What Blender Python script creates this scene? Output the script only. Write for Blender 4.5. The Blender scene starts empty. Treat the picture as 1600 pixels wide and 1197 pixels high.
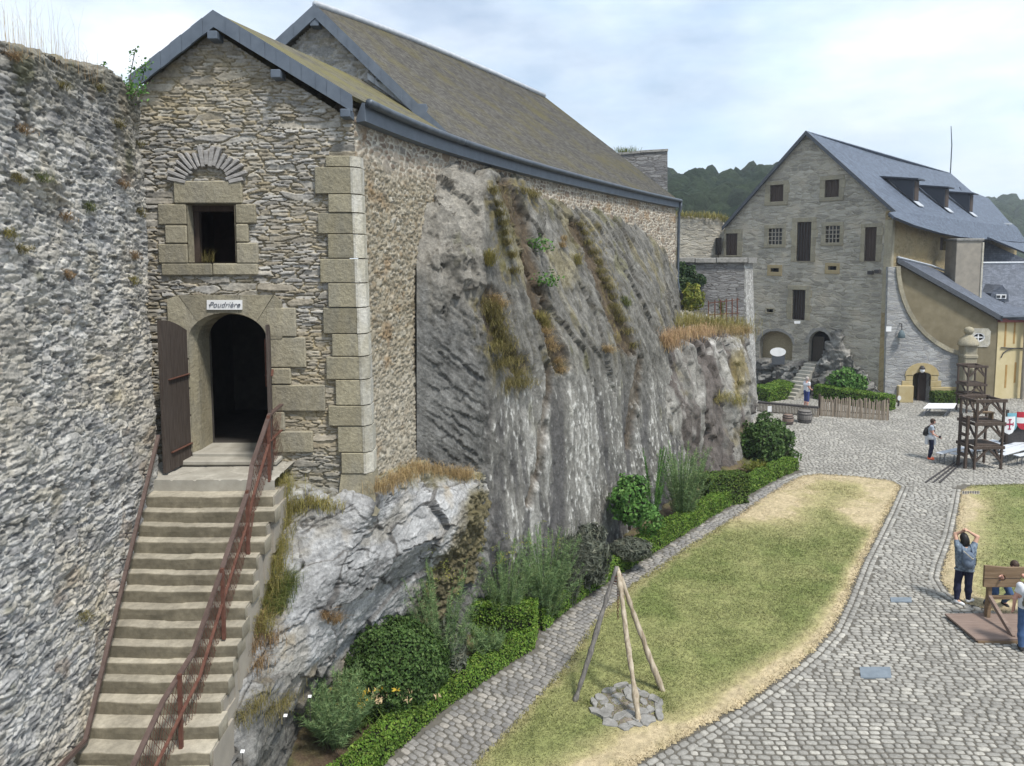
import bpy, bmesh, math, random
import numpy as np
from mathutils import Vector, Matrix
from mathutils.bvhtree import BVHTree
from mathutils.geometry import tessellate_polygon

S = bpy.context.scene
C = S.collection
R = math.radians

# ------------------------------------------------------------------ camera
CAM_Z, FPX, PITCH, CYP = 8.3, 1150.0, R(5.0), 505.5      # photo pixels, 1600 x 1197
cd = bpy.data.cameras.new('camera')
cam = bpy.data.objects.new('camera', cd); C.objects.link(cam)
cam.location = (0, 0, CAM_Z); cam.rotation_euler = (math.pi/2 - PITCH, 0, 0)
cd.sensor_fit = 'HORIZONTAL'; cd.sensor_width = 36.0; cd.lens = 36.0*FPX/1600.0
cd.shift_y = -(598.5 - CYP)/1600.0
cd.clip_start = 0.05; cd.clip_end = 3000
S.camera = cam

# ------------------------------------------------------------------ light
SUN_EL, SUN_AZ = R(60), R(140)      # azimuth measured from +Y towards +X
w = bpy.data.worlds.new('World'); S.world = w; w.use_nodes = True
wt = w.node_tree; wt.nodes.clear()
def wn(t, **k):
    n = wt.nodes.new(t)
    for a, b in k.items(): setattr(n, a, b)
    return n
sky = wn('ShaderNodeTexSky', sky_type='NISHITA', sun_disc=False, sun_elevation=SUN_EL, sun_rotation=SUN_AZ)
sky.air_density = 1.0; sky.dust_density = 1.5
tc = wn('ShaderNodeTexCoord'); mp = wn('ShaderNodeMapping'); mp.inputs['Scale'].default_value = (1.0, 1.0, 2.6)
mp.inputs['Location'].default_value = (0.35, 0.2, 0.1)
nz = wn('ShaderNodeTexNoise'); nz.inputs['Scale'].default_value = 2.3; nz.inputs['Detail'].default_value = 7; nz.inputs['Roughness'].default_value = .56
rp = wn('ShaderNodeValToRGB'); rp.color_ramp.elements[0].position = .34; rp.color_ramp.elements[1].position = .62
rp.color_ramp.elements[0].color = (.3, .3, .3, 1); rp.color_ramp.elements[1].color = (1, 1, 1, 1)
nz2 = wn('ShaderNodeTexNoise'); nz2.inputs['Scale'].default_value = 4.2; nz2.inputs['Detail'].default_value = 6
rp2 = wn('ShaderNodeValToRGB'); rp2.color_ramp.elements[0].color = (5.5, 6.7, 7.9, 1); rp2.color_ramp.elements[1].color = (7.3, 7.75, 8.2, 1)
rp2.color_ramp.elements[0].position = .35; rp2.color_ramp.elements[1].position = .65
skm = wn('ShaderNodeMix', data_type='RGBA', blend_type='MULTIPLY'); skm.inputs[0].default_value = 1.0
skm.inputs[7].default_value = (1.9, 1.9, 1.75, 1)
mx = wn('ShaderNodeMix', data_type='RGBA')
bg = wn('ShaderNodeBackground'); bg.inputs['Strength'].default_value = 0.1
wo = wn('ShaderNodeOutputWorld')
L = wt.links.new
L(tc.outputs['Generated'], mp.inputs['Vector']); L(mp.outputs[0], nz.inputs['Vector']); L(mp.outputs[0], nz2.inputs['Vector'])
L(nz.outputs['Fac'], rp.inputs[0]); L(nz2.outputs['Fac'], rp2.inputs[0])
L(sky.outputs[0], mx.inputs[6]); L(rp2.outputs[0], mx.inputs[7]); L(rp.outputs[0], mx.inputs[0])
L(mx.outputs[2], bg.inputs['Color']); L(bg.outputs[0], wo.inputs['Surface'])

sd = bpy.data.lights.new('sun', 'SUN'); sd.energy = 2.8; sd.angle = R(8); sd.color = (1.0, .95, .87)
so = bpy.data.objects.new('sun', sd); C.objects.link(so)
to_sun = Vector((math.sin(SUN_AZ)*math.cos(SUN_EL), math.cos(SUN_AZ)*math.cos(SUN_EL), math.sin(SUN_EL)))
so.rotation_euler = to_sun.to_track_quat('Z', 'Y').to_euler(); so.location = (20, -20, 40)
vs = S.view_settings
vs.view_transform = 'Standard'; vs.look = 'None'; vs.gamma = 1; vs.use_curve_mapping = False; vs.exposure = 0.68

# ------------------------------------------------------------------ photo geometry helpers
cp, sp_ = math.cos(PITCH), math.sin(PITCH)
def ray(px, py):
    x = (px-800.0)/FPX; y = -(py-CYP)/FPX
    return np.array([x, cp + y*sp_, -sp_ + y*cp])
CAMP = np.array([0, 0, CAM_Z])
def un(px, py, Y):                      # point on the ray at distance Y ahead
    d = ray(px, py); return CAMP + d*(Y/d[1])
def gz(px, py, z=0.0):                  # point on the ray at height z
    d = ray(px, py); return CAMP + d*((z-CAM_Z)/d[2])
def onv(px, py, A, B):                  # point on the vertical plane through plan points A, B
    d = ray(px, py); ax, ay = A[0], A[1]; bx, by = B[0]-A[0], B[1]-A[1]
    n = np.array([-by, bx]); t = (n[0]*ax+n[1]*ay)/(n[0]*d[0]+n[1]*d[1])
    return CAMP + d*t
def proj(P):
    P = np.asarray(P, float) - CAMP
    f = P[..., 1]*cp - P[..., 2]*sp_; u = P[..., 1]*sp_ + P[..., 2]*cp
    return 800 + FPX*P[..., 0]/f, CYP - FPX*u/f, f

# ------------------------------------------------------------------ numpy noise
def _h(ix, iy, iz, seed):
    with np.errstate(over='ignore'):
        h = (ix.astype(np.uint32)*np.uint32(374761393) + iy.astype(np.uint32)*np.uint32(668265263)
             + iz.astype(np.uint32)*np.uint32(2147483647) + np.uint32((seed*974711+12345) & 0xffffffff))
        h = (h ^ (h >> np.uint32(13)))*np.uint32(1274126177)
        h = (h ^ (h >> np.uint32(16)))*np.uint32(2246822519)
        h = h ^ (h >> np.uint32(15))
    return h.astype(np.float64)/4294967295.0
def vn(P, seed=0):                      # value noise -1..1
    P = np.asarray(P, float); i = np.floor(P).astype(np.int64); f = P-i
    f = f*f*f*(f*(f*6-15)+10); r = 0
    for a in (0, 1):
        for b in (0, 1):
            for c in (0, 1):
                wgt = (f[..., 0] if a else 1-f[..., 0])*(f[..., 1] if b else 1-f[..., 1])*(f[..., 2] if c else 1-f[..., 2])
                r = r + wgt*_h(i[..., 0]+a, i[..., 1]+b, i[..., 2]+c, seed)
    return r*2-1
def fbm(P, sc, oct=4, seed=0, gain=.5):
    P = np.asarray(P, float)*np.asarray(sc, float); a = 1.0; r = 0; t = 0
    for o in range(oct):
        r = r + a*vn(P + o*17.3, seed+o*7); t += a; a *= gain; P = P*2.03
    return r/t
def ss(a, b, x):
    t = np.clip((x-a)/(b-a), 0, 1); return t*t*(3-2*t)
def lerp3(a, b, t):
    return np.asarray(a)*(1-t[..., None]) + np.asarray(b)*t[..., None]
def vor(U, V, su, sv, seed, p=3.0, jit=.42):
    x = U/su; y = V/sv; iy0 = np.floor(y).astype(np.int64)
    F1 = np.full(U.shape, 9.0); F2 = F1.copy(); rid = np.zeros(U.shape); dx1 = np.zeros(U.shape); dy1 = np.zeros(U.shape)
    for b in (-1, 0, 1):
        iy = iy0+b; off = _h(iy, iy*0+3, iy*0, seed)
        xr = x+off; ix0 = np.floor(xr).astype(np.int64)
        for a in (-1, 0, 1):
            ix = ix0+a
            cx = ix+.5+jit*2*(_h(ix, iy, iy*0+1, seed)-.5); cy = iy+.5+jit*1.6*(_h(ix, iy, iy*0+2, seed)-.5)
            dx = xr-cx; dy = y-cy; d = (np.abs(dx)**p+np.abs(dy)**p)**(1/p)
            m = d < F1
            F2 = np.where(m, F1, np.minimum(F2, d))
            rid = np.where(m, _h(ix, iy, iy*0+5, seed), rid); dx1 = np.where(m, dx, dx1); dy1 = np.where(m, dy, dy1)
            F1 = np.where(m, d, F1)
    return F1, F2, rid, dx1, dy1
def pip(X, Y, poly):                    # point in polygon
    X = np.asarray(X); ins = np.zeros(X.shape, bool); n = len(poly)
    for i in range(n):
        x1, y1 = poly[i][0], poly[i][1]; x2, y2 = poly[(i+1) % n][0], poly[(i+1) % n][1]
        c = ((y1 > Y) != (y2 > Y)); xx = (x2-x1)*(Y-y1)/((y2-y1) if y2 != y1 else 1e-9)+x1
        ins ^= c & (X < xx)
    return ins
def dseg(X, Y, poly, closed=False):     # distance to a polyline
    D = np.full(np.shape(X), 1e9); n = len(poly)
    for i in range(n if closed else n-1):
        x1, y1 = poly[i][0], poly[i][1]; x2, y2 = poly[(i+1) % n][0], poly[(i+1) % n][1]
        l2 = (x2-x1)**2+(y2-y1)**2+1e-9
        t = np.clip(((X-x1)*(x2-x1)+(Y-y1)*(y2-y1))/l2, 0, 1)
        D = np.minimum(D, np.hypot(X-x1-t*(x2-x1), Y-y1-t*(y2-y1)))
    return D

# ------------------------------------------------------------------ object helpers
def tag(o, label=None, cat=None, group=None, kind=None):
    if label: o['label'] = label
    if cat: o['category'] = cat
    if group: o['group'] = group
    if kind: o['kind'] = kind
    return o
def thing(name, label, cat, loc=(0, 0, 0), rotz=0.0, group=None):
    o = bpy.data.objects.new(name, None); C.objects.link(o); o.empty_display_size = .3
    o.location = tuple(float(v) for v in loc); o.rotation_euler = (0, 0, rotz)
    return tag(o, label, cat, group)
def world_loc(o):
    v = Vector((0, 0, 0))
    while o is not None:
        v = v + o.location; o = o.parent
    return v
def link(name, me, mat=None, parent=None, local=False):
    o = bpy.data.objects.new(name, me); C.objects.link(o)
    if mat is not None:
        for m in (mat if isinstance(mat, (list, tuple)) else [mat]): me.materials.append(m)
    if parent is not None:
        o.parent = parent
        if not local:
            lo = world_loc(parent)
            me.transform(Matrix.Translation(-lo))
    return o
def mk(name, V, F, mat=None, parent=None, col=None, uv=None, smooth=True, local=False, origin=None):
    V = np.asarray(V, np.float32).reshape(-1, 3); me = bpy.data.meshes.new(name)
    if origin is not None: V = V-np.asarray(origin, np.float32)
    F = np.asarray(F, np.int32); k = F.shape[1]
    me.vertices.add(len(V)); me.vertices.foreach_set('co', V.ravel())
    me.loops.add(F.size); me.loops.foreach_set('vertex_index', F.ravel())
    me.polygons.add(len(F)); me.polygons.foreach_set('loop_start', np.arange(0, F.size, k, dtype=np.int32))
    me.polygons.foreach_set('loop_total', np.full(len(F), k, np.int32))
    if col is not None:
        a = me.color_attributes.new('Col', 'FLOAT_COLOR', 'POINT')
        cc = np.ones((len(V), 4), np.float32); cc[:, :3] = np.clip(col, 0.004, .95); a.data.foreach_set('color', cc.ravel())
    if uv is not None:
        ul = me.uv_layers.new(name='UVMap'); ul.data.foreach_set('uv', np.asarray(uv, np.float32)[F.ravel()].ravel())
    me.update(calc_edges=True)
    me.polygons.foreach_set('use_smooth', np.full(len(F), smooth, bool))
    o = link(name, me, mat, parent, local)
    if origin is not None: o.location = tuple(float(v) for v in origin)
    return o
def grid_faces(nv, nu, keep=None):
    i = np.arange(nv*nu).reshape(nv, nu)
    F = np.stack([i[:-1, :-1], i[:-1, 1:], i[1:, 1:], i[1:, :-1]], -1)
    if keep is not None:
        k = keep[:-1, :-1] & keep[:-1, 1:] & keep[1:, 1:] & keep[1:, :-1]; return F[k]
    return F.reshape(-1, 4)
def compact(V, F, *att):
    u = np.unique(F); m = np.full(len(V), -1, np.int64); m[u] = np.arange(len(u))
    return (V[u], m[F]) + tuple(None if a is None else a[u] for a in att)
def gnormals(P):
    du = np.gradient(P, axis=1); dv = np.gradient(P, axis=0); n = np.cross(du, dv)
    return n/(np.linalg.norm(n, axis=-1, keepdims=True)+1e-9)
def linear(ctrl, ts, axis):
    n = ctrl.shape[axis]; c = np.moveaxis(ctrl, axis, 0); i = np.clip(np.floor(ts).astype(int), 0, n-2); f = (ts-i).reshape((-1,)+(1,)*(c.ndim-1))
    return np.moveaxis(c[i]*(1-f)+c[i+1]*f, 0, axis)
def catmull(ctrl, ts, axis):            # ctrl along axis, ts in [0, n-1]
    n = ctrl.shape[axis]; c = np.moveaxis(ctrl, axis, 0)
    i = np.clip(np.floor(ts).astype(int), 0, n-2); f = (ts-i)
    g = lambda k: c[np.clip(i+k, 0, n-1)]
    p0, p1, p2, p3 = g(-1), g(0), g(1), g(2)
    f = f.reshape((-1,)+(1,)*(c.ndim-1))
    tn = .7
    m1 = tn*.5*(p2-p0); m2 = tn*.5*(p3-p1)
    r = (2*f**3-3*f**2+1)*p1+(f**3-2*f**2+f)*m1+(-2*f**3+3*f**2)*p2+(f**3-f**2)*m2
    return np.moveaxis(r, 0, axis)
def patch(ctrl, nu, nv, fac=False):                # rows x cols x 3 -> nv x nu x 3, spaced by length
    ctrl = np.asarray(ctrl, float)
    def par(n, ax):
        d = np.linalg.norm(np.diff(ctrl, axis=ax), axis=-1); d = d.mean(axis=0 if ax == 1 else 1)
        s = np.concatenate([[0], np.cumsum(d)]); return np.interp(np.linspace(0, s[-1], n), s, np.arange(len(s)))
    g = linear if fac else catmull
    return g(g(ctrl, par(nv, 0), 0), par(nu, 1), 1)

class MB:                               # collects boxes, bars, tubes and prisms into one mesh
    def __init__(s): s.bm = bmesh.new()
    def box(s, c, size, rot=None, bev=0.0, seg=1):
        m = Matrix.Translation(Vector([float(x) for x in c]))
        if rot is not None: m = m @ (rot if isinstance(rot, Matrix) else Matrix.Rotation(rot, 4, 'Z'))
        m = m @ Matrix.Diagonal((*[float(x) for x in size], 1))
        r = bmesh.ops.create_cube(s.bm, size=1, matrix=m)
        if bev > 0:
            es = list({e for v in r['verts'] for e in v.link_edges})
            bmesh.ops.bevel(s.bm, geom=es, offset=bev, segments=seg, affect='EDGES', clamp_overlap=True)
        return s
    def hull8(s, bot, top):             # two loops of equal length -> closed solid
        n = len(bot); a = [s.bm.verts.new([float(x) for x in p]) for p in bot]; b = [s.bm.verts.new([float(x) for x in p]) for p in top]
        for i in range(n): s.bm.faces.new((a[i], a[(i+1) % n], b[(i+1) % n], b[i]))
        s.bm.faces.new(a[::-1]); s.bm.faces.new(b); return s
    def prism(s, poly, ext):
        e = np.asarray(ext, float); return s.hull8([np.asarray(p, float) for p in poly], [np.asarray(p, float)+e for p in poly])
    def tube(s, pts, rad, n=8, cap=True):
        pts = [Vector([float(x) for x in p]) for p in pts]; k = len(pts)
        rad = [rad]*k if np.isscalar(rad) else list(rad); rings = []
        t0 = (pts[1]-pts[0]).normalized(); ref = Vector((0, 0, 1)) if abs(t0.z) < .9 else Vector((1, 0, 0))
        u = t0.cross(ref).normalized()
        for i, p in enumerate(pts):
            t = (pts[min(i+1, k-1)]-pts[max(i-1, 0)]).normalized()
            u = (u-t*u.dot(t)).normalized(); v = t.cross(u)
            rings.append([s.bm.verts.new(p+(u*math.cos(2*math.pi*j/n)+v*math.sin(2*math.pi*j/n))*rad[i]) for j in range(n)])
        for a, b in zip(rings, rings[1:]):
            for j in range(n): s.bm.faces.new((a[j], a[(j+1) % n], b[(j+1) % n], b[j]))
        if cap: s.bm.faces.new(rings[0][::-1]); s.bm.faces.new(rings[-1])
        return s
    def bar(s, a, b, wx, wy, up=(0, 0, 1), bev=0.0):
        a = Vector([float(x) for x in a]); b = Vector([float(x) for x in b]); d = b-a; l = d.length; d.normalize()
        up = Vector(up)
        if abs(d.dot(up)) > .98: up = Vector((0, 1, 0))
        x = d.cross(up).normalized(); y = x.cross(d)
        m = Matrix((x, y, d)).transposed().to_4x4(); m.translation = (a+b)/2
        return s.box((0, 0, 0), (1, 1, 1), m @ Matrix.Diagonal((wx, wy, l, 1)), bev)
    def lathe(s, prof, c=(0, 0, 0), n=16):
        rings = []
        for r, z in prof:
            rings.append([s.bm.verts.new((c[0]+r*math.cos(2*math.pi*j/n), c[1]+r*math.sin(2*math.pi*j/n), c[2]+z)) for j in range(n)])
        for a, b in zip(rings, rings[1:]):
            for j in range(n): s.bm.faces.new((a[j], a[(j+1) % n], b[(j+1) % n], b[j]))
        s.bm.faces.new(rings[0][::-1]); s.bm.faces.new(rings[-1]); return s
    def poly(s, pts):
        s.bm.faces.new([s.bm.verts.new([float(x) for x in p]) for p in pts]); return s
    def build(s, name, mat, parent=None, smooth=False, local=False, origin=None):
        bmesh.ops.recalc_face_normals(s.bm, faces=s.bm.faces[:])
        if origin is not None: bmesh.ops.translate(s.bm, verts=s.bm.verts[:], vec=-Vector([float(x) for x in origin]))
        me = bpy.data.meshes.new(name); s.bm.to_mesh(me); s.bm.free()
        for p in me.polygons: p.use_smooth = smooth
        o = link(name, me, mat, parent, local)
        if origin is not None: o.location = tuple(float(v) for v in origin)
        return o
def dup(root, loc, rotz=None, label=None, group=None):
    r = root.copy(); C.objects.link(r); r.location = tuple(float(v) for v in loc)
    if rotz is not None: r.rotation_euler = (0, 0, rotz)
    if label: r['label'] = label
    if group: r['group'] = group
    for ch in list(root.children):
        c = ch.copy(); C.objects.link(c); c.parent = r
        for g in list(ch.children):
            d = g.copy(); C.objects.link(d); d.parent = c
    return r

# ------------------------------------------------------------------ materials
def newmat(name, rough=.85, spec=.25):
    m = bpy.data.materials.new(name); m.use_nodes = True; t = m.node_tree; b = t.nodes['Principled BSDF']
    b.inputs['Roughness'].default_value = rough; b.inputs['Specular IOR Level'].default_value = spec
    return m, t, b
def nd(t, typ, ins=None, **k):
    n = t.nodes.new(typ)
    for a, v in k.items(): setattr(n, a, v)
    for a, v in (ins or {}).items():
        if hasattr(v, 'bl_idname') or isinstance(v, bpy.types.NodeSocket): t.links.new(v, n.inputs[a])
        else: n.inputs[a].default_value = v
    return n
def ramp(t, fac, stops):
    n = t.nodes.new('ShaderNodeValToRGB'); t.links.new(fac, n.inputs[0]); e = n.color_ramp.elements
    while len(e) < len(stops): e.new(.5)
    for el, (p, c) in zip(e, stops):
        el.position = p; el.color = (c, c, c, 1) if np.isscalar(c) else (*c, 1)
    return n.outputs[0]
def mixc(t, fac, a, b, mode='MIX'):
    n = t.nodes.new('ShaderNodeMix'); n.data_type = 'RGBA'; n.blend_type = mode
    for i, v in ((0, fac), (6, a), (7, b)):
        if isinstance(v, bpy.types.NodeSocket): t.links.new(v, n.inputs[i])
        elif i == 0: n.inputs[0].default_value = v
        else: n.inputs[i].default_value = (*v, 1)
    return n.outputs[2]
def coords(t, kind='Object', scale=(1, 1, 1), loc=(0, 0, 0), rot=(0, 0, 0)):
    c = t.nodes.new('ShaderNodeTexCoord') if kind != 'World' else t.nodes.new('ShaderNodeNewGeometry')
    out = c.outputs['Position'] if kind == 'World' else c.outputs[kind]
    return nd(t, 'ShaderNodeMapping', {'Vector': out, 'Scale': scale, 'Location': loc, 'Rotation': rot}).outputs[0]
def noise(t, vec, scale, detail=4, rough=.55):
    return nd(t, 'ShaderNodeTexNoise', {'Vector': vec, 'Scale': scale, 'Detail': detail, 'Roughness': rough}).outputs['Fac']
def bump(t, b, h, strength=.5, dist=.02, normal=None):
    n = nd(t, 'ShaderNodeBump', {'Height': h, 'Strength': strength, 'Distance': dist})
    if normal is not None: t.links.new(normal, n.inputs['Normal'])
    t.links.new(n.outputs[0], b.inputs['Normal']); return n.outputs[0]
def m_vcol(name, nsc=30, namt=.35, bs=.5, bd=.012, rough=.9, aniso=(1, 1, 1)):
    m, t, b = newmat(name, rough, .2)
    a = nd(t, 'ShaderNodeVertexColor', layer_name='Col').outputs[0]
    v = coords(t, 'Object', aniso); n1 = noise(t, v, nsc, 5, .65); n2 = noise(t, v, nsc*.16, 3)
    k = ramp(t, n1, [(.25, 1-namt), (.75, 1+namt)]); k2 = ramp(t, n2, [(.3, 1-namt*.6), (.7, 1+namt*.6)])
    c = mixc(t, 1.0, mixc(t, 1.0, a, k, 'MULTIPLY'), k2, 'MULTIPLY')
    t.links.new(c, b.inputs['Base Color']); bump(t, b, n1, bs, bd); return m
def m_plain(name, col, rough=.7, var=.2, sc=8, metal=0, bs=.2, bd=.004, aniso=(1, 1, 1), spec=.3, col2=None):
    m, t, b = newmat(name, rough, spec); b.inputs['Metallic'].default_value = metal
    v = coords(t, 'Object', aniso); n1 = noise(t, v, sc, 5, .6)
    c2 = col2 if col2 is not None else tuple(min(1, x*(1+var)) for x in col)
    c1 = col if col2 is not None else tuple(x*(1-var) for x in col)
    t.links.new(ramp(t, n1, [(.3, c1), (.7, c2)]), b.inputs['Base Color'])
    if bs: bump(t, b, n1, bs, bd)
    return m
def m_leaf(name, c1, c2, c3=None, rough=.6, trans=.25):
    m, t, b = newmat(name, rough, .25)
    g = t.nodes.new('ShaderNodeNewGeometry').outputs['Random Per Island']
    oi = coords(t, 'Object'); n1 = noise(t, oi, 3.0, 2)
    st = [(0, c1), (.75, c2)] + ([(1.0, c3)] if c3 else [])
    c = mixc(t, .8, ramp(t, g, st), ramp(t, n1, [(.3, .65), (.7, 1.35)]), 'MULTIPLY')
    t.links.new(c, b.inputs['Base Color'])
    b.inputs['Subsurface Weight'].default_value = 0
    tr = nd(t, 'ShaderNodeBsdfTranslucent', {'Color': c}); ms = nd(t, 'ShaderNodeMixShader', {0: trans, 1: b.outputs[0], 2: tr.outputs[0]})
    t.links.new(ms.outputs[0], t.nodes['Material Output'].inputs['Surface']); return m
def m_stone(name, stone1, stone2, mortar, sx=.45, sy=.14, mort=.06, bs=.7, bd=.04, kind='UV', stain=None, stain_pos=(.5, .62)):
    # masonry by a stretched Voronoi in metres (UV = metres on the wall)
    m, t, b = newmat(name, .92, .15)
    base = coords(t, kind)
    wv = nd(t, 'ShaderNodeTexNoise', {'Vector': base, 'Scale': 2.2, 'Detail': 3}).outputs['Color']
    off = nd(t, 'ShaderNodeVectorMath', {0: wv, 1: (.5, .5, .5)}, operation='SUBTRACT').outputs[0]
    offs = nd(t, 'ShaderNodeVectorMath', {0: off, 'Scale': .22}, operation='SCALE').outputs[0]
    pos = nd(t, 'ShaderNodeVectorMath', {0: base, 1: offs}, operation='ADD').outputs[0]
    mpv = nd(t, 'ShaderNodeMapping', {'Vector': pos, 'Scale': (1/sx, 1/sy, 1/sx)}).outputs[0]
    ve = nd(t, 'ShaderNodeTexVoronoi', {'Vector': mpv, 'Scale': 1.0, 'Randomness': .85}, feature='DISTANCE_TO_EDGE').outputs['Distance']
    vc = nd(t, 'ShaderNodeTexVoronoi', {'Vector': mpv, 'Scale': 1.0, 'Randomness': .85}, feature='F1').outputs['Color']
    sep = nd(t, 'ShaderNodeSeparateColor', {0: vc})
    f = ramp(t, ve, [(0.0, 0.0), (mort*2.2, 1.0)])
    fine = noise(t, nd(t, 'ShaderNodeMapping', {'Vector': base, 'Scale': (1, 2.2, 1)}).outputs[0], 14, 6, .7)
    c = ramp(t, sep.outputs[0], [(.1, stone1), (.9, stone2)])
    c = mixc(t, f, mortar, c)
    c = mixc(t, 1.0, c, ramp(t, fine, [(.28, .62), (.72, 1.38)]), 'MULTIPLY')
    big = noise(t, base, .55, 4)
    if stain is not None: c = mixc(t, ramp(t, big, [(stain_pos[0], 0), (stain_pos[1], .75)]), c, stain)
    c = mixc(t, 1.0, c, ramp(t, big, [(.3, .85), (.7, 1.15)]), 'MULTIPLY')
    t.links.new(c, b.inputs['Base Color'])
    h = nd(t, 'ShaderNodeMath', {0: f, 1: sep.outputs[1]}, operation='MULTIPLY').outputs[0]
    h2 = nd(t, 'ShaderNodeMath', {0: h, 1: fine}, operation='ADD').outputs[0]
    bump(t, b, h2, bs, bd); return m
def m_slate(name, c1, c2, moss=None, row=.13, wid=.2, moss_pos=(.45, .65), rough=.75, bs=.6):
    m, t, b = newmat(name, rough, .3)
    uv = coords(t, 'UV')
    br = nd(t, 'ShaderNodeTexBrick', {'Vector': uv, 'Color1': (0, 0, 0, 1), 'Color2': (1, 1, 1, 1), 'Mortar': (0.5, .5, .5, 1), 'Scale': 1.0,
            'Mortar Size': .006, 'Mortar Smooth': .3, 'Bias': 0.0, 'Brick Width': wid, 'Row Height': row})
    v = nd(t, 'ShaderNodeSeparateXYZ', {0: uv}).outputs[1]
    saw = nd(t, 'ShaderNodeMath', {0: v, 1: 1/row}, operation='MULTIPLY').outputs[0]
    saw = nd(t, 'ShaderNodeMath', {0: saw}, operation='FRACT').outputs[0]
    saw = nd(t, 'ShaderNodeMath', {0: 1.0, 1: saw}, operation='SUBTRACT').outputs[0]
    n1 = noise(t, uv, 9, 5, .7); n2 = noise(t, uv, .6, 5, .6)
    c = mixc(t, br.outputs['Color'], tuple(x*.8 for x in c1), tuple(x*1.15 for x in c2)); wn_ = nd(t, 'ShaderNodeTexNoise', {'Vector': nd(t, 'ShaderNodeMapping', {'Vector': uv, 'Scale': (5, 1.2, 1)}).outputs[0], 'Scale': 1.0, 'Detail': 6, 'Roughness': .7}).outputs['Fac']
    c = mixc(t, 1.0, c, ramp(t, wn_, [(.3, .72), (.7, 1.3)]), 'MULTIPLY'); spk = noise(t, uv, 26, 2, .5); c = mixc(t, ramp(t, spk, [(.68, 0), (.74, .5)]), c, tuple(min(1, x*2.6) for x in c2))
    c = mixc(t, ramp(t, br.outputs['Fac'], [(0, 0), (1, .8)]), c, tuple(x*.3 for x in c1))
    c = mixc(t, 1.0, c, ramp(t, n1, [(.3, .75), (.7, 1.25)]), 'MULTIPLY')
    if moss is not None:
        mm = nd(t, 'ShaderNodeMath', {0: n2, 1: nd(t, 'ShaderNodeMath', {0: n1, 1: .25}, operation='MULTIPLY').outputs[0]}, operation='ADD').outputs[0]
        c = mixc(t, ramp(t, mm, [(moss_pos[0], 0), (moss_pos[1], .9)]), c, mixc(t, n1, tuple(x*.6 for x in moss), tuple(x*1.3 for x in moss)))
    t.links.new(c, b.inputs['Base Color'])
    hh = nd(t, 'ShaderNodeMath', {0: saw, 1: nd(t, 'ShaderNodeMath', {0: br.outputs['Fac'], 1: -1.0}, operation='MULTIPLY').outputs[0]}, operation='ADD').outputs[0]
    hh = nd(t, 'ShaderNodeMath', {0: hh, 1: n1}, operation='ADD').outputs[0]
    bump(t, b, hh, bs, .012); return m
def m_wood(name, c1, c2, axis=2, sc=6, rough=.8):
    a = [9, 9, 9]; a[axis] = .7
    return m_plain(name, c1, rough, sc=sc, aniso=tuple(a), col2=c2, bs=.35, bd=.006)

M = {}
M['vstone'] = m_vcol('wall_stone', 26, .3, .6, .012)
M['vrock'] = m_vcol('rock', 18, .4, .8, .03)
def m_ashlar(name, c1, c2, grey, rough=.92):
    m, t, b = newmat(name, rough, .15); v = coords(t, 'Object'); n1 = noise(t, v, 2.2, 6, .65); n2 = noise(t, v, 17, 5, .7); n3 = noise(t, coords(t, 'Object', (1, 1, .35), (3, 1, 2)), 3.1, 5, .6)
    r = t.nodes.new('ShaderNodeNewGeometry').outputs['Random Per Island']
    c = ramp(t, n1, [(.32, c1), (.68, c2)]); c = mixc(t, ramp(t, n3, [(.45, 0), (.66, .75)]), c, grey)
    c = mixc(t, 1.0, c, ramp(t, r, [(0, .8), (1, 1.14)]), 'MULTIPLY'); c = mixc(t, 1.0, c, ramp(t, n2, [(.28, .74), (.7, 1.2)]), 'MULTIPLY')
    t.links.new(c, b.inputs['Base Color']); h_ = nd(t, 'ShaderNodeMath', {0: n1, 1: n2}, operation='ADD').outputs[0]; bump(t, b, h_, .7, .03); return m
M['dressed'] = m_ashlar('dressed_sandstone', (.26, .235, .17), (.35, .32, .24), (.25, .235, .195))
M['dressed2'] = m_plain('yellow_sandstone', (.37, .29, .14), .9, sc=3, col2=(.44, .37, .22), bs=.3, bd=.01)
M['quoin'] = m_ashlar('quoin_sandstone', (.255, .23, .16), (.34, .31, .225), (.24, .228, .185))
M['lichen'] = m_ashlar('lichened_stone', (.36, .335, .265), (.48, .46, .39), (.54, .53, .49))
M['archstone'] = m_plain('slate_voussoir', (.22, .21, .2), .85, sc=9, col2=(.40, .39, .38), bs=.5, bd=.01, aniso=(1, 1, 3))
M['slate_board'] = m_plain('slate_board', (.075, .095, .125), .55, sc=4, col2=(.11, .135, .17), bs=.15, bd=.004, spec=.5)
M['slate_dark'] = m_plain('dark_slate', (.05, .055, .065), .6, sc=6, col2=(.075, .085, .1), bs=.2, spec=.4)
M['zinc'] = m_plain('weathered_zinc', (.07, .085, .105), .5, sc=5, col2=(.12, .14, .165), metal=.5, bs=.05)
M['lead'] = m_plain('lead_flashing', (.35, .38, .42), .5, sc=6, col2=(.5, .53, .57), bs=.1)
M['roof_moss'] = m_slate('mossy_slate_roof', (.085, .078, .062), (.13, .12, .09), (.15, .135, .05), .1, .17, (.5, .7))
M['roof_hall'] = m_slate('brown_slate_roof', (.074, .069, .060), (.104, .098, .085), (.115, .10, .045), .115, .19, (.6, .82))
M['roof_blue'] = m_slate('blue_slate_roof', (.082, .102, .142), (.10, .124, .165), None, .16, .25, bs=.25, rough=.6)
M['roof_blue2'] = m_slate('grey_slate_roof', (.082, .096, .125), (.105, .12, .152), None, .16, .25, bs=.25, rough=.6)
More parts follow.
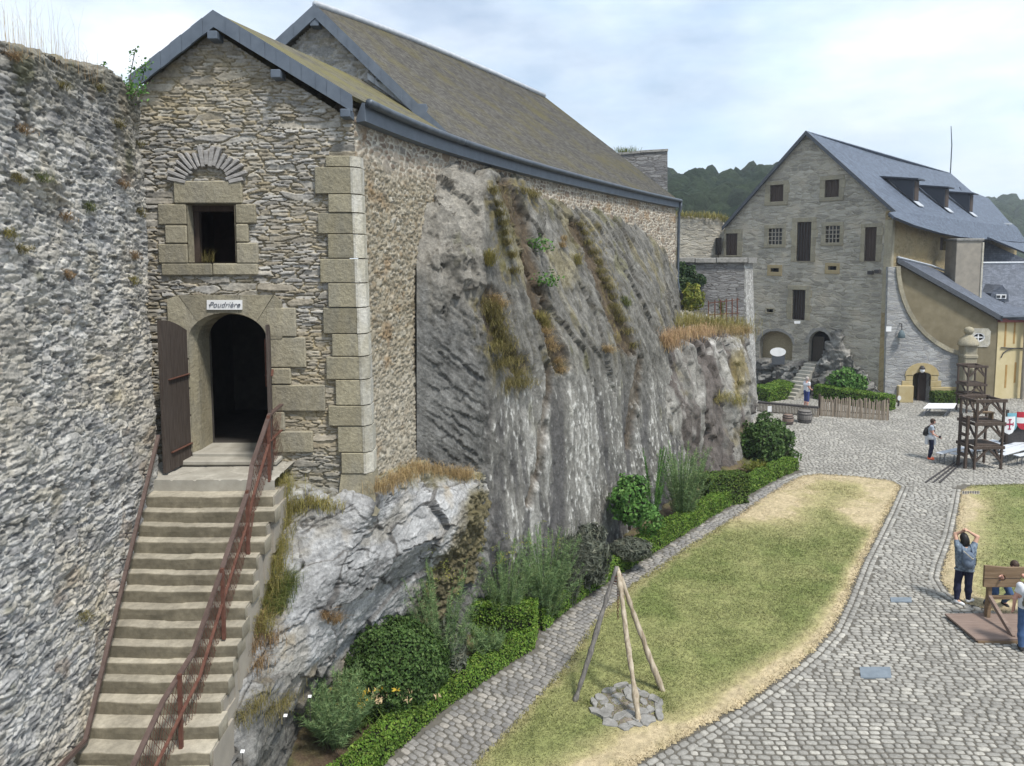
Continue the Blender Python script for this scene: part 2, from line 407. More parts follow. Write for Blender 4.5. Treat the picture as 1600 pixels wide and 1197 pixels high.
M['stone_c'] = m_stone('grey_rubble', (.27, .255, .22), (.45, .425, .37), (.40, .37, .30), .55, .17, .06, bs=1.0, bd=.06, stain=(.42, .365, .28), stain_pos=(.55, .75))
M['stone_brown'] = m_stone('brown_rubble', (.24, .19, .10), (.34, .28, .17), (.31, .25, .15), .35, .16, .07, stain=(.3, .23, .12))
M['stone_e'] = m_stone('blue_grey_rubble', (.25, .255, .265), (.37, .375, .375), (.29, .285, .27), .55, .13, .05)
M['stone_dark'] = m_stone('dark_slate_rubble', (.16, .16, .165), (.27, .27, .27), (.13, .125, .12), .5, .1, .05, bs=.9)
M['stone_white'] = m_stone('limewashed_rubble', (.30, .30, .29), (.66, .66, .64), (.34, .33, .31), .26, .13, .06, bs=1.0, bd=.06)
M['render_tan'] = m_plain('tan_render', (.155, .132, .082), .92, sc=1.6, col2=(.225, .195, .13), bs=.3, bd=.01)
M['render_cream'] = m_plain('cream_render', (.49, .41, .22), .9, sc=1.1, col2=(.58, .5, .31), bs=.1)
M['concrete'] = m_plain('grey_render', (.24, .22, .19), .9, sc=2.2, col2=(.33, .3, .25), bs=.3, bd=.01)
M['step'] = m_plain('worn_step_stone', (.27, .255, .22), .9, sc=3.5, col2=(.40, .385, .34), bs=.5, bd=.012)
M['door_wood'] = m_wood('dark_door_wood', (.042, .032, .027), (.088, .072, .062), 2, 5)
M['shutter'] = m_wood('brown_shutter_wood', (.04, .028, .022), (.075, .055, .045), 2, 5)
M['rust'] = m_plain('rusty_steel', (.085, .035, .025), .7, sc=14, col2=(.15, .07, .05), bs=.2)
M['iron'] = m_plain('dark_iron', (.03, .028, .028), .6, sc=14, col2=(.06, .055, .055))
M['rail_brown'] = m_plain('brown_handrail_paint', (.075, .05, .042), .6, sc=10, col2=(.12, .085, .075))
M['black'] = m_plain('interior_dark', (.012, .011, .01), .95, sc=2)
M['white'] = m_plain('white_paint', (.72, .73, .74), .5, sc=3, var=.08, bs=0)
M['glass'] = m_plain('dark_glass', (.02, .022, .026), .12, sc=2, bs=0, spec=.6)
M['pole_grey'] = m_wood('grey_bark', (.085, .08, .08), (.24, .225, .205), 2, 3)
M['pole_pale'] = m_wood('peeled_wood', (.20, .15, .10), (.52, .46, .36), 2, 2)
M['old_wood'] = m_wood('weathered_timber', (.045, .032, .026), (.10, .075, .06), 2, 3)
M['pillory_wood'] = m_wood('brown_timber', (.13, .085, .05), (.24, .17, .105), 0, 3)
M['plank_wood'] = m_wood('grey_plank', (.16, .115, .095), (.25, .19, .16), 0, 3)
M['stake'] = m_wood('split_stake_wood', (.19, .155, .115), (.37, .31, .245), 2, 4)
M['flat_slate'] = m_plain('flat_stone', (.15, .148, .14), .85, sc=7, col2=(.31, .305, .29), bs=.4, bd=.012)
M['cover'] = m_plain('blue_grey_slab', (.14, .17, .20), .6, sc=8, col2=(.19, .225, .26), bs=.1)
# ================================================================== GROUND
GROUND_EDGE = [(-140, -60), (260, -60), (260, 420), (-140, 420)]
m, t, b = newmat('courtyard_joint', .95, .1)
v = coords(t, 'World'); n1 = noise(t, v, 6, 6, .7)
t.links.new(ramp(t, n1, [(.3, (.09, .085, .075)), (.7, (.15, .14, .12))]), b.inputs['Base Color']); bump(t, b, n1, .4, .02)
M['joint'] = m
V, F = [], []
gx = np.linspace(-140, 260, 41); gy = np.linspace(-60, 420, 49); X, Y = np.meshgrid(gx, gy)
tag(mk('ground', np.stack([X, Y, X*0], -1).reshape(-1, 3), grid_faces(49, 41), M['joint']), kind='structure')

# lawn outlines, traced on the ground
g2 = lambda pts: [tuple(gz(x, y)[:2]) for x, y in pts]
LAWN1 = g2([(640, 1290), (700, 1230), (745, 1188), (812, 1118), (880, 1045), (925, 975), (985, 915), (1085, 848), (1170, 793), (1225, 757), (1252, 744), (1280, 741), (1340, 745), (1395, 752), (1408, 760),
            (1390, 800), (1370, 840), (1350, 878), (1325, 940), (1303, 985), (1272, 1020), (1225, 1060), (1175, 1096), (1100, 1140), (1005, 1192), (900, 1260), (800, 1320)])
LAWN2 = g2([(1502, 766), (1497, 795), (1488, 840), (1472, 885), (1468, 905), (1480, 925), (1508, 944), (1560, 958), (1640, 975), (1760, 985), (1800, 850), (1760, 755), (1600, 757), (1520, 759)])
HEDGE_OUT = g2([(480, 1330), (545, 1255), (610, 1192), (655, 1150), (705, 1108), (770, 1062), (842, 1014), (848, 990), (900, 947), (965, 903), (1050, 850), (1110, 812), (1168, 778), (1205, 756), (1250, 735)])
PATH_POLY = HEDGE_OUT + [LAWN1[i] for i in range(10, -1, -1)]

def lawn_colour(X, Y, which):
    P = np.stack([X, Y, X*0], -1)
    n = fbm(P, .9, 4, 3); n2 = fbm(P, 3.5, 3, 9); n3 = fbm(P, 14, 2, 5)
    green = np.array([.15, .18, .06]); olive = np.array([.24, .245, .105]); straw = np.array([.36, .315, .17]); tan = np.array([.42, .35, .225])
    k = np.clip(.5+.9*n+.35*n2, 0, 1); c = lerp3(green, olive, k)
    if which == 1:
        right = [LAWN1[i] for i in range(14, 27)]; top = [LAWN1[i] for i in range(8, 16)]; left = [LAWN1[i] for i in range(0, 10)]
        dr = dseg(X, Y, right); dt = dseg(X, Y, top); dl = dseg(X, Y, left)
        wr = np.interp(Y, [10, 13, 15, 18, 22, 28], [1.15, .85, .6, .36, .36, .9])
        dry = np.maximum(ss(1.3, .25, dr/wr+.35*n+.2*n2), ss(1.25, .3, dt/2.6+.45*n))
        dry = np.maximum(dry, .55*ss(.4, .05, dl+.25*n2+.15*n))
    else:
        left = LAWN2[0:10]; dl = dseg(X, Y, left); dry = ss(1.3, .2, dl/1.1+.5*n+.25*n2)
    c = lerp3(c, straw, np.clip(dry*1.15, 0, 1)); c = lerp3(c, tan, ss(.75, 1.0, dry+.2*n2))
    n4 = fbm(P, (22, 22, 1), 2, 6); return c*(1+.2*n3+.1*n2+.2*n4)[..., None], dry
M['lawn'] = m_vcol('lawn_turf', 60, .3, .6, .02)
m, t, b = newmat('grass_blade', .7, .2)
a = nd(t, 'ShaderNodeVertexColor', layer_name='Col').outputs[0]
rr = t.nodes.new('ShaderNodeNewGeometry').outputs['Random Per Island']
cc = mixc(t, 1.0, a, ramp(t, rr, [(0, .72), (1, 1.3)]), 'MULTIPLY'); t.links.new(cc, b.inputs['Base Color'])
tr = nd(t, 'ShaderNodeBsdfTranslucent', {'Color': cc}); ms = nd(t, 'ShaderNodeMixShader', {0: .25, 1: b.outputs[0], 2: tr.outputs[0]})
t.links.new(ms.outputs[0], t.nodes['Material Output'].inputs['Surface']); M['blade'] = m

def blades(X, Y, Z, h, lean, wd, rng, curl=.5):
    n = len(X); az = rng.uniform(0, 2*np.pi, n); fa = az+rng.uniform(-.6, .6, n)+np.pi/2
    ln = h*lean; b = np.stack([X, Y, Z], -1)
    d = np.stack([np.cos(az), np.sin(az), 0*az], -1); s = np.stack([np.cos(fa), np.sin(fa), 0*fa], -1)*(wd/2)[:, None]
    up = np.array([0, 0, 1.0])
    mid = b+d*(ln*curl*.5)[:, None]+up*(h*.6)[:, None]; tip = b+d*ln[:, None]+up*(h*(1-.3*lean))[:, None]
    V = np.stack([b-s, b+s, mid+s*.75, tip, mid-s*.75], 1).reshape(-1, 3)
    i = np.arange(n)[:, None]*5
    F = np.concatenate([i+np.array([[0, 1, 2, 4]]), i+np.array([[4, 2, 3, 3]])], 0)
    return V, np.concatenate([i+np.array([[0, 1, 2]]), i+np.array([[0, 2, 4]]), i+np.array([[4, 2, 3]])], 0)
for k, (poly, nb) in enumerate(((LAWN1, 150000), (LAWN2, 40000)), 1):
    P = np.array(poly); lo, hi = P.min(0), P.max(0); st = .07
    xs = np.arange(lo[0], hi[0]+st, st); ys = np.arange(lo[1], hi[1]+st, st); X, Y = np.meshgrid(xs, ys)
    wob = .05*fbm(np.stack([X, Y, X*0], -1), 3, 3, 11)
    D = dseg(X, Y, poly, True); ins = pip(X, Y, poly); sdist = np.where(ins, D, -D)
    keep = sdist+wob > -.01
    Z = .012+.03*ss(0, .3, sdist)+.012*fbm(np.stack([X, Y, X*0], -1), 1.5, 3, 4)
    col, dry = lawn_colour(X, Y, k)
    Vv, Ff, cc = compact(np.stack([X, Y, Z], -1).reshape(-1, 3), grid_faces(len(ys), len(xs), keep), col.reshape(-1, 3))
    tag(mk('lawn', Vv, Ff, M['lawn'], col=cc), kind='structure')
    rng = np.random.default_rng(k)
    bx = rng.uniform(lo[0], hi[0], nb*3); by = lo[1]+(hi[1]-lo[1])*rng.uniform(0, 1, nb*3)**1.5
    px, py, f = proj(np.stack([bx, by, bx*0], -1))
    ok = pip(bx+.05*fbm(np.stack([bx, by, bx*0], -1), 4, 2, 8), by, poly) & (px > -40) & (px < 1640) & (py < 1240)
    bx, by = bx[ok][:nb], by[ok][:nb]
    col, dry = lawn_colour(bx, by, k)
    keepb = rng.uniform(0, 1, len(bx)) > dry*.35; bx, by, col, dry = bx[keepb], by[keepb], col[keepb], dry[keepb]
    h = rng.uniform(.025, .075, len(bx))*(1-.35*dry); sc = np.clip(by/14, .9, 2)
    Vb, Fb = blades(bx, by, np.full(len(bx), .02), h, rng.uniform(.3, 1.4, len(bx)), .013*sc, rng)
    o = mk('lawn_grass', Vb, Fb, M['blade'], col=np.repeat(col*rng.uniform(.7, 1.35, (len(bx), 1)), 5, 0))
    tag(o, 'short mown grass, %s' % ('green with dry straw edges between the two cobbled paths' if k == 1 else 'patchy green on the lawn at the right edge'), 'grass', kind='stuff')

# cobblestones: real stones with rounded tops
m, t, b = newmat('cobble', .85, .25)
rr = t.nodes.new('ShaderNodeNewGeometry').outputs['Random Per Island']
v = coords(t, 'World'); n1 = noise(t, v, 22, 4, .65); n2 = noise(t, v, .5, 4)
c = ramp(t, rr, [(0, (.225, .218, .20)), (.5, (.285, .277, .255)), (.9, (.34, .33, .30)), (1, (.40, .385, .345))])
c = mixc(t, 1.0, c, ramp(t, n1, [(.3, .75), (.7, 1.2)]), 'MULTIPLY'); c = mixc(t, 1.0, c, ramp(t, n2, [(.3, .86), (.7, 1.14)]), 'MULTIPLY')
t.links.new(c, b.inputs['Base Color']); bump(t, b, n1, .35, .01); M['cobble'] = m
def stones_mesh(cx, cy, lx, ly, ang, h, rng, z0=-.02):
    n = len(cx); ca, sa = np.cos(ang), np.sin(ang)
    q = np.array([[-1, -.6], [-.6, -1], [.6, -1], [1, -.6], [1, .6], [.6, 1], [-.6, 1], [-1, .6]])
    def ring(k, z, jit):
        a = q[None]*k+rng.uniform(-jit, jit, (n, 8, 2)); ax = a[..., 0]*lx[:, None]/2; ay = a[..., 1]*ly[:, None]/2
        return np.stack([cx[:, None]+ax*ca[:, None]-ay*sa[:, None], cy[:, None]+ax*sa[:, None]+ay*ca[:, None], np.broadcast_to(z[:, None], (n, 8))], -1)
    tz = h+rng.uniform(-.006, .008, n)
    V = np.concatenate([ring(1.0, np.full(n, z0), .05), ring(.98, tz*.5, .04), ring(.80, tz, .04)], 1)
    F = []
    for r in (0, 8):
        for j in range(8): F.append([r+j, r+(j+1) % 8, r+8+(j+1) % 8, r+8+j])
    F += [[16, 17, 18, 19], [16, 19, 20, 23], [20, 21, 22, 23]]
    F = (np.arange(n)[:, None, None]*24+np.array(F)[None]).reshape(-1, 4)
    return V.reshape(-1, 3), F
rng = np.random.default_rng(5)
def rows_of_stones(y0, y1, x0, x1, hh, ll):
    cx, cy, lx, ly = [], [], [], []; y = y0
    while y < y1:
        h = hh*rng.uniform(.85, 1.2); xa, xb = x0(y), x1(y); x = xa+rng.uniform(0, ll)
        while x < xb:
            l = ll*rng.uniform(.65, 1.4); cx.append(x+l/2); cy.append(y+h/2); lx.append(l); ly.append(h); x += l
        y += h
    return map(np.array, (cx, cy, lx, ly))
gap = .027
cx, cy, lx, ly = rows_of_stones(10.8, 47, lambda y: -3.6 if y < 14 else (.2+(y-14)*.55 if y < 30 else 7), lambda y: min(1.0*y+1.0, .72*y+2.5), .118, .185)
wx = .35*np.sin(cx*.35+1.3)+.12*np.sin(cx*1.1)+.1*np.sin(cy*.8+cx*.6); ang = .08*np.cos(cx*.35+1.3)+.05*rng.standard_normal(len(cx)); cy = cy+wx*.6
D1 = np.where(pip(cx, cy, LAWN1), -1, 1)*dseg(cx, cy, LAWN1, True); D2 = np.where(pip(cx, cy, LAWN2), -1, 1)*dseg(cx, cy, LAWN2, True)
inpath = pip(cx, cy, PATH_POLY); dh = dseg(cx, cy, HEDGE_OUT)
behind = pip(cx, cy, HEDGE_OUT+[(0, 40), (-14, 30), (-14, 9)])
covers = [g2([(1343, 1044), (1391, 1044), (1393, 1061), (1345, 1061)]), g2([(1391, 935), (1424, 935), (1425, 942), (1392, 942)])]
cin = pip(cx, cy, covers[0]) | pip(cx, cy, covers[1])
ok = (D1 > .27) & (D2 > .27) & ~inpath & ~behind & ~cin
Vc, Fc = stones_mesh(cx[ok], cy[ok], lx[ok]-gap, ly[ok]-gap, ang[ok], np.full(ok.sum(), .015), rng)
o = mk('cobbled_courtyard', Vc, Fc, M['cobble']); tag(o, kind='structure')
# kerb setts that follow the lawn edges
def edge_rows(poly, offs, ln, wd, closed=True, h=.03):
    cx, cy, lx, ly, an = [], [], [], [], []
    P = np.array(poly); n = len(P); cen = P.mean(0)
    for off in offs:
        for i in range(n if closed else n-1):
            a, b_ = P[i], P[(i+1) % n]; d = b_-a; L_ = np.hypot(*d); d /= L_; nn = np.array([d[1], -d[0]])
            mid = (a+b_)/2
            if pip(np.array([mid[0]+nn[0]*.1]), np.array([mid[1]+nn[1]*.1]), poly)[0]: nn = -nn
            s = 0
            while s < L_:
                l = ln*rng.uniform(.7, 1.3); c = a+d*(s+l/2)+nn*off
                cx.append(c[0]); cy.append(c[1]); lx.append(l); ly.append(wd); an.append(math.atan2(d[1], d[0])); s += l
    return map(np.array, (cx, cy, lx, ly, an))
Vs, Fs = [], []; base = 0
for poly, rng_i in ((LAWN1[9:], 0), (LAWN2, 0)):
    cx, cy, lx, ly, an = edge_rows(poly, (.07, .21), .2, .13, False)
    vv, ff = stones_mesh(cx, cy, lx-gap, ly-.014, an, np.full(len(cx), .022), rng); Vs.append(vv); Fs.append(ff+base); base += len(vv)
tag(mk('edging_setts', np.concatenate(Vs), np.concatenate(Fs), M['cobble']), kind='structure')
# narrow garden footpath of small flat stones
m, t, b = newmat('path_stone', .9, .2)
rr = t.nodes.new('ShaderNodeNewGeometry').outputs['Random Per Island']
v = coords(t, 'World'); n1 = noise(t, v, 18, 5, .7); n2 = noise(t, v, 1.2, 4)
c = ramp(t, rr, [(0, (.19, .185, .18)), (.7, (.25, .24, .225)), (1, (.31, .29, .26))])
c = mixc(t, 1.0, c, ramp(t, n1, [(.3, .7), (.7, 1.25)]), 'MULTIPLY'); c = mixc(t, 1.0, c, ramp(t, n2, [(.3, .85), (.7, 1.12)]), 'MULTIPLY')
t.links.new(c, b.inputs['Base Color']); bump(t, b, n1, .4, .01); M['path_stone'] = m
cx, cy, lx, ly = rows_of_stones(10, 31, lambda y: -5, lambda y: 13, .115, .18)
cy = cy+.1*np.sin(cx*1.7)+.05*np.sin(cx*4+cy)
# rotate the courses across the path
th = R(-38); rx, ry = cx-2, cy-18; cx2, cy2 = 2+rx*math.cos(th)-ry*math.sin(th), 18+rx*math.sin(th)+ry*math.cos(th)
ok = pip(cx2, cy2, PATH_POLY) | (dseg(cx2, cy2, LAWN1[:11]) < .10)
Vc, Fc = stones_mesh(cx2[ok], cy2[ok], lx[ok]-.016, ly[ok]-.016, np.full(ok.sum(), th)+.08*rng.standard_normal(ok.sum()), np.full(ok.sum(), .016), rng)
tag(mk('garden_path', Vc, Fc, M['path_stone']), kind='structure')
def flat_slab(name, poly, z0, z1, mat):
    mb = MB(); mb.hull8([(x, y, z0) for x, y in poly], [(x, y, z1) for x, y in poly]); return mb
for poly, lab in zip(covers, ('larger blue-grey inspection slab in the cobbles, nearest the camera', 'smaller blue-grey slab in the cobbles where the path widens')):
    c = np.mean(poly, 0)
    tag(flat_slab('drain_cover', poly, -.01, .03, None).build('drain_cover', M['cover'], origin=(*c, 0)), lab, 'cover', 'slabs in the cobbles')
# drain grate and the sunken rail channels by the benches
pg = g2([(1503, 769), (1531, 769), (1531, 774), (1503, 774)]); c = np.mean(pg, 0)
th_ = thing('drain_grate', 'small rectangular iron drain grate in the right-hand lawn', 'drain', (*c, 0))
flat_slab('', pg, .0, .045, None).build('frame', M['concrete'], th_)
mb = MB()
for k in range(7):
    f = (k+.6)/7.4; a = np.array(pg[0])*(1-f)+np.array(pg[1])*f; d = np.array(pg[3])*(1-f)+np.array(pg[2])*f
    mb.bar((*(a*.85+d*.15), .048), (*(a*.15+d*.85), .048), .03, .012)
mb.build('bars', M['iron'], th_)
mb = MB()
for x0, x1 in ((1446, 1491), (1458, 1497), (1468, 1503)):
    a = gz(x0, 755); b_ = gz(x1, 724); mb.bar((*a[:2], .03), (*b_[:2], .03), .07, .02)
tag(mb.build('drainage_channel', M['iron']), kind='structure')

# ================================================================== STONE SURFACES
def pal(r, cols):
    cols = np.array(cols); x = np.clip(r, 0, .9999)*(len(cols)-1); i = x.astype(int); f = (x-i)[..., None]
    return cols[i]*(1-f)+cols[i+1]*f
def rubble(U, Vv, sx, sy, seed, depth, cols, mcol, warp=.05, mw=.14, big=.2, tilt=.25, rough=.006, edge=.2):
    P = np.stack([U, Vv, U*0], -1)
    u = U+warp*fbm(P, 2.0, 3, seed)+warp*.4*fbm(P, 7, 2, seed+1); v = Vv+warp*.8*fbm(P, 1.5, 3, seed+2)+warp*.25*fbm(P, (5, 9, 1), 2, seed+3)
    F1, F2, rid, dx, dy = vor(u, v, sx, sy, seed)
    G1, G2, r2, ex, ey = vor(u, v, sx*1.9, sy*2.1, seed+50)
    bigm = r2 < big
    e = np.where(bigm, (G2-G1)*1.8, np.minimum(F2-F1, np.where(_h((r2*1e6).astype(np.int64), U.astype(int)*0, U.astype(int)*0, 1) < 2, 9, 9)))
    # small stones next to big ones also stop at the big stone's edge
    e = np.where(bigm, e, np.minimum(e, 1.0))
    rid = np.where(bigm, (r2/big*.999), rid); dx = np.where(bigm, ex*1.6, dx); dy = np.where(bigm, ey*1.6, dy)
    mor = ss(mw, mw*.35, e)
    t1 = _h((rid*1e6).astype(np.int64), (rid*0).astype(np.int64), (rid*0).astype(np.int64), seed+9)-.5
    t2 = _h((rid*1e6).astype(np.int64), (rid*0).astype(np.int64), (rid*0).astype(np.int64), seed+10)-.5
    h = depth*ss(0.02, edge, e)*(.45+.8*rid)+depth*tilt*2*(t1*dx+t2*dy)*(1-mor)-depth*.35*mor*(.6+.4*vn(P*6, seed+4))
    h = h+rough*fbm(P, 16, 3, seed+5)+rough*.7*fbm(P, (9, 34, 1), 2, seed+6)
    sc = pal(_h((rid*1e6).astype(np.int64), (rid*0).astype(np.int64), (rid*0).astype(np.int64), seed+11), cols)
    sc = sc*(1+.22*fbm(P, (10, 30, 1), 3, seed+7))[..., None]
    mc = np.asarray(mcol)*(1+.2*fbm(P, 5, 3, seed+8))[..., None]
    return h, lerp3(sc, mc, mor), mor, rid

# ------------------------------------------------------------------ rampart on the left
Q0 = np.array([-5.74, 11.72]); dR = np.array([.090, -1.0]); dR /= np.linalg.norm(dR); nR = np.array([-dR[1], dR[0]])   # nR faces the stairs
path = [Q0+np.array([-1.6, .25]), Q0+np.array([-.5, .12]), Q0+np.array([-.12, .02])]
path += [Q0+dR*s+nR*(.02*math.sin(s*2.3)) for s in (.16, .5, 1, 2, 3, 4, 5, 6, 7)]
path = np.array(path); seg = np.linalg.norm(np.diff(path, axis=0), axis=1); arc = np.concatenate([[0], np.cumsum(seg)])
nu, nvw, nvc = 680, 830, 40
us = np.linspace(0, arc[-1], nu); PX = np.interp(us, arc, path[:, 0]); PY = np.interp(us, arc, path[:, 1])
tx, ty = np.gradient(PX), np.gradient(PY); ln = np.hypot(tx, ty); NX, NY = -ty/ln, tx/ln
if (NX[400]*nR[0]+NY[400]*nR[1]) < 0: NX, NY = -NX, -NY
ztop = np.interp(PY, [2, 7.9, 9.3, 10.7, 11.3, 11.6, 11.72, 11.9], [10.3, 10.56, 10.75, 10.88, 10.84, 10.76, 10.5, 10.3])
ztop = ztop+.06*fbm(np.stack([us, us*0, us*0], -1), 2.5, 3, 31)+.05*np.round(2*vn(np.stack([us*4, us*0, us*0], -1), 33))/2
vv = np.linspace(0, 1, nvw)
Z = .9+(ztop[None]-.9)*vv[:, None]; bat = 0*Z
Xw = PX[None]+NX[None]*bat; Yw = PY[None]+NY[None]*bat
back = np.linspace(.03, 1.5, nvc)
Xc = PX[None]-NX[None]*back[:, None]; Yc = PY[None]-NY[None]*back[:, None]; Zc = ztop[None]+.03*fbm(np.stack([Xc, Yc, Xc*0], -1), 3, 3, 5)+.12*np.sin(back/1.5*np.pi)[:, None]
Pg = np.concatenate([np.stack([Xw, Yw, Z], -1), np.stack([Xc, Yc, Zc], -1)], 0)
U = np.broadcast_to(us[None], Pg.shape[:2]).copy(); Vh = np.concatenate([Z, ztop[None]+back[:, None]], 0)
rc = [(.20, .197, .193), (.28, .275, .268), (.34, .335, .32), (.33, .31, .265), (.40, .39, .37), (.47, .46, .435)]
h, col, mor, rid = rubble(U, Vh-.10*U, .25, .075, 71, .019, rc, (.40, .385, .35), .09, .24, .16, .9, .014, .12)
P3 = np.stack([U, Vh, U*0], -1); n = fbm(P3, .7, 4, 41); n2 = fbm(P3, 2.6, 4, 43)
wash = ss(.0, .45, n+.35*n2+.1)*ss(10.5, 8.0, Vh+1.2*n)       # smeared lime mortar
flk = fbm(P3, (5, 26, 1), 4, 87); h = h+.016*flk+.012*np.round(2.2*fbm(P3, (4, 13, 1), 3, 89))/2.2; pit = ss(.24, .44, fbm(P3, (8, 19, 1), 3, 83)); h = h*(1-.35*wash)+.02*n2-.022*pit; col = col*(1+.3*flk)[..., None]; col = lerp3(col, np.array([.34, .335, .315]), .45*wash); blot = fbm(P3, .9, 3, 91); col = lerp3(col, col*np.array([.97, .985, 1.01]), ss(0, .4, blot)); col = lerp3(col, col*np.array([1.05, 1.01, .94]), ss(0, .4, -blot)); col = lerp3(col, np.array([.085, .085, .085]), .75*pit*(1-.4*wash))
ylw = ss(.25, .6, fbm(P3, 1.1, 4, 47)+.45*ss(4.2, 2.5, Vh)); col = lerp3(col, np.array([.30, .24, .12]), .28*ylw*(1-mor*.5))
och = .7*ss(.42, .6, fbm(P3, 2.1, 3, 59)); col = lerp3(col, np.array([.22, .15, .085]), .5*och)
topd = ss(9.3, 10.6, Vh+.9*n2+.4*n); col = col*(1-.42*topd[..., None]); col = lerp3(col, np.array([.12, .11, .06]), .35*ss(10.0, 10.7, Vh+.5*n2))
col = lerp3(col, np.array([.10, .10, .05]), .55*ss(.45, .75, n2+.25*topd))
h = h+.05*n+.03*n2
Nn = gnormals(Pg)
if Nn[200, 400] @ np.array([nR[0], nR[1], 0]) < 0: Nn = -Nn
Pd = Pg+Nn*h[..., None]
RAMP = (Pd[::3, ::3].reshape(-1, 3), grid_faces(*Pd[::3, ::3].shape[:2]))
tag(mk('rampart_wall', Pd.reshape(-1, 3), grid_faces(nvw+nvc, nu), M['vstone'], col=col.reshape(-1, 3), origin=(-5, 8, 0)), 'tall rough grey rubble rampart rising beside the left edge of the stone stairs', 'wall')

# ------------------------------------------------------------------ powder house (front building)
ZE = 10.85
EPX = [(548, 161), (585, 178), (620, 192), (660, 208), (700, 222), (740, 235.5), (780, 247.5), (850, 267), (905, 281), (950, 292), (1005, 305), (1058, 316)]
EAVE = np.array([gz(x, y, ZE) for x, y in EPX])
EAVE[:, 2] = ZE
def smooth_line(P, n):
    P = np.asarray(P); d = np.concatenate([[0], np.cumsum(np.linalg.norm(np.diff(P, axis=0), axis=1))]); s = np.linspace(0, d[-1], n)
    co = [np.polynomial.polynomial.polyfit(d, P[:, k], 4) for k in range(3)]
    return np.stack([np.polynomial.polynomial.polyval(s, c) for c in co], -1), s
EL, ES = smooth_line(EAVE, 240)
def eave_at_y(y): return np.array([np.interp(y, EL[:, 1], EL[:, 0]), y, ZE])
et = np.gradient(EL, axis=0); et /= np.linalg.norm(et, axis=1, keepdims=True); EN = np.stack([et[:, 1], -et[:, 0], 0*et[:, 0]], -1)   # outward
FY = 12.5
house = thing('powder_house', 'rubble stone house with arched black doorway at the top of the stairs', 'house', (-4.6, 12.5, 4.3))
XL, XR = un(190, 400, FY)[0], float(np.interp(FY, EL[:, 1], EL[:, 0]))-.08
def batx(z): return .028*np.clip(10.7-z, 0, 8)
fx = lambda px: un(px, 405, FY)[0]
fz = lambda py, px=400: un(px, py, FY)[2]
nu, nv = 330, 720
zs = np.linspace(3.4, 12.4, nv); tt = np.linspace(0, 1, nu)
Xf = XL+(XR+.045+batx(zs)[:, None]-XL)*tt[None]; Zf = np.broadcast_to(zs[:, None], Xf.shape); Yf = np.full_like(Xf, FY)
apx, apz = un(335, 49, FY)[[0, 2]]; rlx, rlz = un(205, 147, FY)[[0, 2]]; rrx, rrz = un(548, 186, FY)[[0, 2]]
rake = np.where(Xf < apx, apz+(rlz-apz)*(apx-Xf)/(apx-rlx), apz+(rrz-apz)*(Xf-apx)/(rrx-apx))
rc = [(.22, .21, .19), (.29, .275, .25), (.35, .34, .315), (.26, .225, .165), (.32, .31, .295), (.41, .40, .375), (.24, .205, .145)]
h, col, mor, rid = rubble(Xf, Zf, .28, .056, 11, .036, rc, (.30, .26, .18), .05, .16, .20, .45, .007, .15)
P3 = np.stack([Xf, Zf, Xf*0], -1); n = fbm(P3, .9, 4, 13); n2 = fbm(P3, 3, 3, 14)
yb = ss(.0, .6, n+.5*ss(8.2, 5.5, Zf)*.7+.2*n2); col = lerp3(col, np.array([.36, .29, .165]), .38*yb); h = h*(1-.25*yb)
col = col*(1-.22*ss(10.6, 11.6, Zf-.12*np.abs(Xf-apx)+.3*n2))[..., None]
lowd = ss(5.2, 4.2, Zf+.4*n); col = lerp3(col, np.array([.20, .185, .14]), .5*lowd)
wx0, wx1, wz0, wz1 = fx(298), fx(371), fz(410), fz(320)
dx0, dx1, dzs, dzt, dz0 = fx(293), fx(416), fz(530), fz(488), fz(706)
win = (Xf > wx0-.06) & (Xf < wx1+.06) & (Zf > wz0-.06) & (Zf < wz1+.06)
dcx, drx = (dx0+dx1)/2, (dx1-dx0)/2
door = (Xf > dx0-.05) & (Xf < dx1+.05) & (Zf > dz0-.03) & ((Zf < dzs) | (((Xf-dcx)/(drx+.05))**2+((Zf-dzs)/(dzt-dzs+.05))**2 < 1))
keep = (Zf < rake) & ~win & ~door & ~((Zf < fz(250)) & (Zf > fz(735)) & (Xf > XR+batx(Zf)-.12))
edge = np.minimum(1, 1)
Pf = np.stack([Xf, Yf-h, Zf], -1)
v_, f_, c_ = compact(Pf.reshape(-1, 3), grid_faces(nv, nu, keep), col.reshape(-1, 3))
mk('front_wall', v_, f_, M['vstone'], house, col=c_)
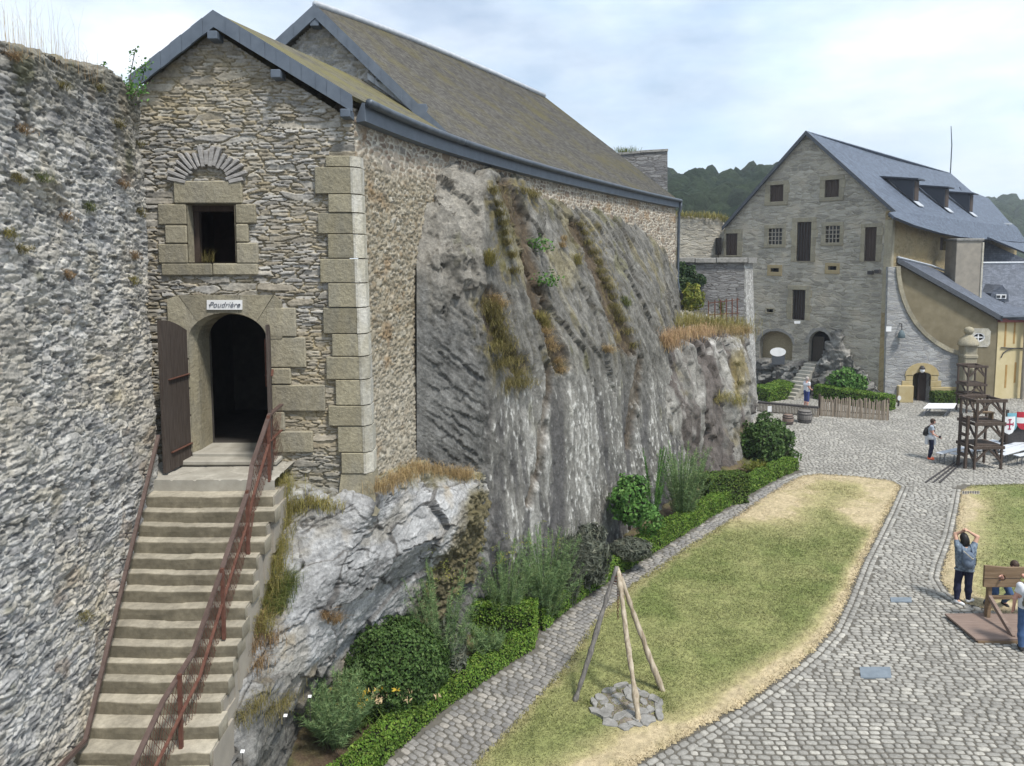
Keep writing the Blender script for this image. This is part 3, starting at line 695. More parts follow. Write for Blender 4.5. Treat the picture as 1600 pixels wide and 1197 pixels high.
# side wall of the powder house and of the hall: one line, two things
def side_wall(y0, y1, z0, z1, dens, seed, style):
    i = (EL[:, 1] >= y0-.01) & (EL[:, 1] <= y1+.01); s0, s1 = ES[i][0], ES[i][-1]
    nu = int((s1-s0)/dens); nv = int((z1-z0)/dens); ss_ = np.linspace(s0, s1, nu); zz = np.linspace(z0, z1, nv)
    bx = np.stack([np.interp(ss_, ES, EL[:, 0]), np.interp(ss_, ES, EL[:, 1])], -1); nn = np.stack([np.interp(ss_, ES, EN[:, 0]), np.interp(ss_, ES, EN[:, 1])], -1)
    off = -.08+batx(zz)*(.8)
    X = bx[None, :, 0]+nn[None, :, 0]*off[:, None]; Y = bx[None, :, 1]+nn[None, :, 1]*off[:, None]; Zz = np.broadcast_to(zz[:, None], X.shape)
    U = np.broadcast_to(ss_[None], X.shape)
    h1, c1, m1, _ = rubble(U, Zz, .22, .11, 21, .028, [(.13, .10, .08), (.19, .15, .115), (.25, .205, .155), (.30, .265, .22), (.18, .165, .145)], (.47, .44, .375), .05, .27, .08, .3, .005)
    h2, c2, m2, _ = rubble(U, Zz, .11, .06, 23, .035, [(.18, .15, .10), (.25, .22, .165), (.31, .285, .23), (.22, .175, .115), (.37, .35, .30)], (.29, .26, .195), .06, .25, .12, .6, .012)
    P3 = np.stack([U, Zz, U*0], -1); n = fbm(P3, 1.1, 4, 25)
    k = ss(10.35, 9.7, Zz+.35*n+.02*U) if style == 'a' else 0*U
    h = h1*(1-k)+h2*k; c = lerp3(c1, c2, k)
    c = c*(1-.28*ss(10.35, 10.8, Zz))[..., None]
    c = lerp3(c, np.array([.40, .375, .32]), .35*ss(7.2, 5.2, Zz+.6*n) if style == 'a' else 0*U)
    c = lerp3(c, np.array([.24, .15, .07]), .5*ss(.35, .6, fbm(P3, 1.6, 3, 27)))
    Pp = np.stack([X+nn[None, :, 0]*h, Y+nn[None, :, 1]*h, Zz], -1)
    return Pp.reshape(-1, 3), grid_faces(nv, nu), c.reshape(-1, 3)
V, F, c = side_wall(FY-.03, 17.0, 3.4, 10.82, .024, 21, 'a')
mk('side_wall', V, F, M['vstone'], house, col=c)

# dressed stones on the facade
def fblock(mb, px0, py0, px1, py1, proud=.03, deep=.12, bev=.018):
    g = .5; x0, x1 = fx(px0+g), fx(px1-g); z0, z1 = fz(py1-g), fz(py0+g); j = random.uniform(-.008, .008)
    mb.box(((x0+x1)/2, FY-proud/2+deep/2+j, (z0+z1)/2), (x1-x0, proud+deep, z1-z0), None, bev)
random.seed(3)
PR = .085
mb = MB()
for q in ((278, 283, 384, 319), (252, 319, 297, 352), (262, 352, 297, 381), (250, 381, 297, 412), (372, 319, 404, 350), (372, 350, 392, 379), (372, 379, 406, 412), (254, 411, 334, 431), (334, 411, 405, 430)): fblock(mb, *q, proud=PR)
mb.build('window_surround', M['dressed'], house)
mb = MB()
for q in ((415, 480, 462, 526), (415, 526, 476, 574), (415, 574, 452, 600), (415, 600, 505, 642), (415, 642, 440, 672), (415, 672, 484, 706), (258, 526, 293, 560), (262, 560, 293, 606), (256, 606, 293, 648), (260, 648, 293, 706)): fblock(mb, *q, proud=PR)
# arch stones round the doorway head
def arch_pt(a, k): return dcx+drx*k*math.cos(a), dzs+(dzt-dzs)*k*math.sin(a)
def outer(a):
    x, z = arch_pt(a, 1.0); X0, X1, Zt = fx(262), fx(440), fz(461)
    dx_, dz_ = math.cos(a)*drx, math.sin(a)*(dzt-dzs)+.25*math.sin(a)
    s = min((X1-dcx)/dx_ if dx_ > 1e-6 else 9, (X0-dcx)/dx_ if dx_ < -1e-6 else 9, (Zt-dzs)/dz_ if dz_ > 1e-6 else 9)
    return dcx+dx_*s, dzs+dz_*s
for a0, a1 in ((0.02, .72), (.73, 1.25), (1.26, 1.88), (1.89, 2.42), (2.43, 3.12)):
    aa = np.linspace(a0, a1, 6); inn = [arch_pt(a, 1.0) for a in aa]; out = [outer(a) for a in aa[::-1]]
    loop = inn+out
    mb.hull8([(x, FY-PR, z) for x, z in loop], [(x, FY+.1, z) for x, z in loop])
mb.build('door_surround', M['dressed'], house)
mb = MB()                                # radial slate stones over the window
acx, acz = fx(331), fz(292)
for k in range(17):
    a = R(12+156*k/16)+random.uniform(-.02, .02); r0 = random.uniform(.27, .31); r1 = random.uniform(.60, .72); w_ = random.uniform(.045, .07)
    d = np.array([math.cos(a), 0, math.sin(a)*.95]); p0 = np.array([acx, FY-.035, acz])+d*r0*1.25; p1 = np.array([acx, FY-.035, acz])+d*r1
    mb.bar(p0, p1, w_, .12+random.uniform(0, .03), (0, 1, 0), .008)
mb.build('relieving_arch', M['archstone'], house)
# reveals, window and door rooms
def reveal(mb, loop, y0, y1):
    n = len(loop)
    for i in range(n):
        a, b_ = loop[i], loop[(i+1) % n]; mb.poly([(a[0], y0, a[1]), (b_[0], y0, b_[1]), (b_[0], y1, b_[1]), (a[0], y1, a[1])])
mb = MB(); al = [(dx0, dz0), (dx1, dz0)]+[arch_pt(a, 1.0) for a in np.linspace(0, math.pi, 17)]
inner = [(x*.0+dcx+(x-dcx)*.90, z-.04*(z > dz0+.1)) for x, z in al]
n_ = len(al)
for i in range(n_):                       # chamfer then reveal
    a, b_, ai, bi = al[i], al[(i+1) % n_], inner[i], inner[(i+1) % n_]
    mb.poly([(a[0], FY-PR, a[1]), (b_[0], FY-PR, b_[1]), (bi[0], FY+.12, bi[1]), (ai[0], FY+.12, ai[1])])
reveal(mb, inner, FY+.12, FY+.62)
mb.build('door_jamb', M['quoin'], house)
mb = MB(); wl = [(wx0, wz0), (wx1, wz0), (wx1, wz1), (wx0, wz1)]; reveal(mb, wl, FY-PR+.01, FY+.16); mb.build('window_reveal', M['dressed'], house)
mb = MB()
def room(mb, x0, x1, y0, y1, z0, z1, hx0, hx1, hz0, hz1):   # box open only at the hole in its front
    mb.poly([(x0, y1, z0), (x1, y1, z0), (x1, y1, z1), (x0, y1, z1)])
    for x in (x0, x1): mb.poly([(x, y0, z0), (x, y1, z0), (x, y1, z1), (x, y0, z1)])
    for z in (z0, z1): mb.poly([(x0, y0, z), (x1, y0, z), (x1, y1, z), (x0, y1, z)])
    for q in ((x0, hx0, z0, z1), (hx1, x1, z0, z1), (hx0, hx1, z0, hz0), (hx0, hx1, hz1, z1)):
        mb.poly([(q[0], y0, q[2]), (q[1], y0, q[2]), (q[1], y0, q[3]), (q[0], y0, q[3])])
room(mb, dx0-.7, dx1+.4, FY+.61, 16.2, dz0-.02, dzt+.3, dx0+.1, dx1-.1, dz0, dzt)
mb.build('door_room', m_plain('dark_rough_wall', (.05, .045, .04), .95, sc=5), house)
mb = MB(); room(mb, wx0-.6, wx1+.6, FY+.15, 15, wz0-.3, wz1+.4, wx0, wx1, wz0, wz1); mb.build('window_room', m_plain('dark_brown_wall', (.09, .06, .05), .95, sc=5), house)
mb = MB(); mb.box(((wx0+wx1)/2, FY+.24, wz1-.05), (wx1-wx0+.1, .2, .1)); mb.box((wx0+.03, FY+.24, (wz0+wz1)/2-.05), (.1, .1, wz1-wz0-.1)); mb.box((wx1-.03, FY+.24, (wz0+wz1)/2-.05), (.1, .1, wz1-wz0-.1)); mb.build('window_lintel', M['shutter'], house)
# quoin: alternating blocks, white-lichened edge turning the corner
ys = [244, 262, 304, 333, 366, 404, 442, 480, 521, 556, 592, 632, 664, 705, 738]
mbq, mbl = MB(), MB()
def cornx(z): return float(XR+batx(np.array(z)))
for k in range(len(ys)-1):
    lp = [514, 497, 517, 500, 515, 502, 514, 505, 518, 508, 522, 510, 524, 529][k]
    z0, z1 = fz(ys[k+1]-.6), fz(ys[k]+.6); x0 = fx(lp); x1 = cornx((z0+z1)/2)+.02; j = random.uniform(-.01, .01)
    mbq.box(((x0+x1)/2, FY-.105+.19+j, (z0+z1)/2), (x1-x0, .38, z1-z0), None, .011)
    d = .25+random.uniform(-.02, .02)
    j *= .4; pts = [(x1-.05, FY-.112+j), (x1-.01, FY-.112+j), (x1+.10, FY+.02), (x1+.10, FY+.03+d), (x1-.05, FY+.03+d)]
    mbl.hull8([(p[0], p[1], z0+.004) for p in pts], [(p[0], p[1], z1-.004) for p in pts])
mbq.build('quoin', M['quoin'], house); mbl.build('quoin_edge', M['lichen'], house)
mb = MB(); x1 = cornx(4.6); za, zb = fz(738), fz(790)
mb.hull8([(fx(522), FY-.24, zb-.1), (x1+.2, FY-.24, zb-.1), (x1+.2, FY+.5, zb-.1), (fx(522), FY+.5, zb-.1)], [(fx(528), FY-.09, za), (x1+.1, FY-.09, za), (x1+.1, FY+.4, za), (fx(528), FY+.4, za)])
mb.build('quoin_base', M['quoin'], house)
# roof of the powder house
VY = FY-.19
RA0 = un(334, 28, VY); RA1 = gz(580, 139, RA0[2])
BY = 17.0
i = EL[:, 1] <= BY+.05; ea = EL[i][::6]; ea = np.vstack([ea, EL[i][-1:]]); ea = ea.copy(); ea[0, 1] = VY
tt = np.linspace(0, 1, len(ea)); dA = (RA1-RA0)/np.linalg.norm(RA1-RA0); La = np.linalg.norm(RA1-RA0)
ridgeA = RA0[None]+dA[None]*(np.interp(ea[:, 1], [VY, BY], [0, La]))[:, None]
ridgeA[:, 1] = np.interp(tt, [0, 1], [VY, BY+.1])
ridgeA[:, 0] = RA0[0]+dA[0]/dA[1]*(ridgeA[:, 1]-VY)
def roof_strip(name, ridge, eave, mat, parent, nv=10, thick=.07, lift=.0, sag=0.0):
    ridge, eave = np.asarray(ridge), np.asarray(eave); s = np.linspace(0, 1, nv)
    G = ridge[None]*(1-s)[:, None, None]+eave[None]*s[:, None, None]; G[..., 2] += lift-sag*np.sin(s*np.pi)[:, None]
    nu = G.shape[1]; L_ = np.concatenate([[0], np.cumsum(np.linalg.norm(np.diff(eave, axis=0), axis=1))]); H = np.linalg.norm(ridge-eave, axis=1).mean()
    uv = np.stack([np.broadcast_to(L_[None], (nv, nu)), np.broadcast_to((H*(1-s))[:, None], (nv, nu))], -1).reshape(-1, 2)
    n = gnormals(G); n = np.where(n[..., 2:] < 0, -n, n)
    G2 = G-n*thick
    V = np.concatenate([G.reshape(-1, 3), G2.reshape(-1, 3)]); F = grid_faces(nv, nu); N0 = nv*nu
    rim = [(j, j+1) for j in range(nu-1)]+[((nv-1)*nu+j, (nv-1)*nu+j+1) for j in range(nu-1)]+[(k*nu, (k+1)*nu) for k in range(nv-1)]+[(k*nu+nu-1, (k+1)*nu+nu-1) for k in range(nv-1)]
    Fr = np.array([[a, b_, b_+N0, a+N0] for a, b_ in rim])
    return mk(name, V, np.concatenate([F, F[:, ::-1]+N0, Fr]), mat, parent, uv=np.concatenate([uv, uv]), smooth=False)
ea_r = ea.copy(); ea_r[:, :2] += 0.05*np.array([EN[0][:2]])
roof_strip('roof', ridgeA, ea_r, M['roof_moss'], house, 12, .06, .1)
LA = un(203, 131, VY); left_e = np.array([LA, LA+(ridgeA[-1]-ridgeA[0])]); roof_strip('rear_roof', np.array([ridgeA[0], ridgeA[-1]]), left_e, M['roof_moss'], house, 4, .06, .1)
def board(mb, a, b_, w0, thick=.05, n=8, dirn=(0, -1, 0)):       # slate-clad verge board in overlapping pieces
    a, b_ = np.asarray(a), np.asarray(b_); dn = np.asarray(dirn, float)
    for k in range(n):
        p0 = a+(b_-a)*(k/n); p1 = a+(b_-a)*((k+1.06)/n if k < n-1 else 1.0); off = dn*(thick*.28*(k % 2))
        dz = np.array([0, 0, w0]); q = [p0+off, p1+off, p1-dz+off, p0-dz+off]
        mb.hull8(q, [x-dn*thick for x in q])
mb = MB()
t_ = np.array([0, -.03, .12]); tipR = np.array([EL[0, 0]+.03, VY, ZE+.1])
board(mb, RA0+t_, LA+t_, .27, n=8); board(mb, RA0+t_, tipR+np.array([0, -.03, .02]), .27, n=11)
mb.build('verge_board', M['slate_board'], house)
mb = MB()
for x, y in ((335, 57), (433, 117), (541, 178)):
    p = un(x, y, VY); mb = MB(); mb.box((p[0], FY-.12, p[2]), (.16, .34, .13), None, .01); mb.build('purlin_end', M['slate_board'], house)
def eave_trim(y0, y1, parent, name_f='fascia', name_g='gutter'):
    i = (EL[:, 1] >= y0-.05) & (EL[:, 1] <= y1+.05); P = EL[i][::4]; P = np.vstack([P, EL[i][-1:]]); N_ = EN[i][::4]; N_ = np.vstack([N_, EN[i][-1:]])
    mb = MB()
    for a in range(len(P)-1):
        p, q, n0, n1 = P[a], P[a+1], N_[a], N_[a+1]
        prof = lambda p, n: [p+n*.06+(0, 0, .06), p+n*.11+(0, 0, .06), p+n*.11+np.array([0, 0, -.24]), p-n*.06+np.array([0, 0, -.26]), p-n*.06+np.array([0, 0, -.22])]
        mb.hull8(prof(p, n0), prof(q, n1))
    mb.build(name_f, M['slate_board'], parent)
    mb = MB(); pts = P+N_*.19+np.array([0, 0, .055]); mb.tube(pts, .07, 10); mb.build(name_g, M['zinc'], parent, smooth=True)
eave_trim(EL[3, 1], BY, house)
# sign
ps = [un(x, y, FY-.11) for x, y in ((323, 484), (378, 484), (378, 469), (323, 469))]
sg = thing('name_sign', 'small white enamel name plate with script lettering above the arched doorway', 'sign', ps[0])
mb = MB(); mb.hull8([p+np.array([0, .03, 0]) for p in ps], ps); mb.build('plate', M['white'], sg)
mb = MB()
for p in ((327.5, 476.5), (373.5, 476.5)):
    q = un(*p, FY-.115); mb = MB(); mb.box(q, (.02, .012, .02), None, .004); mb.build('screw', M['iron'], sg)
def text3d(txt, loc, size, mat, parent, name='lettering', rot=(math.pi/2, 0, 0), shear=0.0, align='CENTER'):
    cu = bpy.data.curves.new('t', 'FONT'); cu.body = txt; cu.size = size; cu.align_x = align; cu.align_y = 'CENTER'; cu.extrude = .002; cu.shear = shear
    ob = bpy.data.objects.new('t', cu); C.objects.link(ob); bpy.context.view_layer.update()
    me = bpy.data.meshes.new_from_object(ob.evaluated_get(bpy.context.evaluated_depsgraph_get())); bpy.data.objects.remove(ob)
    me.transform(Matrix.Translation(Vector([float(x) for x in loc])) @ Matrix.Rotation(rot[2], 4, 'Z') @ Matrix.Rotation(rot[0], 4, 'X'))
    return link(name, me, mat, parent)
M['sign_ink'] = m_plain('grey_sign_ink', (.12, .13, .16), .6, bs=0)
text3d('Poudrière', un(350.5, 476.5, FY-.117), .13, M['sign_ink'], sg, shear=.35)
# double door: two plank leaves standing open
def leaf(name, hinge, ang, w_, z0, zh, zf, parent):    # hinge side height zh, free side height zf
    mb = MB(); n = 6; d = np.array([math.cos(ang), math.sin(ang), 0]); nn = np.array([-d[1], d[0], 0])
    for k in range(n):
        a, b_ = k/n*w_+.004, (k+1)/n*w_-.004; f = lambda s: zh+(zf-zh)*math.sin(min(1, s/w_)*math.pi/2)
        q = [hinge+d*a+(0, 0, z0-hinge[2]), hinge+d*b_+(0, 0, z0-hinge[2]), hinge+d*b_+(0, 0, f(b_)-hinge[2]), hinge+d*a+(0, 0, f(a)-hinge[2])]
        mb.hull8(q, [x+nn*.055 for x in q])
    o = mb.build(name, M['door_wood'], parent)
    mb = MB()
    for z in (z0+.3, z0+1.5):
        mb = MB()
        mb.bar(hinge+d*.02-nn*.012+(0, 0, z-hinge[2]), hinge+d*(w_*.8)-nn*.012+(0, 0, z-hinge[2]), .05, .014)
        mb.bar(hinge+d*.02+nn*.066+(0, 0, z-hinge[2]), hinge+d*(w_*.8)+nn*.066+(0, 0, z-hinge[2]), .05, .014); mb.build('hinge_strap', M['rust'], o)
    mb = MB(); mb.tube([hinge+d*(w_*.3)-nn*.03+(0, 0, z0-hinge[2]+1.25), hinge+d*(w_*.3)-nn*.03+(0, 0, z0-hinge[2]+2.05)], .014, 6); mb.build('bolt_rod', M['rust'], o)
    return o
hl = np.array([dx0-.075, FY-.06, dz0]); tipx = un(249, 600, 11.62)
angl = math.atan2(tipx[1]-hl[1], tipx[0]-hl[0]); leaf('door', hl, angl, float(np.hypot(*(tipx-hl)[:2])), dz0-.12, fz(516), fz(494), house)
hr = np.array([dx1-.01, FY-.03, dz0]); leaf('door', hr, R(-73), .98, dz0-.05, fz(520), fz(500), house)
# ------------------------------------------------------------------ great hall behind
hall = thing('great_hall', 'long stone hall with high brown slate roof built on top of the cliff', 'hall', (0, 22, 6))
V, F, c = side_wall(16.8, 40, 6.3, 10.82, .026, 22, 'b')
mk('side_wall', V, F, M['vstone'], hall, col=c)
RB0 = un(492, 15, BY-.3); RB1 = gz(850, 155, RB0[2]); zB = RB0[2]
rdir = (RB1-RB0)/np.linalg.norm(RB1-RB0)
# visible ridge has a slight sag: follow the photo
rpx = [(492, 15), (560, 38), (640, 67), (700, 91), (775, 122), (850, 155)]
ridge = []
for k, p in enumerate(rpx):
    q = onv(*p, RB0[:2], RB1[:2]); ridge.append(q)
ridge = np.array(ridge)
ib = EL[:, 1] >= BY-.1; eb = EL[ib][::5]; eb = np.vstack([eb, EL[ib][-1:]]); ebr = eb.copy(); nb_ = EN[ib][::5]; nb_ = np.vstack([nb_, EN[ib][-1:]]); ebr += nb_*.06
gl = un(437, 66, BY-.3)                                     # a point on the left rake
slope = (zB-gl[2])/(RB0[0]-gl[0])
ev0 = np.array([np.interp(BY-.3, EL[:, 1], EL[:, 0]), BY-.3, ZE])
Lr = np.interp(np.linspace(0, 1, len(ebr)), np.linspace(0, 1, len(ridge)), np.arange(len(ridge)))
rd = np.stack([np.interp(Lr, np.arange(len(ridge)), ridge[:, k]) for k in range(3)], -1)
ebr[0] = ev0
roof_strip('roof', rd, ebr, M['roof_hall'], hall, 18, .07, .1)
hw = ev0[0]-RB0[0]; perp = np.array([-rdir[1], rdir[0], 0]); backl = [RB0+np.array([-hw*1.15, .4, ZE-zB]), RB1+perp*5.0+np.array([0, 0, ZE-zB])]
roof_strip('rear_roof', np.array([RB0, RB1]), np.array(backl), M['roof_hall'], hall, 6, .07, .1)
roof_strip('hip_roof', np.array([RB1, RB1+perp*.02]), np.array([ebr[-1], backl[1]+rdir*3]), M['roof_hall'], hall, 6, .07, .1)
# gable wall above the front roof
gx0, gx1 = RB0[0]-hw*1.1, ev0[0]; nu, nv = 150, 100
X, Z = np.meshgrid(np.linspace(gx0, gx1, nu), np.linspace(10.2, zB, nv))
h, col, mor, rid = rubble(X, Z, .3, .085, 61, .045, [(.24, .24, .235), (.32, .315, .305), (.38, .375, .365), (.28, .255, .21)], (.30, .28, .23), .06, .17, .2, .4, .006)
keep = Z < zB-.12-np.abs(X-RB0[0])*np.where(X < RB0[0], slope, (zB-ZE)/hw)
v_, f_, c_ = compact(np.stack([X, BY-h, Z], -1).reshape(-1, 3), grid_faces(nv, nu, keep), col.reshape(-1, 3)); mk('gable_wall', v_, f_, M['vstone'], hall, col=c_)
mb = MB(); up = np.array([0, -.02, .12])
lft = RB0+np.array([-hw*1.1, 0, -slope*hw*1.1]); board(mb, RB0+up, lft+up, .30, n=7); board(mb, RB0+up, ev0+up, .30, n=13)
mb.build('verge_board', M['slate_board'], hall)
mb = MB()
for x, y in ((493, 36), (595, 120), (660, 170)):
    p = un(x, y, BY-.2); mb = MB(); mb.box((p[0], BY-.1, p[2]), (.2, .4, .18), None, .01); mb.build('purlin_end', M['slate_board'], hall)
mb = MB()                                                    # lead flashing where the lower roof meets the gable
for k in range(12):
    f0, f1 = k/12, (k+1)/12; a = np.array([RA1[0], BY-.12, RA0[2]+.12]); b_ = np.array([ev0[0]-.2, BY-.12, ZE+.22])
    p, q = a+(b_-a)*f0, a+(b_-a)*(f1+.006); mb.hull8([p, q, q+(0, 0, .14), p+(0, 0, .14)], [x+np.array([0, .05, 0]) for x in (p, q, q+(0, 0, .14), p+(0, 0, .14))])
mb.build('flashing', M['lead'], hall)
mb = MB(); mb.tube([p+np.array([0, 0, .12]) for p in ridge], .08, 8); mb.build('ridge_cap', M['lead'], hall, smooth=True)
eave_trim(BY-.22, 60, hall)
# end wall
e1 = EL[-1]; ew = [e1+perp*k for k in (0.05, 8)]
mb = MB(); mb.hull8([(*(e1-EN[-1]*.08)[:2], 4), (*(e1+perp*8)[:2], 4), (*(e1+perp*8-rdir*.5)[:2], 4), (*(e1-EN[-1]*.08-et[-1]*.5)[:2], 4)], [(*(e1-EN[-1]*.08)[:2], 10.8), (*(e1+perp*8)[:2], 10.8), (*(e1+perp*8-rdir*.5)[:2], 10.8), (*(e1-EN[-1]*.08-et[-1]*.5)[:2], 10.8)])
mb.build('end_wall', M['stone_brown'], hall)
dp = e1+EN[-1]*.16+et[-1]*.05
pts = [dp+np.array([0, 0, .02]), dp+np.array([0, 0, -.25]), dp-EN[-1]*.08+np.array([0, 0, -.5])]
q = un(1055, 445, dp[1]); pts += [np.array([*(dp-EN[-1]*.08)[:2], q[2]+.15]), np.array([*(dp-EN[-1]*.02)[:2], q[2]-.1]), un(1060, 452, dp[1]), un(1064, 457, dp[1])]
mb = MB(); mb.tube(pts, .065, 8); mb.build('downpipe', M['zinc'], hall, smooth=True)
mb = MB(); p = un(1065, 458, dp[1]); mb.tube([p, un(1065, 480, dp[1]+.05)], .07, 8); mb.build('soil_pipe', M['iron'], hall)
# ruined wall stub rising behind the hip
ru = [un(x, y, 33.5) for x, y in ((940, 340), (1043, 340), (1043, 234), (1000, 237), (972, 240), (940, 250))]
def prism_uv(name, poly, ext, mat, parent=None, org=None):      # extruded polygon with metre UVs on every side
    mb = bmesh.new(); n = len(poly); e = np.asarray(ext, float); A = [mb.verts.new([float(x) for x in p]) for p in poly]; B = [mb.verts.new([float(x) for x in np.asarray(p)+e]) for p in poly]
    fs = [mb.faces.new(A), mb.faces.new(B[::-1])]+[mb.faces.new((A[i], B[i], B[(i+1) % n], A[(i+1) % n])) for i in range(n)]
    bmesh.ops.recalc_face_normals(mb, faces=fs); ul = mb.loops.layers.uv.new('UVMap')
    for f in fs:
        nn = f.normal; ax = Vector((0, 0, 1)).cross(nn); ax = ax.normalized() if ax.length > .1 else Vector((1, 0, 0)); ay = nn.cross(ax)
        for l in f.loops: l[ul].uv = (l.vert.co.dot(ax), l.vert.co.dot(ay))
    if org is not None: bmesh.ops.translate(mb, verts=mb.verts[:], vec=-Vector([float(x) for x in org]))
    me = bpy.data.meshes.new(name); mb.to_mesh(me); mb.free(); o = link(name, me, mat, parent)
    if org is not None: o.location = [float(x) for x in org]
    return o
rw = thing('ruined_wall', 'stub of dark stone wall with stone cap rising behind the hall roof', 'wall', (*un(1000, 300, 33.5)[:2], 8))
prism_uv('masonry', ru, (0, 1.3, 0), M['stone_dark'], rw)
mb = MB()
for a, b_ in ((1043, 1000), (1000, 966)):
    p, q = un(a+1, 236 if a == 1043 else 239, 33.45), un(b_, 238.5 if b_ == 1000 else 242, 33.45); mb.hull8([p, q, q+(0, 1.4, 0), p+(0, 1.4, 0)], [x+np.array([0, 0, .1]) for x in (p, q, q+(0, 1.4, 0), p+(0, 1.4, 0))])
mb.build('capping', M['flat_slate'], rw)

# ================================================================== ROCK
def facets(u, v, su, sv, seed, amt, p=2.2):
    F1, F2, rid, dx, dy = vor(u, v, su, sv, seed, p); k = (rid*1e6).astype(np.int64); z_ = k*0
    t1, t2 = _h(k, z_, z_, seed+1)-.5, _h(k, z_, z_, seed+2)-.5
    return amt*(1.6*(t1*dx+t2*dy)+.55*(_h(k, z_, z_, seed+3)-.5)), ss(.07, .0, F2-F1), rid
def rock(ctrl, nu, nv, fcol, name, amp, seed, fn=None):
    ctrl = np.array([[un(*c) for c in r] for r in ctrl]); G = patch(ctrl, nu, nv, True); Gs = G.copy()
    for _ in range(4): Gs[1:-1, 1:-1] = .2*(Gs[1:-1, 1:-1]+Gs[:-2, 1:-1]+Gs[2:, 1:-1]+Gs[1:-1, :-2]+Gs[1:-1, 2:])
    G = Gs; N_ = gnormals(G)
    vw = CAMP-G; flip = (N_*vw).sum(-1).mean() < 0
    if flip: N_ = -N_
    px, py, f = proj(G); h, col = fcol(G, px, py, amp, seed)
    G = G+N_*h[..., None]
    return G, col, grid_faces(nv, nu)
def pl(px, py, line, w):                 # closeness to a line traced on the rock face
    return ss(1.0, .25, dseg(px, py, line)/w)
def cliff_col(G, px, py, amp, seed):
    q = fbm(G, .5, 4, seed); st = fbm(G, (2.6, 2.6, .22), 4, seed+1); st2 = fbm(G, (7, 7, .5), 4, seed+2); fine = fbm(G, (5, 5, 2.2), 4, seed+3); gr = fbm(G, (13, 13, 6), 3, seed+4)
    left = ss(770, 750, px+6*fine)                      # striated bedding face
    bed = np.sin((G[..., 2]*1.0+G[..., 0]*1.05+.35*q+.12*fine)*17)*.5+.5; bed2 = np.sin((G[..., 2]+G[..., 0]*1.05+.5*fbm(G, 1.2, 3, seed+5))*41)*.5+.5
    ul = ss(520, 420, py+60*fine+(px-700)*-.5)*left     # big blocky top
    wpx = px+10*fine; wpy = py+8*gr
    seam = np.maximum.reduce([pl(wpx, wpy, [(788, 285), (815, 350), (832, 420), (846, 480), (880, 575)], 15), pl(wpx, wpy, [(900, 350), (935, 420), (958, 490), (985, 545)], 16), .8*pl(wpx, wpy, [(768, 460), (780, 530), (812, 575)], 20), .7*pl(wpx, wpy, [(862, 570), (846, 690), (826, 790)], 8), .7*pl(wpx, wpy, [(1000, 560), (985, 700)], 8)])
    corner = pl(wpx, wpy, [(752, 470), (757, 560), (760, 640), (757, 730)], 12)
    low = ss(560, 700, py)
    h = amp*(1.0*q+.7*st*(1-left)+.5*fine+.25*gr+.35*st2*(1-left))
    uu = G[..., 0]*.45+G[..., 1]*.9+.30*G[..., 2]; zz = G[..., 2]; wv = .18*fine+.1*gr
    f1_, k1_, r1_ = facets(uu+.22*zz+wv, zz+.5*wv, .9, 3.2, seed+41, .15); f2_, k2_, r2_ = facets(uu+.2*zz+wv, zz+wv, .30, 1.6, seed+45, .045); f3_, k3_, r3_ = facets(uu+wv*.4, zz+wv, .10, .5, seed+49, .018)
    ba, bb = G[..., 0]*.8+G[..., 1]*.2-zz*.62, G[..., 0]*.62+G[..., 1]*.2+zz*.8
    g1_, m1_, s1_ = facets(ba+wv, bb+.35*wv, 1.1, .16, seed+53, .07); g2_, m2_, s2_ = facets(ba+wv, bb+.3*wv, .35, .05, seed+57, .03)
    b1_, n1_, q1_ = facets(ba*.8+2*wv, bb+wv, .9, .6, seed+61, .36); b2_, n2_, q2_ = facets(ba+wv, bb+wv, .35, .2, seed+65, .06)
    upw = ss(640, 560, py)
    h += (1-left)*(f1_*(.25+.75*upw)+f2_*(.28+.72*upw)+f3_*(.6+.4*upw))+left*(1-ul)*(g1_+g2_)+left*ul*(b1_+b2_)
    crk = (1-left)*np.maximum(k1_*.7, k2_*.5)*(.4+.6*upw)+left*(1-ul)*np.maximum(m1_*.6, m2_*.35)+left*ul*n1_*.7
    lumps = np.abs(fbm(G, (1.5, 1.5, 1.0), 4, seed+21)); h += (1-left)*ss(600, 420, py)*.12*(lumps-.2)
    h -= .17*seam+.05*corner
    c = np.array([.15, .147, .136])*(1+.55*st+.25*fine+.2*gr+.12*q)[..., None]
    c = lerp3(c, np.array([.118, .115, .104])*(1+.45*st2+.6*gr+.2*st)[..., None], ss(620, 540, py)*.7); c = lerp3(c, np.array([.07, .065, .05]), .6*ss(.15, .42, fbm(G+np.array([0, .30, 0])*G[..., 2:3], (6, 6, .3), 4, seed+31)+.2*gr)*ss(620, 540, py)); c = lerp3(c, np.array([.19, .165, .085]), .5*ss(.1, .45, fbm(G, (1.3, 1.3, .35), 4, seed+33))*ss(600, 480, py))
    wht = ss(.2, .5, st+.28*low*ss(960, 820, px)+.5*gr*ss(.0, .3, gr)-.05); c = lerp3(c, np.array([.40, .395, .375]), wht*low*.55)
    spk = ss(.32, .5, gr+.35*st)*ss(540, 660, py); c = lerp3(c, np.array([.55, .55, .53]), .7*spk)
    drk = ss(.05, .4, -st-.2*fine+.1); c = lerp3(c, np.array([.075, .073, .078]), drk*.62*low)
    c = lerp3(c, np.array([.125, .125, .12])*(.7+.35*s1_+.35*s2_+.35*gr+.2*fine)[..., None], left*(1-ul))
    c = lerp3(c, np.array([.215, .203, .178])*(.72+.4*q1_+.2*q2_+.25*fine+.25*gr)[..., None], ul*.85); c = c*(1+.35*(r1_-.5)*(1-left)*upw+.3*(r2_-.5)*(1-left))[..., None]; c = lerp3(c, np.array([.055, .05, .042]), np.clip(crk, 0, 1)*.75)
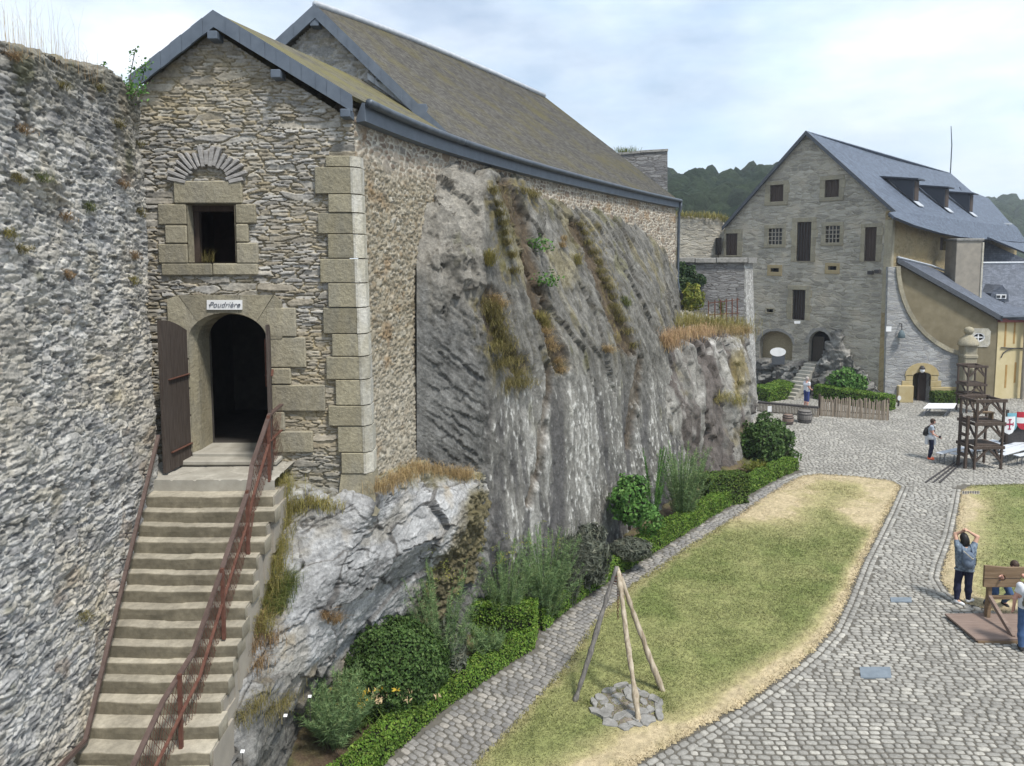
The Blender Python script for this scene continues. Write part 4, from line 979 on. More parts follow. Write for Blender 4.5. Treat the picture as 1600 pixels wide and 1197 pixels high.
    br = np.array([.07, .05, .03])*(1+.5*gr)[..., None]; c = lerp3(c, br, np.clip(seam*1.1, 0, 1)*.85*(1-left))
    moss = np.maximum.reduce([pl(wpx, wpy, [(766, 290), (782, 370), (800, 440)], 16), pl(wpx, wpy, [(762, 480), (775, 545), (800, 600)], 38), pl(wpx, wpy, [(810, 295), (845, 320)], 26), pl(wpx, wpy, [(930, 360), (955, 440), (975, 530)], 14), .9*pl(wpx, wpy, [(860, 555), (878, 575)], 16)])
    moss = moss*ss(-.25, .15, fine+.6*gr+.1); c = lerp3(c, np.array([.135, .112, .045])*(1+.5*gr)[..., None], .75*moss*ss(-.3, .25, fbm(G, 7, 3, seed+71)))
    grn = ss(.3, .55, fbm(G, (1.1, 1.1, .7), 4, seed+12)+.15*gr)*ss(720, 600, py); c = lerp3(c, np.array([.13, .125, .05]), .5*grn)
    h *= .12+.88*ss(648, 690, px)
    return h, c
cliff = [
 [(640, 250, 15.6), (690, 262, 16.6), (765, 262, 18.6), (820, 285, 21.3), (880, 305, 24.2), (950, 322, 27.8), (1010, 340, 31.8), (1056, 390, 35)],
 [(650, 330, 15.3), (688, 288, 16.0), (765, 270, 17.1), (820, 302, 19.75), (880, 332, 22.3), (950, 350, 25.7), (1010, 378, 29.3), (1058, 440, 32.8)],
 [(651, 430, 14.75), (695, 395, 15.0), (756, 400, 15.9), (815, 420, 18), (890, 440, 20.6), (965, 440, 23.6), (1025, 450, 27), (1064, 485, 32)],
 [(651, 540, 14.6), (700, 540, 15.1), (757, 520, 15.5), (820, 540, 17.2), (895, 545, 19.2), (970, 550, 22), (1035, 540, 25.5), (1072, 525, 31)],
 [(651, 640, 14.6), (705, 650, 15.1), (762, 650, 15.6), (820, 660, 16.9), (895, 650, 18.9), (965, 640, 21.5), (1040, 620, 25), (1100, 600, 29)],
 [(651, 725, 14.6), (705, 740, 15.1), (758, 745, 15.7), (815, 760, 16.6), (885, 745, 18.5), (960, 730, 21), (1045, 700, 24.5), (1110, 680, 28.4)],
 [(650, 850, 14.6), (690, 900, 15), (737, 945, 15.4), (810, 930, 16.3), (880, 890, 18.1), (955, 850, 20.4), (1050, 790, 24), (1120, 750, 28)],
 [(650, 1000, 14.4), (690, 1050, 14.8), (730, 1030, 15.2), (805, 1000, 16.0), (876, 950, 17.8), (950, 900, 20.1), (1050, 830, 23.7), (1125, 780, 28)]]
G, col, F = rock(cliff, 520, 380, cliff_col, 'cliff', .085, 101)
CLIFF = (G.reshape(-1, 3), F)
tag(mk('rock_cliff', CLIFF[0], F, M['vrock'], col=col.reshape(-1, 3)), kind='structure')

def ledge_col(G, px, py, amp, seed):
    st = fbm(G, (1.6, 1.6, .2), 4, seed+1); fine = fbm(G, (3.5, 3.5, 1.5), 4, seed+3); gr = fbm(G, (9, 9, 4), 3, seed+4); blk = np.round(2.5*fbm(G, (.7, .7, .35), 3, seed+6))/2.5
    uu = G[..., 0]*.6+G[..., 1]*.8; wv = .2*fine+.1*gr; f1_, k1_, r1_ = facets(uu+wv, G[..., 2]+wv, .8, 1.5, seed+41, .34); f2_, k2_, r2_ = facets(uu+wv, G[..., 2]+wv, .3, .55, seed+45, .14); h = amp*(.9*st+.7*fine+.4*gr)+f1_+f2_
    c = np.array([.20, .195, .18])*(1+.4*(r1_-.5)+.3*(r2_-.5)+.4*st+.3*fine+.2*gr)[..., None]; c = lerp3(c, np.array([.085, .07, .065]), .75*ss(.0, .3, -st+.15*fine+.25*ss(1090, 1120, px)*ss(1160, 1130, px)))
    c = lerp3(c, np.array([.20, .16, .06])*(1+.3*gr)[..., None], .75*pl(px+6*fine, py, [(1150, 555), (1152, 630)], 16)); c = lerp3(c, np.array([.15, .125, .06]), .6*ss(.15, .4, fbm(G, .8, 4, seed+9)))
    c = lerp3(c, np.array([.05, .045, .04]), .7*np.maximum(k1_*.8, k2_*.5)); c = lerp3(c, np.array([.40, .39, .37]), .8*ss(.25, .5, gr+.4*st)*ss(560, 545, py)+.35*ss(.3, .55, fine)); return h, c
ledge = [
 [(1030, 470, 33.5), (1052, 480, 34), (1090, 490, 35.5), (1130, 495, 37), (1172, 505, 38)],
 [(1015, 525, 28.0), (1052, 520, 29.5), (1092, 515, 31.5), (1132, 512, 33.5), (1170, 510, 36)],
 [(1008, 548, 25.0), (1050, 546, 26.2), (1090, 539, 28.0), (1130, 533, 30.2), (1166, 524, 33.5)],
 [(1005, 580, 24.6), (1052, 578, 25.8), (1093, 570, 27.6), (1136, 560, 29.8), (1170, 550, 33)],
 [(1010, 640, 24.4), (1060, 640, 25.3), (1100, 630, 27.1), (1145, 620, 29.2), (1176, 610, 32)],
 [(1015, 800, 24.0), (1065, 785, 24.9), (1110, 765, 26.5), (1150, 745, 28.4), (1186, 720, 30.5)],
 [(1015, 850, 23.8), (1065, 830, 24.7), (1110, 800, 26.3), (1150, 775, 28.2), (1190, 745, 30.2)]]
G, col, F = rock(ledge, 180, 170, ledge_col, 'ledge', .09, 201)
LEDGE = (G.reshape(-1, 3), F); tag(mk('rock_ledge', LEDGE[0], F, M['vrock'], col=col.reshape(-1, 3)), kind='structure')

def out_col(G, px, py, amp, seed):
    fine = fbm(G, (4, 4, 4), 4, seed+3); gr = fbm(G, 11, 3, seed+4); q = fbm(G, 1.0, 4, seed)
    # bedding planes dip to the right: fissures along the dip
    a = G[..., 0]*.8+G[..., 1]*.55; b_ = -G[..., 0]*.45+G[..., 1]*.2+G[..., 2]*1.0
    F1, F2, rid, dx, dy = vor(a+.25*q+.1*fine, b_+.15*fine+.2*q, .95, .55, seed+7); e = F2-F1; e1 = ss(.06, .0, e)*ss(-.25, .15, fbm(G, .8, 3, seed+18))
    H1, H2, r2, ex, ey = vor(a+.12*fine, b_+.1*fine, .22, .09, seed+8); e2 = ss(.13, .02, H2-H1)*ss(-.05, .3, fbm(G, 1.3, 3, seed+11))
    seamface = np.maximum(ss(0, 1, (dseg(px, py, [(745, 745), (735, 860), (690, 930), (650, 985), (600, 1010)]) < 1e9)*1.0)*ss(40, 18, dseg(px+8*fine, py, [(752, 790), (735, 860), (700, 915), (670, 960), (640, 1010)])), 0)
    hi = ss(-.05, .1, b_*0+q*0+1)
    ff = fbm(np.stack([a*1.0, b_*4.2, a*0], -1), 3.0, 4, seed+15); cr_ = ss(.10, .0, np.abs(fbm(np.stack([a*.8+b_*.8, b_*2.0, a*0], -1), 2.4, 4, seed+16)))*ss(-.1, .25, fbm(G, .9, 3, seed+17)); fa, ka, ra_ = facets(a+.2*q+.15*fine, b_+.12*fine, 1.3, .8, seed+31, .20); fb, kb, rb2 = facets(a+.1*fine, b_+.1*fine, .45, .24, seed+35, .05); fc_, kc, rc2 = facets(a+.06*fine, b_+.05*fine, .16, .07, seed+39, .016); h = amp*(q*.8+.3*fine)+fa+fb+fc_-.035*cr_+.012*gr
    c = np.array([.30, .303, .305])*(1+.2*fine+.18*gr+.12*q)[..., None]; c = c*(.74+.3*ra_+.22*rb2+.12*rc2+.2*ff)[..., None]; e1 = ka; e2 = np.maximum(kb*.6, kc*.35)*ss(-.2, .2, fbm(G, 1.0, 3, seed+21)); c = lerp3(c, np.array([.26, .24, .20]), .6*ss(.05, .4, fbm(G, (1.2, 1.2, 2), 4, seed+19))); c = lerp3(c, np.array([.05, .045, .04]), .85*cr_)
    c = lerp3(c, np.array([.06, .055, .05]), .8*e1); c = lerp3(c, np.array([.09, .085, .08]), .85*e2)
    brn = ss(.25, .5, fbm(G, 1.4, 4, seed+13)); c = lerp3(c, np.array([.27, .21, .12]), .45*brn)
    c = lerp3(c, np.array([.10, .085, .04])*(1+.6*gr)[..., None], .92*seamface); h += seamface*.08*gr
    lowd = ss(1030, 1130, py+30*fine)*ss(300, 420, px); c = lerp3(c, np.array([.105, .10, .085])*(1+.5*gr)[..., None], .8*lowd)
    ge = ss(780, 755, py+14*fine-(px-500)*-.06); c = lerp3(c, np.array([.16, .14, .06]), .7*ge)
    return h, c
outc = [
 [(400, 740, 12.4), (500, 752, 12.9), (585, 745, 13.0), (640, 715, 14.6), (700, 728, 15.2), (752, 742, 15.7), (770, 750, 16.2)],
 [(408, 757, 11.85), (500, 777, 12.15), (578, 786, 12.35), (648, 745, 14.0), (700, 750, 14.7), (746, 760, 15.2), (765, 780, 15.8)],
 [(392, 850, 11.2), (470, 830, 11.7), (560, 822, 12.1), (640, 790, 13.4), (700, 790, 14.2), (744, 795, 14.9), (756, 850, 15.7)],
 [(376, 940, 10.6), (450, 930, 11.0), (530, 900, 11.6), (600, 870, 12.6), (660, 855, 13.4), (702, 852, 14.1), (738, 900, 15.4)],
 [(350, 1030, 9.95), (420, 1020, 10.3), (488, 985, 11.3), (552, 955, 12.35), (605, 928, 13.1), (648, 908, 13.7), (705, 955, 15.0)],
 [(318, 1130, 9.35), (388, 1105, 9.8), (440, 1075, 10.6), (500, 1030, 11.9), (555, 1000, 12.9), (612, 968, 13.6), (680, 1000, 14.8)],
 [(305, 1210, 8.95), (385, 1190, 9.5), (428, 1160, 10.5), (478, 1110, 11.9), (540, 1060, 12.8), (615, 1020, 13.6), (672, 1060, 14.6)],
 [(325, 1420, 8.2), (378, 1400, 9.3), (420, 1330, 10.5), (468, 1230, 12.0), (535, 1150, 12.9), (612, 1110, 13.8), (668, 1150, 14.5)]]
G, col, F = rock(outc, 300, 330, out_col, 'outcrop', .06, 301)
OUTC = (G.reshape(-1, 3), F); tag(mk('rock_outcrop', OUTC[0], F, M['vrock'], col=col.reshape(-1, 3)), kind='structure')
# planting bed: earth rising from the hedge to the foot of the rock
hb = [(*p, 0) for p in HEDGE_OUT]; HO = np.array(HEDGE_OUT)
dH = np.gradient(HO, axis=0); dH /= np.linalg.norm(dH, axis=1, keepdims=True); nH = np.stack([-dH[:, 1], dH[:, 0]], -1)
rows = []
for off, z in ((.12, .02), (.5, .06), (1.2, .18), (2.0, .4), (2.9, .75), (4.2, 1.1)):
    rows.append(np.concatenate([HO+nH*off, np.full((len(HO), 1), z)], 1))
G = patch(np.array(rows), 320, 60); G[..., 2] += .05*fbm(G, 2.2, 4, 7)+.02*fbm(G, 9, 3, 8)
g = fbm(G, 5, 4, 3); cs = lerp3(np.full(G.shape, .0)+np.array([.085, .062, .042]), np.array([.13, .11, .06]), ss(-.2, .3, g)); cs = lerp3(cs, np.array([.07, .085, .03]), .6*ss(.05, .4, fbm(G, 1.6, 3, 9)))
M['soil'] = m_vcol('garden_soil', 30, .4, .8, .03)
SOIL = (G.reshape(-1, 3), grid_faces(60, 320)); tag(mk('soil', SOIL[0], SOIL[1], M['soil'], col=cs.reshape(-1, 3)), kind='structure')
def bvh(*ms):
    V, F, o = [], [], 0
    for v, f in ms: V.append(v); F.append(f+o); o += len(v)
    return BVHTree.FromPolygons(np.concatenate(V).tolist(), np.concatenate(F).tolist())
BV = bvh(CLIFF, LEDGE, OUTC, SOIL, RAMP)
def surf(px, py, default=None):
    d = ray(px, py); hit = BV.ray_cast(Vector(CAMP), Vector(d))
    if hit[0] is None: return default, None
    n = np.array(hit[1]); n = n if (n @ (-d)) > 0 else -n
    return np.array(hit[0]), n
def drop(x, y, z=6.0):
    hit = BV.ray_cast(Vector((x, y, z)), Vector((0, 0, -1))); return (hit[0].z if hit[0] is not None else 0.0)

# ================================================================== STAIRS
NOS = [(775, 237, 427), (798.5, 231, 425), (821, 226, 416), (846, 220, 411), (871, 213, 402), (895.6, 205, 396), (921.8, 198, 390), (949.8, 190, 384), (978.5, 183, 376), (1007.6, 175, 370), (1033.8, 168, 363), (1063.6, 160, 355), (1095.4, 153, 346), (1134.6, 142, 338), (1175.7, 136, 330)]
ZL = 4.82; RISE = .175
st = thing('stone_stairs', 'long flight of worn stone steps climbing between the rampart and the rock', 'stairs', (-4.6, 11.5, 4.8))
random.seed(8); steps = []
for i, (py, xl, xr) in enumerate(NOS):
    z = ZL-RISE*(i+1); p = gz(xl-14, py, z); q = gz(xr, py, z); steps.append((z, (p[1]+q[1])/2, p[0], q[0]))
y = steps[-1][1]; dy = .175
for k in range(11):
    z, yy, a, b_ = steps[-1]; steps.append((z-RISE, yy-dy, a+.035, b_-.02))
def step_mesh(z, y, x0, x1, depth, seed, hgt=.19):
    nu, pr = 34, [(0.0, -hgt), (-.006, -hgt*.5), (-.004, -.028), (-.002, -.012), (.008, 0), (.5*depth, .004), (depth, .006)]
    xs = np.linspace(x0, x1, nu); G = np.zeros((len(pr), nu, 3))
    for k, (a, b_) in enumerate(pr): G[k, :, 0] = xs; G[k, :, 1] = y+a; G[k, :, 2] = z+b_
    wear = .018*np.exp(-((xs-(x0+x1)/2)/(.3*(x1-x0)))**2)
    n1 = fbm(np.stack([G[..., 0]*2, G[..., 1]*2+seed*3.7, G[..., 2]*4], -1), 1.5, 4, seed)
    G[..., 1] += .018*n1*(np.arange(len(pr)) < 5)[:, None]; G[..., 2] += .012*n1; G[2:, :, 2] -= wear[None]
    joint = x0+(x1-x0)*(.35+.3*((seed*37) % 10)/10); G[:5, :, 1] += (.02*np.exp(-((xs-joint)/.02)**2))[None]
    G[..., 2] += .01*((xs > joint)*1.0-.5)[None]*((seed % 3)-1)
    return G.reshape(-1, 3), grid_faces(len(pr), nu)
M['vstep'] = m_vcol('step_stone', 14, .25, .5, .012)
for i, (z, y, x0, x1) in enumerate(steps):
    V, F = step_mesh(z, y, x0-.15, x1+random.uniform(-.02, .04), .30, i+1)
    # closed right end
    k = len(V)//34; e = [j*34+33 for j in range(k)]
    b0 = len(V); V = np.vstack([V, V[e]+np.array([0, 0, 0])*1.0]); ext = V[e].copy(); ext[:, 2] = z-.21
    V = np.vstack([V, ext]); F = list(F)
    for j in range(k-1): F.append([e[j], e[j+1], b0+k+j+1, b0+k+j])
    mbk = MB(); mbk.box(((x0+x1)/2-.08, y+.40, z-.36), (x1-x0+.16, .66, .66)); mbk.build('step_core', M['concrete'], st)
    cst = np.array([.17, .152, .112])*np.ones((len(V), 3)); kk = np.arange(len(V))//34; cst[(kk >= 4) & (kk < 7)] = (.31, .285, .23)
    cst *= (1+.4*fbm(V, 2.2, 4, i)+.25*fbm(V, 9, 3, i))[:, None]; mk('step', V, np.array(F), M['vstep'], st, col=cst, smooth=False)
# landing and two door steps
z, y, x0, x1 = steps[0]; yl = gz(330, 750, ZL)[1]; xa, xb = gz(232, 750, ZL)[0], gz(429, 750, ZL)[0]
nu, nv = 70, 40; X, Y = np.meshgrid(np.linspace(xa-.3, xb, nu), np.linspace(yl, FY+.15, nv)); nn = fbm(np.stack([X, Y, X*0], -1), 1.5, 3, 3); F1, F2, rid, _, _ = vor(X+.1*nn, Y+.1*nn, .55, .38, 5)
Z = ZL+.012*nn-.02*ss(.08, .0, F2-F1)+.02*(rid-.5)
row = np.stack([X[0], Y[0]+.02*nn[0], Z[0]-.2], -1); G = np.concatenate([row[None], np.stack([X, Y, Z], -1)], 0)
mk('landing', G.reshape(-1, 3), grid_faces(nv+1, nu), M['step'], st, smooth=False)
mb = MB()
mb.box(((dx0+dx1)/2+.02, FY-.12, (ZL+dz0)/2-.02), (dx1-dx0+.35, .5, (dz0-ZL)*.55), None, .02); mb.build('door_step', M['step'], st)
mb = MB(); mb.box(((dx0+dx1)/2, FY+.25, dz0-.07), (dx1-dx0+.02, .72, .16), None, .02); mb.build('door_step', M['step'], st)

# right handrail: flat top rail, mid rail, posts, expanded-metal panel
def yx(x, y, Y): sl = -ray(x, y)[2]/ray(x, y)[1]; return (x, y, Y*((y-405)/FPX)/sl)
RT = [(440, 632, 12.38), (421, 648, 11.62), (394, 726, 11.1), (388, 765, 10.85), (348, 886, 10.08), (302, 1020, 9.5), (283, 1050, 9.25), (255, 1095, 8.95), (208, 1197, 8.4), (150, 1330, 7.9)]
RM = [(440, 672, 12.38), (421, 690, 11.62), (396, 775, 11.0), (388, 812, 10.85), (349, 938, 10.08), (312, 1058, 9.5), (285, 1112, 9.15), (262, 1160, 8.9), (242, 1200, 8.6), (200, 1300, 8.1)]
PO = [((421, 648), (421, 748), 11.62), ((388, 765), (388, 864), 10.85), ((348, 886), (350, 993), 10.08), ((283, 1050), (284, 1206), 9.22)]
hr = thing('stair_railing', 'rusty red-brown iron railing with wire mesh down the open right side of the stairs', 'railing', (-3.6, 10.5, 4))
top = [un(*yx(*p)) for p in RT]; mid = [un(*yx(*p)) for p in RM]; low = [a+(b_-a)*2.05 for a, b_ in zip(top, mid)]
mb = MB()
for a, b_ in zip(top, top[1:]): mb.bar(a, b_+(b_-a)*.01, .065, .03)
mb.build('handrail', M['rail_brown'], hr)
mb = MB()
for a, b_ in zip(mid, mid[1:]): mb.bar(a, b_, .04, .02)
mb.build('mid_rail', M['rust'], hr)
for a, b_, Y in PO:
    mb = MB(); a, b_ = un(*yx(*a, Y)), un(*yx(*b_, Y)); a[:2] = b_[:2]*.5+a[:2]*.5; mb.bar(a, b_-(0, 0, .05), .045, .045); mb.build('post', M['rust'], hr)
mb = MB(); d_ = [np.linalg.norm(b_-a) for a, b_ in zip(top, top[1:])]; arc = np.concatenate([[0], np.cumsum(d_)])
def at(line, s): return np.array([np.interp(s, arc, [p[k] for p in line]) for k in range(3)])
s = 0; hgt = 0.82
while s < arc[-1]-.02:                                       # diamond mesh strands
    for sg_ in (1, -1):
        s1 = s+sg_*.42
        if 0 <= s1 <= arc[-1]:
            a = at(top, s)-(0, 0, .02); b_ = at(top, s1)-(0, 0, hgt); mb.bar(a, b_, .005, .004)
    s += .085
mb.build('mesh_panel', M['rust'], hr)
# left handrail on the wall
LT = [(247, 678), (236, 725), (215, 820), (196, 905), (172, 1002), (152, 1085), (141, 1110), (110, 1150), (75, 1197), (20, 1270)]
hl_ = thing('wall_handrail', 'slim dark iron handrail fixed to the rampart wall on the left of the stairs', 'handrail', (-5.3, 10, 4))
pts = []
for p in LT:
    q = onv(*p, Q0+nR*.13, Q0+nR*.13+dR); pts.append(q)
pts = np.array(pts)
def seglin(P): f = np.linspace(0, 1, len(P))[:, None]; A_ = np.concatenate([1-f, f], 1); sol = np.linalg.lstsq(A_, P, rcond=None)[0]; return A_ @ sol
pts[:7] = seglin(pts[:7]); pts[6:] = pts[6]+(seglin(pts[6:])-seglin(pts[6:])[0])
mb = MB()
for a, b_ in zip(pts, pts[1:]): mb.bar(a, b_+(b_-a)*.01, .05, .045)
mb.build('handrail', M['rail_brown'], hl_)
for f in (.9, 2.2, 2.75, 3.4, 4.1, 4.9, 6.2, 7.4):
    i = int(f); p = pts[i]+(pts[i+1]-pts[i])*(f-i); mb = MB(); mb.bar(p-np.array([0, 0, .02]), p-np.array([nR[0], nR[1], 0])*.24-np.array([0, 0, .02]), .02, .02); mb.build('bracket', M['iron'], hl_)
# ================================================================== GABLED BUILDING AND ITS NEIGHBOURS
class PF:                                # a vertical wall plane: s along it, z up, d towards the viewer
    def __init__(s, A, B):
        s.A = np.array(A, float)[:2]; t = np.array(B, float)[:2]-s.A; s.len = np.linalg.norm(t); s.t = t/s.len
        n = np.array([s.t[1], -s.t[0]]); s.n = n if n @ (-s.A) > 0 else -n
        s.B = s.A+s.t*s.len
    def px(s, x, y): p = onv(x, y, s.A, s.B); return float((p[:2]-s.A) @ s.t), float(p[2])
    def to3(s, a, z, d=0.0): q = s.A+s.t*a+s.n*d; return np.array([q[0], q[1], z])
    def box(s, mb, a0, a1, z0, z1, d0, d1, bev=0.0):
        rot = Matrix(((s.t[0], s.n[0], 0, 0), (s.t[1], s.n[1], 0, 0), (0, 0, 1, 0), (0, 0, 0, 1)))
        mb.box(s.to3((a0+a1)/2, (z0+z1)/2, (d0+d1)/2), (abs(a1-a0), abs(d1-d0), abs(z1-z0)), rot, bev)
    def rect(s, x0, y0, x1, y1):
        a0, z1 = s.px(x0, (y0+y1)/2)[0], s.px((x0+x1)/2, y0)[1]; a1, z0 = s.px(x1, (y0+y1)/2)[0], s.px((x0+x1)/2, y1)[1]
        return a0, a1, z0, z1
def wall_holes(name, pf, outline, holes, depth, mat, parent, back=None):
    loops = [outline]+holes; V3 = [[Vector((a, z, 0)) for a, z in l] for l in loops]
    tris = tessellate_polygon(V3); flat = [p for l in loops for p in l]
    bm_ = bmesh.new(); ul = bm_.loops.layers.uv.new('UVMap'); vs_ = [bm_.verts.new(pf.to3(a, z)) for a, z in flat]
    nrm = Vector((pf.n[0], pf.n[1], 0))
    for t_ in tris:
        try: f = bm_.faces.new([vs_[i] for i in t_])
        except ValueError: continue
        f.normal_update()
        if f.normal.dot(nrm) < 0: f.normal_flip()
        for l in f.loops: a = flat[l.vert.index if l.vert.index >= 0 else 0]
    bm_.verts.index_update()
    for f in bm_.faces:
        for l in f.loops: l[ul].uv = flat[l.vert.index]
    o = 0
    for l in loops:
        n = len(l)
        for i in range(n):
            j = (i+1) % n; a, b_ = l[i], l[j]; dz = depth
            q = [pf.to3(*a), pf.to3(*b_), pf.to3(*b_, -dz), pf.to3(*a, -dz)]
            f = bm_.faces.new([bm_.verts.new(p) for p in q]); L_ = math.hypot(b_[0]-a[0], b_[1]-a[1])
            for lp, uv in zip(f.loops, ((a[0]+a[1], a[1]), (a[0]+a[1]+L_, b_[1]), (a[0]+a[1]+L_, b_[1]+dz), (a[0]+a[1], a[1]+dz))): lp[ul].uv = uv
    me = bpy.data.meshes.new(name); bm_.to_mesh(me); bm_.free(); return link(name, me, mat, parent)
def rloop(r): a0, a1, z0, z1 = r; return [(a0, z0), (a1, z0), (a1, z1), (a0, z1)]
def archloop(pf, x0, x1, yt, ys_, yb, n=9):
    a0, a1, z0, zs_ = pf.rect(x0, ys_, x1, yb); zt_ = pf.px((x0+x1)/2, yt)[1]; c = (a0+a1)/2
    return [(a0, z0), (a1, z0)]+[(c+(a1-a0)/2*math.cos(a), zs_+(zt_-zs_)*math.sin(a)) for a in np.linspace(0, math.pi, n)]
Cr, Cl = np.array([21.75, 42.4]), np.array([14.47, 49.7])
pc = PF(Cl, Cr)
gh = thing('gabled_house', 'big grey stone gabled building with blue slate roof and three dormers', 'house', (*Cr, 0))
ap = pc.px(1262, 208); le = pc.px(1135, 352); re = pc.px(1386, 330)
WIN = {  # inner rectangle, surround margin (left, top, right, bottom), kind
 'a': ((1203, 289, 1224, 315), (8, 6, 8, 6), 'shutter'), 'b': ((1289, 281, 1311, 308), (8, 7, 8, 6), 'shutter'),
 'c': ((1201, 357, 1222, 382), (7, 6, 6, 5), 'grille'), 'd': ((1290, 353, 1312, 379), (7, 6, 6, 5), 'grille'),
 'e': ((1245, 347, 1267, 408), (8, 7, 8, 1), 'door'), 'f': ((1351, 355, 1369, 408), (7, 6, 9, 1), 'door'),
 'g': ((1134, 365, 1152, 399), (3, 7, 8, 2), 'door'), 'h': ((1204, 419, 1217, 425), (5, 5, 5, 6), 'slot'), 'i': ((1294, 416, 1307, 422), (5, 5, 5, 6), 'slot'),
 'j': ((1238, 453, 1258, 500), (8, 7, 8, 0), 'bars'), 'k': ((1198, 483, 1208, 488), (2, 2, 2, 2), 'slot')}
rects = {k: pc.rect(*v[0]) for k, v in WIN.items()}
niche = archloop(pc, 1187, 1238, 517, 535, 562); arch = archloop(pc, 1263, 1298, 517, 537, 567)
out = [(-.6, -.6), (pc.len+.0, -.6), (pc.len, re[1]), ap, (0, le[1]), (-.6, le[1]-.6)]
wall_holes('gable_wall', pc, out, [rloop(r) for r in rects.values()]+[niche, arch], .45, M['stone_c'], gh)
for k, (rc_, mg, kind) in WIN.items():
    a0, a1, z0, z1 = rects[k]; o0, o1, y0_, y1_ = pc.rect(rc_[0]-mg[0], rc_[1]-mg[1], rc_[2]+mg[2], rc_[3]+mg[3])
    mb = MB(); D = .035; random.seed(ord(k))
    pc.box(mb, o0, o1, z1, y1_, -.2, D, .015)
    if mg[3] > 0: pc.box(mb, o0, o1, y0_, z0, -.2, D+.02, .015)
    n = max(1, int((z1-z0)/.45))
    for i in range(n):
        for a, b_ in ((o0, a0), (a1, o1)):
            e = random.uniform(-.06, .1) if i % 2 else 0.0
            if a == o0: pc.box(mb, a-e, b_, z0+(z1-z0)*i/n+.004, z0+(z1-z0)*(i+1)/n-.004, -.2, D-.004*(i % 2), .012)
            else: pc.box(mb, a, b_+e, z0+(z1-z0)*i/n+.004, z0+(z1-z0)*(i+1)/n-.004, -.2, D-.004*(i % 2), .012)
    w_ = mb.build('doorway' if kind == 'door' else 'window', M['dressed'] if k not in 'hi' else M['stone_brown'], gh)
    mb = MB()
    if kind in ('shutter', 'door', 'bars'):
        n = max(3, int((a1-a0)/.14)); dd = -.14 if kind != 'bars' else -.3
        for i in range(n): pc.box(mb, a0+(a1-a0)*i/n+.006, a0+(a1-a0)*(i+1)/n-.006, z0, z1, dd-.05, dd+(i % 2)*.008)
        mb.build('shutter' if kind != 'door' else 'door_leaf', M['shutter'], w_)
        if kind == 'bars' or k == 'e':
            mb = MB()
            for i in range(5): pc.box(mb, a0+(a1-a0)*(i+.5)/5-.02, a0+(a1-a0)*(i+.5)/5+.02, z0, z1, -.08, -.04)
            mb.build('bars', M['iron'], w_)
    else:
        pc.box(mb, a0, a1, z0, z1, -.44, -.36); mb.build('dark_opening' if kind == 'slot' else 'pane', M['black'] if kind == 'slot' else M['glass'], w_)
        if kind == 'grille':
            mb = MB()
            for i in range(1, 4): pc.box(mb, a0+(a1-a0)*i/4-.028, a0+(a1-a0)*i/4+.028, z0, z1, -.06, -.01)
            for i in range(1, 4): pc.box(mb, a0, a1, z0+(z1-z0)*i/4-.028, z0+(z1-z0)*i/4+.028, -.08, -.03)
            mb.build('grille', M['concrete'], w_)
mb = MB()
nb = [(a*.97+niche[0][0]*.03, z) for a, z in niche]; mb.poly([pc.to3(a, z, -.44) for a, z in niche])
mb.build('niche_wall', m_plain('niche_rubble', (.2, .165, .1), .95, sc=9, col2=(.32, .27, .18), bs=.8, bd=.03, aniso=(1, 1, 3)), gh)
mb = MB(); mb.poly([pc.to3(a, z, -2.6) for a, z in arch])
for i in range(len(arch)):
    a, b_ = arch[i], arch[(i+1) % len(arch)]; mb.poly([pc.to3(*a, -.45), pc.to3(*b_, -.45), pc.to3(*b_, -2.6), pc.to3(*a, -2.6)])
mb.build('passage', m_plain('passage_wall', (.06, .055, .05), .95, sc=5), gh)
a0, a1, z0, z1 = pc.rect(1264, 527, 1281, 567); mb = MB(); pc.box(mb, a0, a1, z0, z1, -.62, -.55); mb.build('door', m_wood('grey_brown_door', (.06, .05, .042), (.1, .085, .07)), gh)
mb = MB()                                                     # rough arch rings
for lp, wd in ((niche, .16), (arch, .2)):
    c = ((lp[0][0]+lp[1][0])/2, min(p[1] for p in lp[2:])); n = len(lp)-2
    for i in range(n-1):
        a, b_ = np.array(lp[2+i]), np.array(lp[3+i]); ua, ub = a-c, b_-c; ua, ub = ua/np.linalg.norm(ua), ub/np.linalg.norm(ub); e = wd+.05*(i % 2)
        q = [a, b_, b_+ub*e, a+ua*e]; mb.hull8([pc.to3(*p, .03) for p in q], [pc.to3(*p, -.1) for p in q])
mb.build('arch_stones', M['stone_c'] if False else m_plain('rough_arch_stone', (.18, .175, .165), .95, sc=8, col2=(.29, .28, .26), bs=.6, bd=.02), gh)
# roof
adir = np.array([.7071, .7071]); ddir = np.array([.7071, -.7071])
AP = pc.to3(*ap); AP2 = np.array([*(AP[:2]-adir*.25), AP[2]+.12]); RC = pc.to3(pc.len, re[1])
brk0 = np.array([*(RC[:2]-adir*.25+ddir*.25), RC[2]-.05])
rend = onv(1485, 270, AP[:2], AP[:2]+adir); RL = np.linalg.norm(rend[:2]-AP2[:2])
rend[2] = AP2[2]-.05
brk1 = np.array([*(brk0[:2]+adir*RL), brk0[2]])
n = 24; f = np.linspace(0, 1, n)[:, None]
rid = AP2*(1-f)+rend*f; rid[:, 2] -= .25*np.sin(f[:, 0]*np.pi)
bk = brk0*(1-f)+brk1*f
roof_strip('roof', rid, bk, M['roof_blue'], gh, 14, .12, 0, .12)
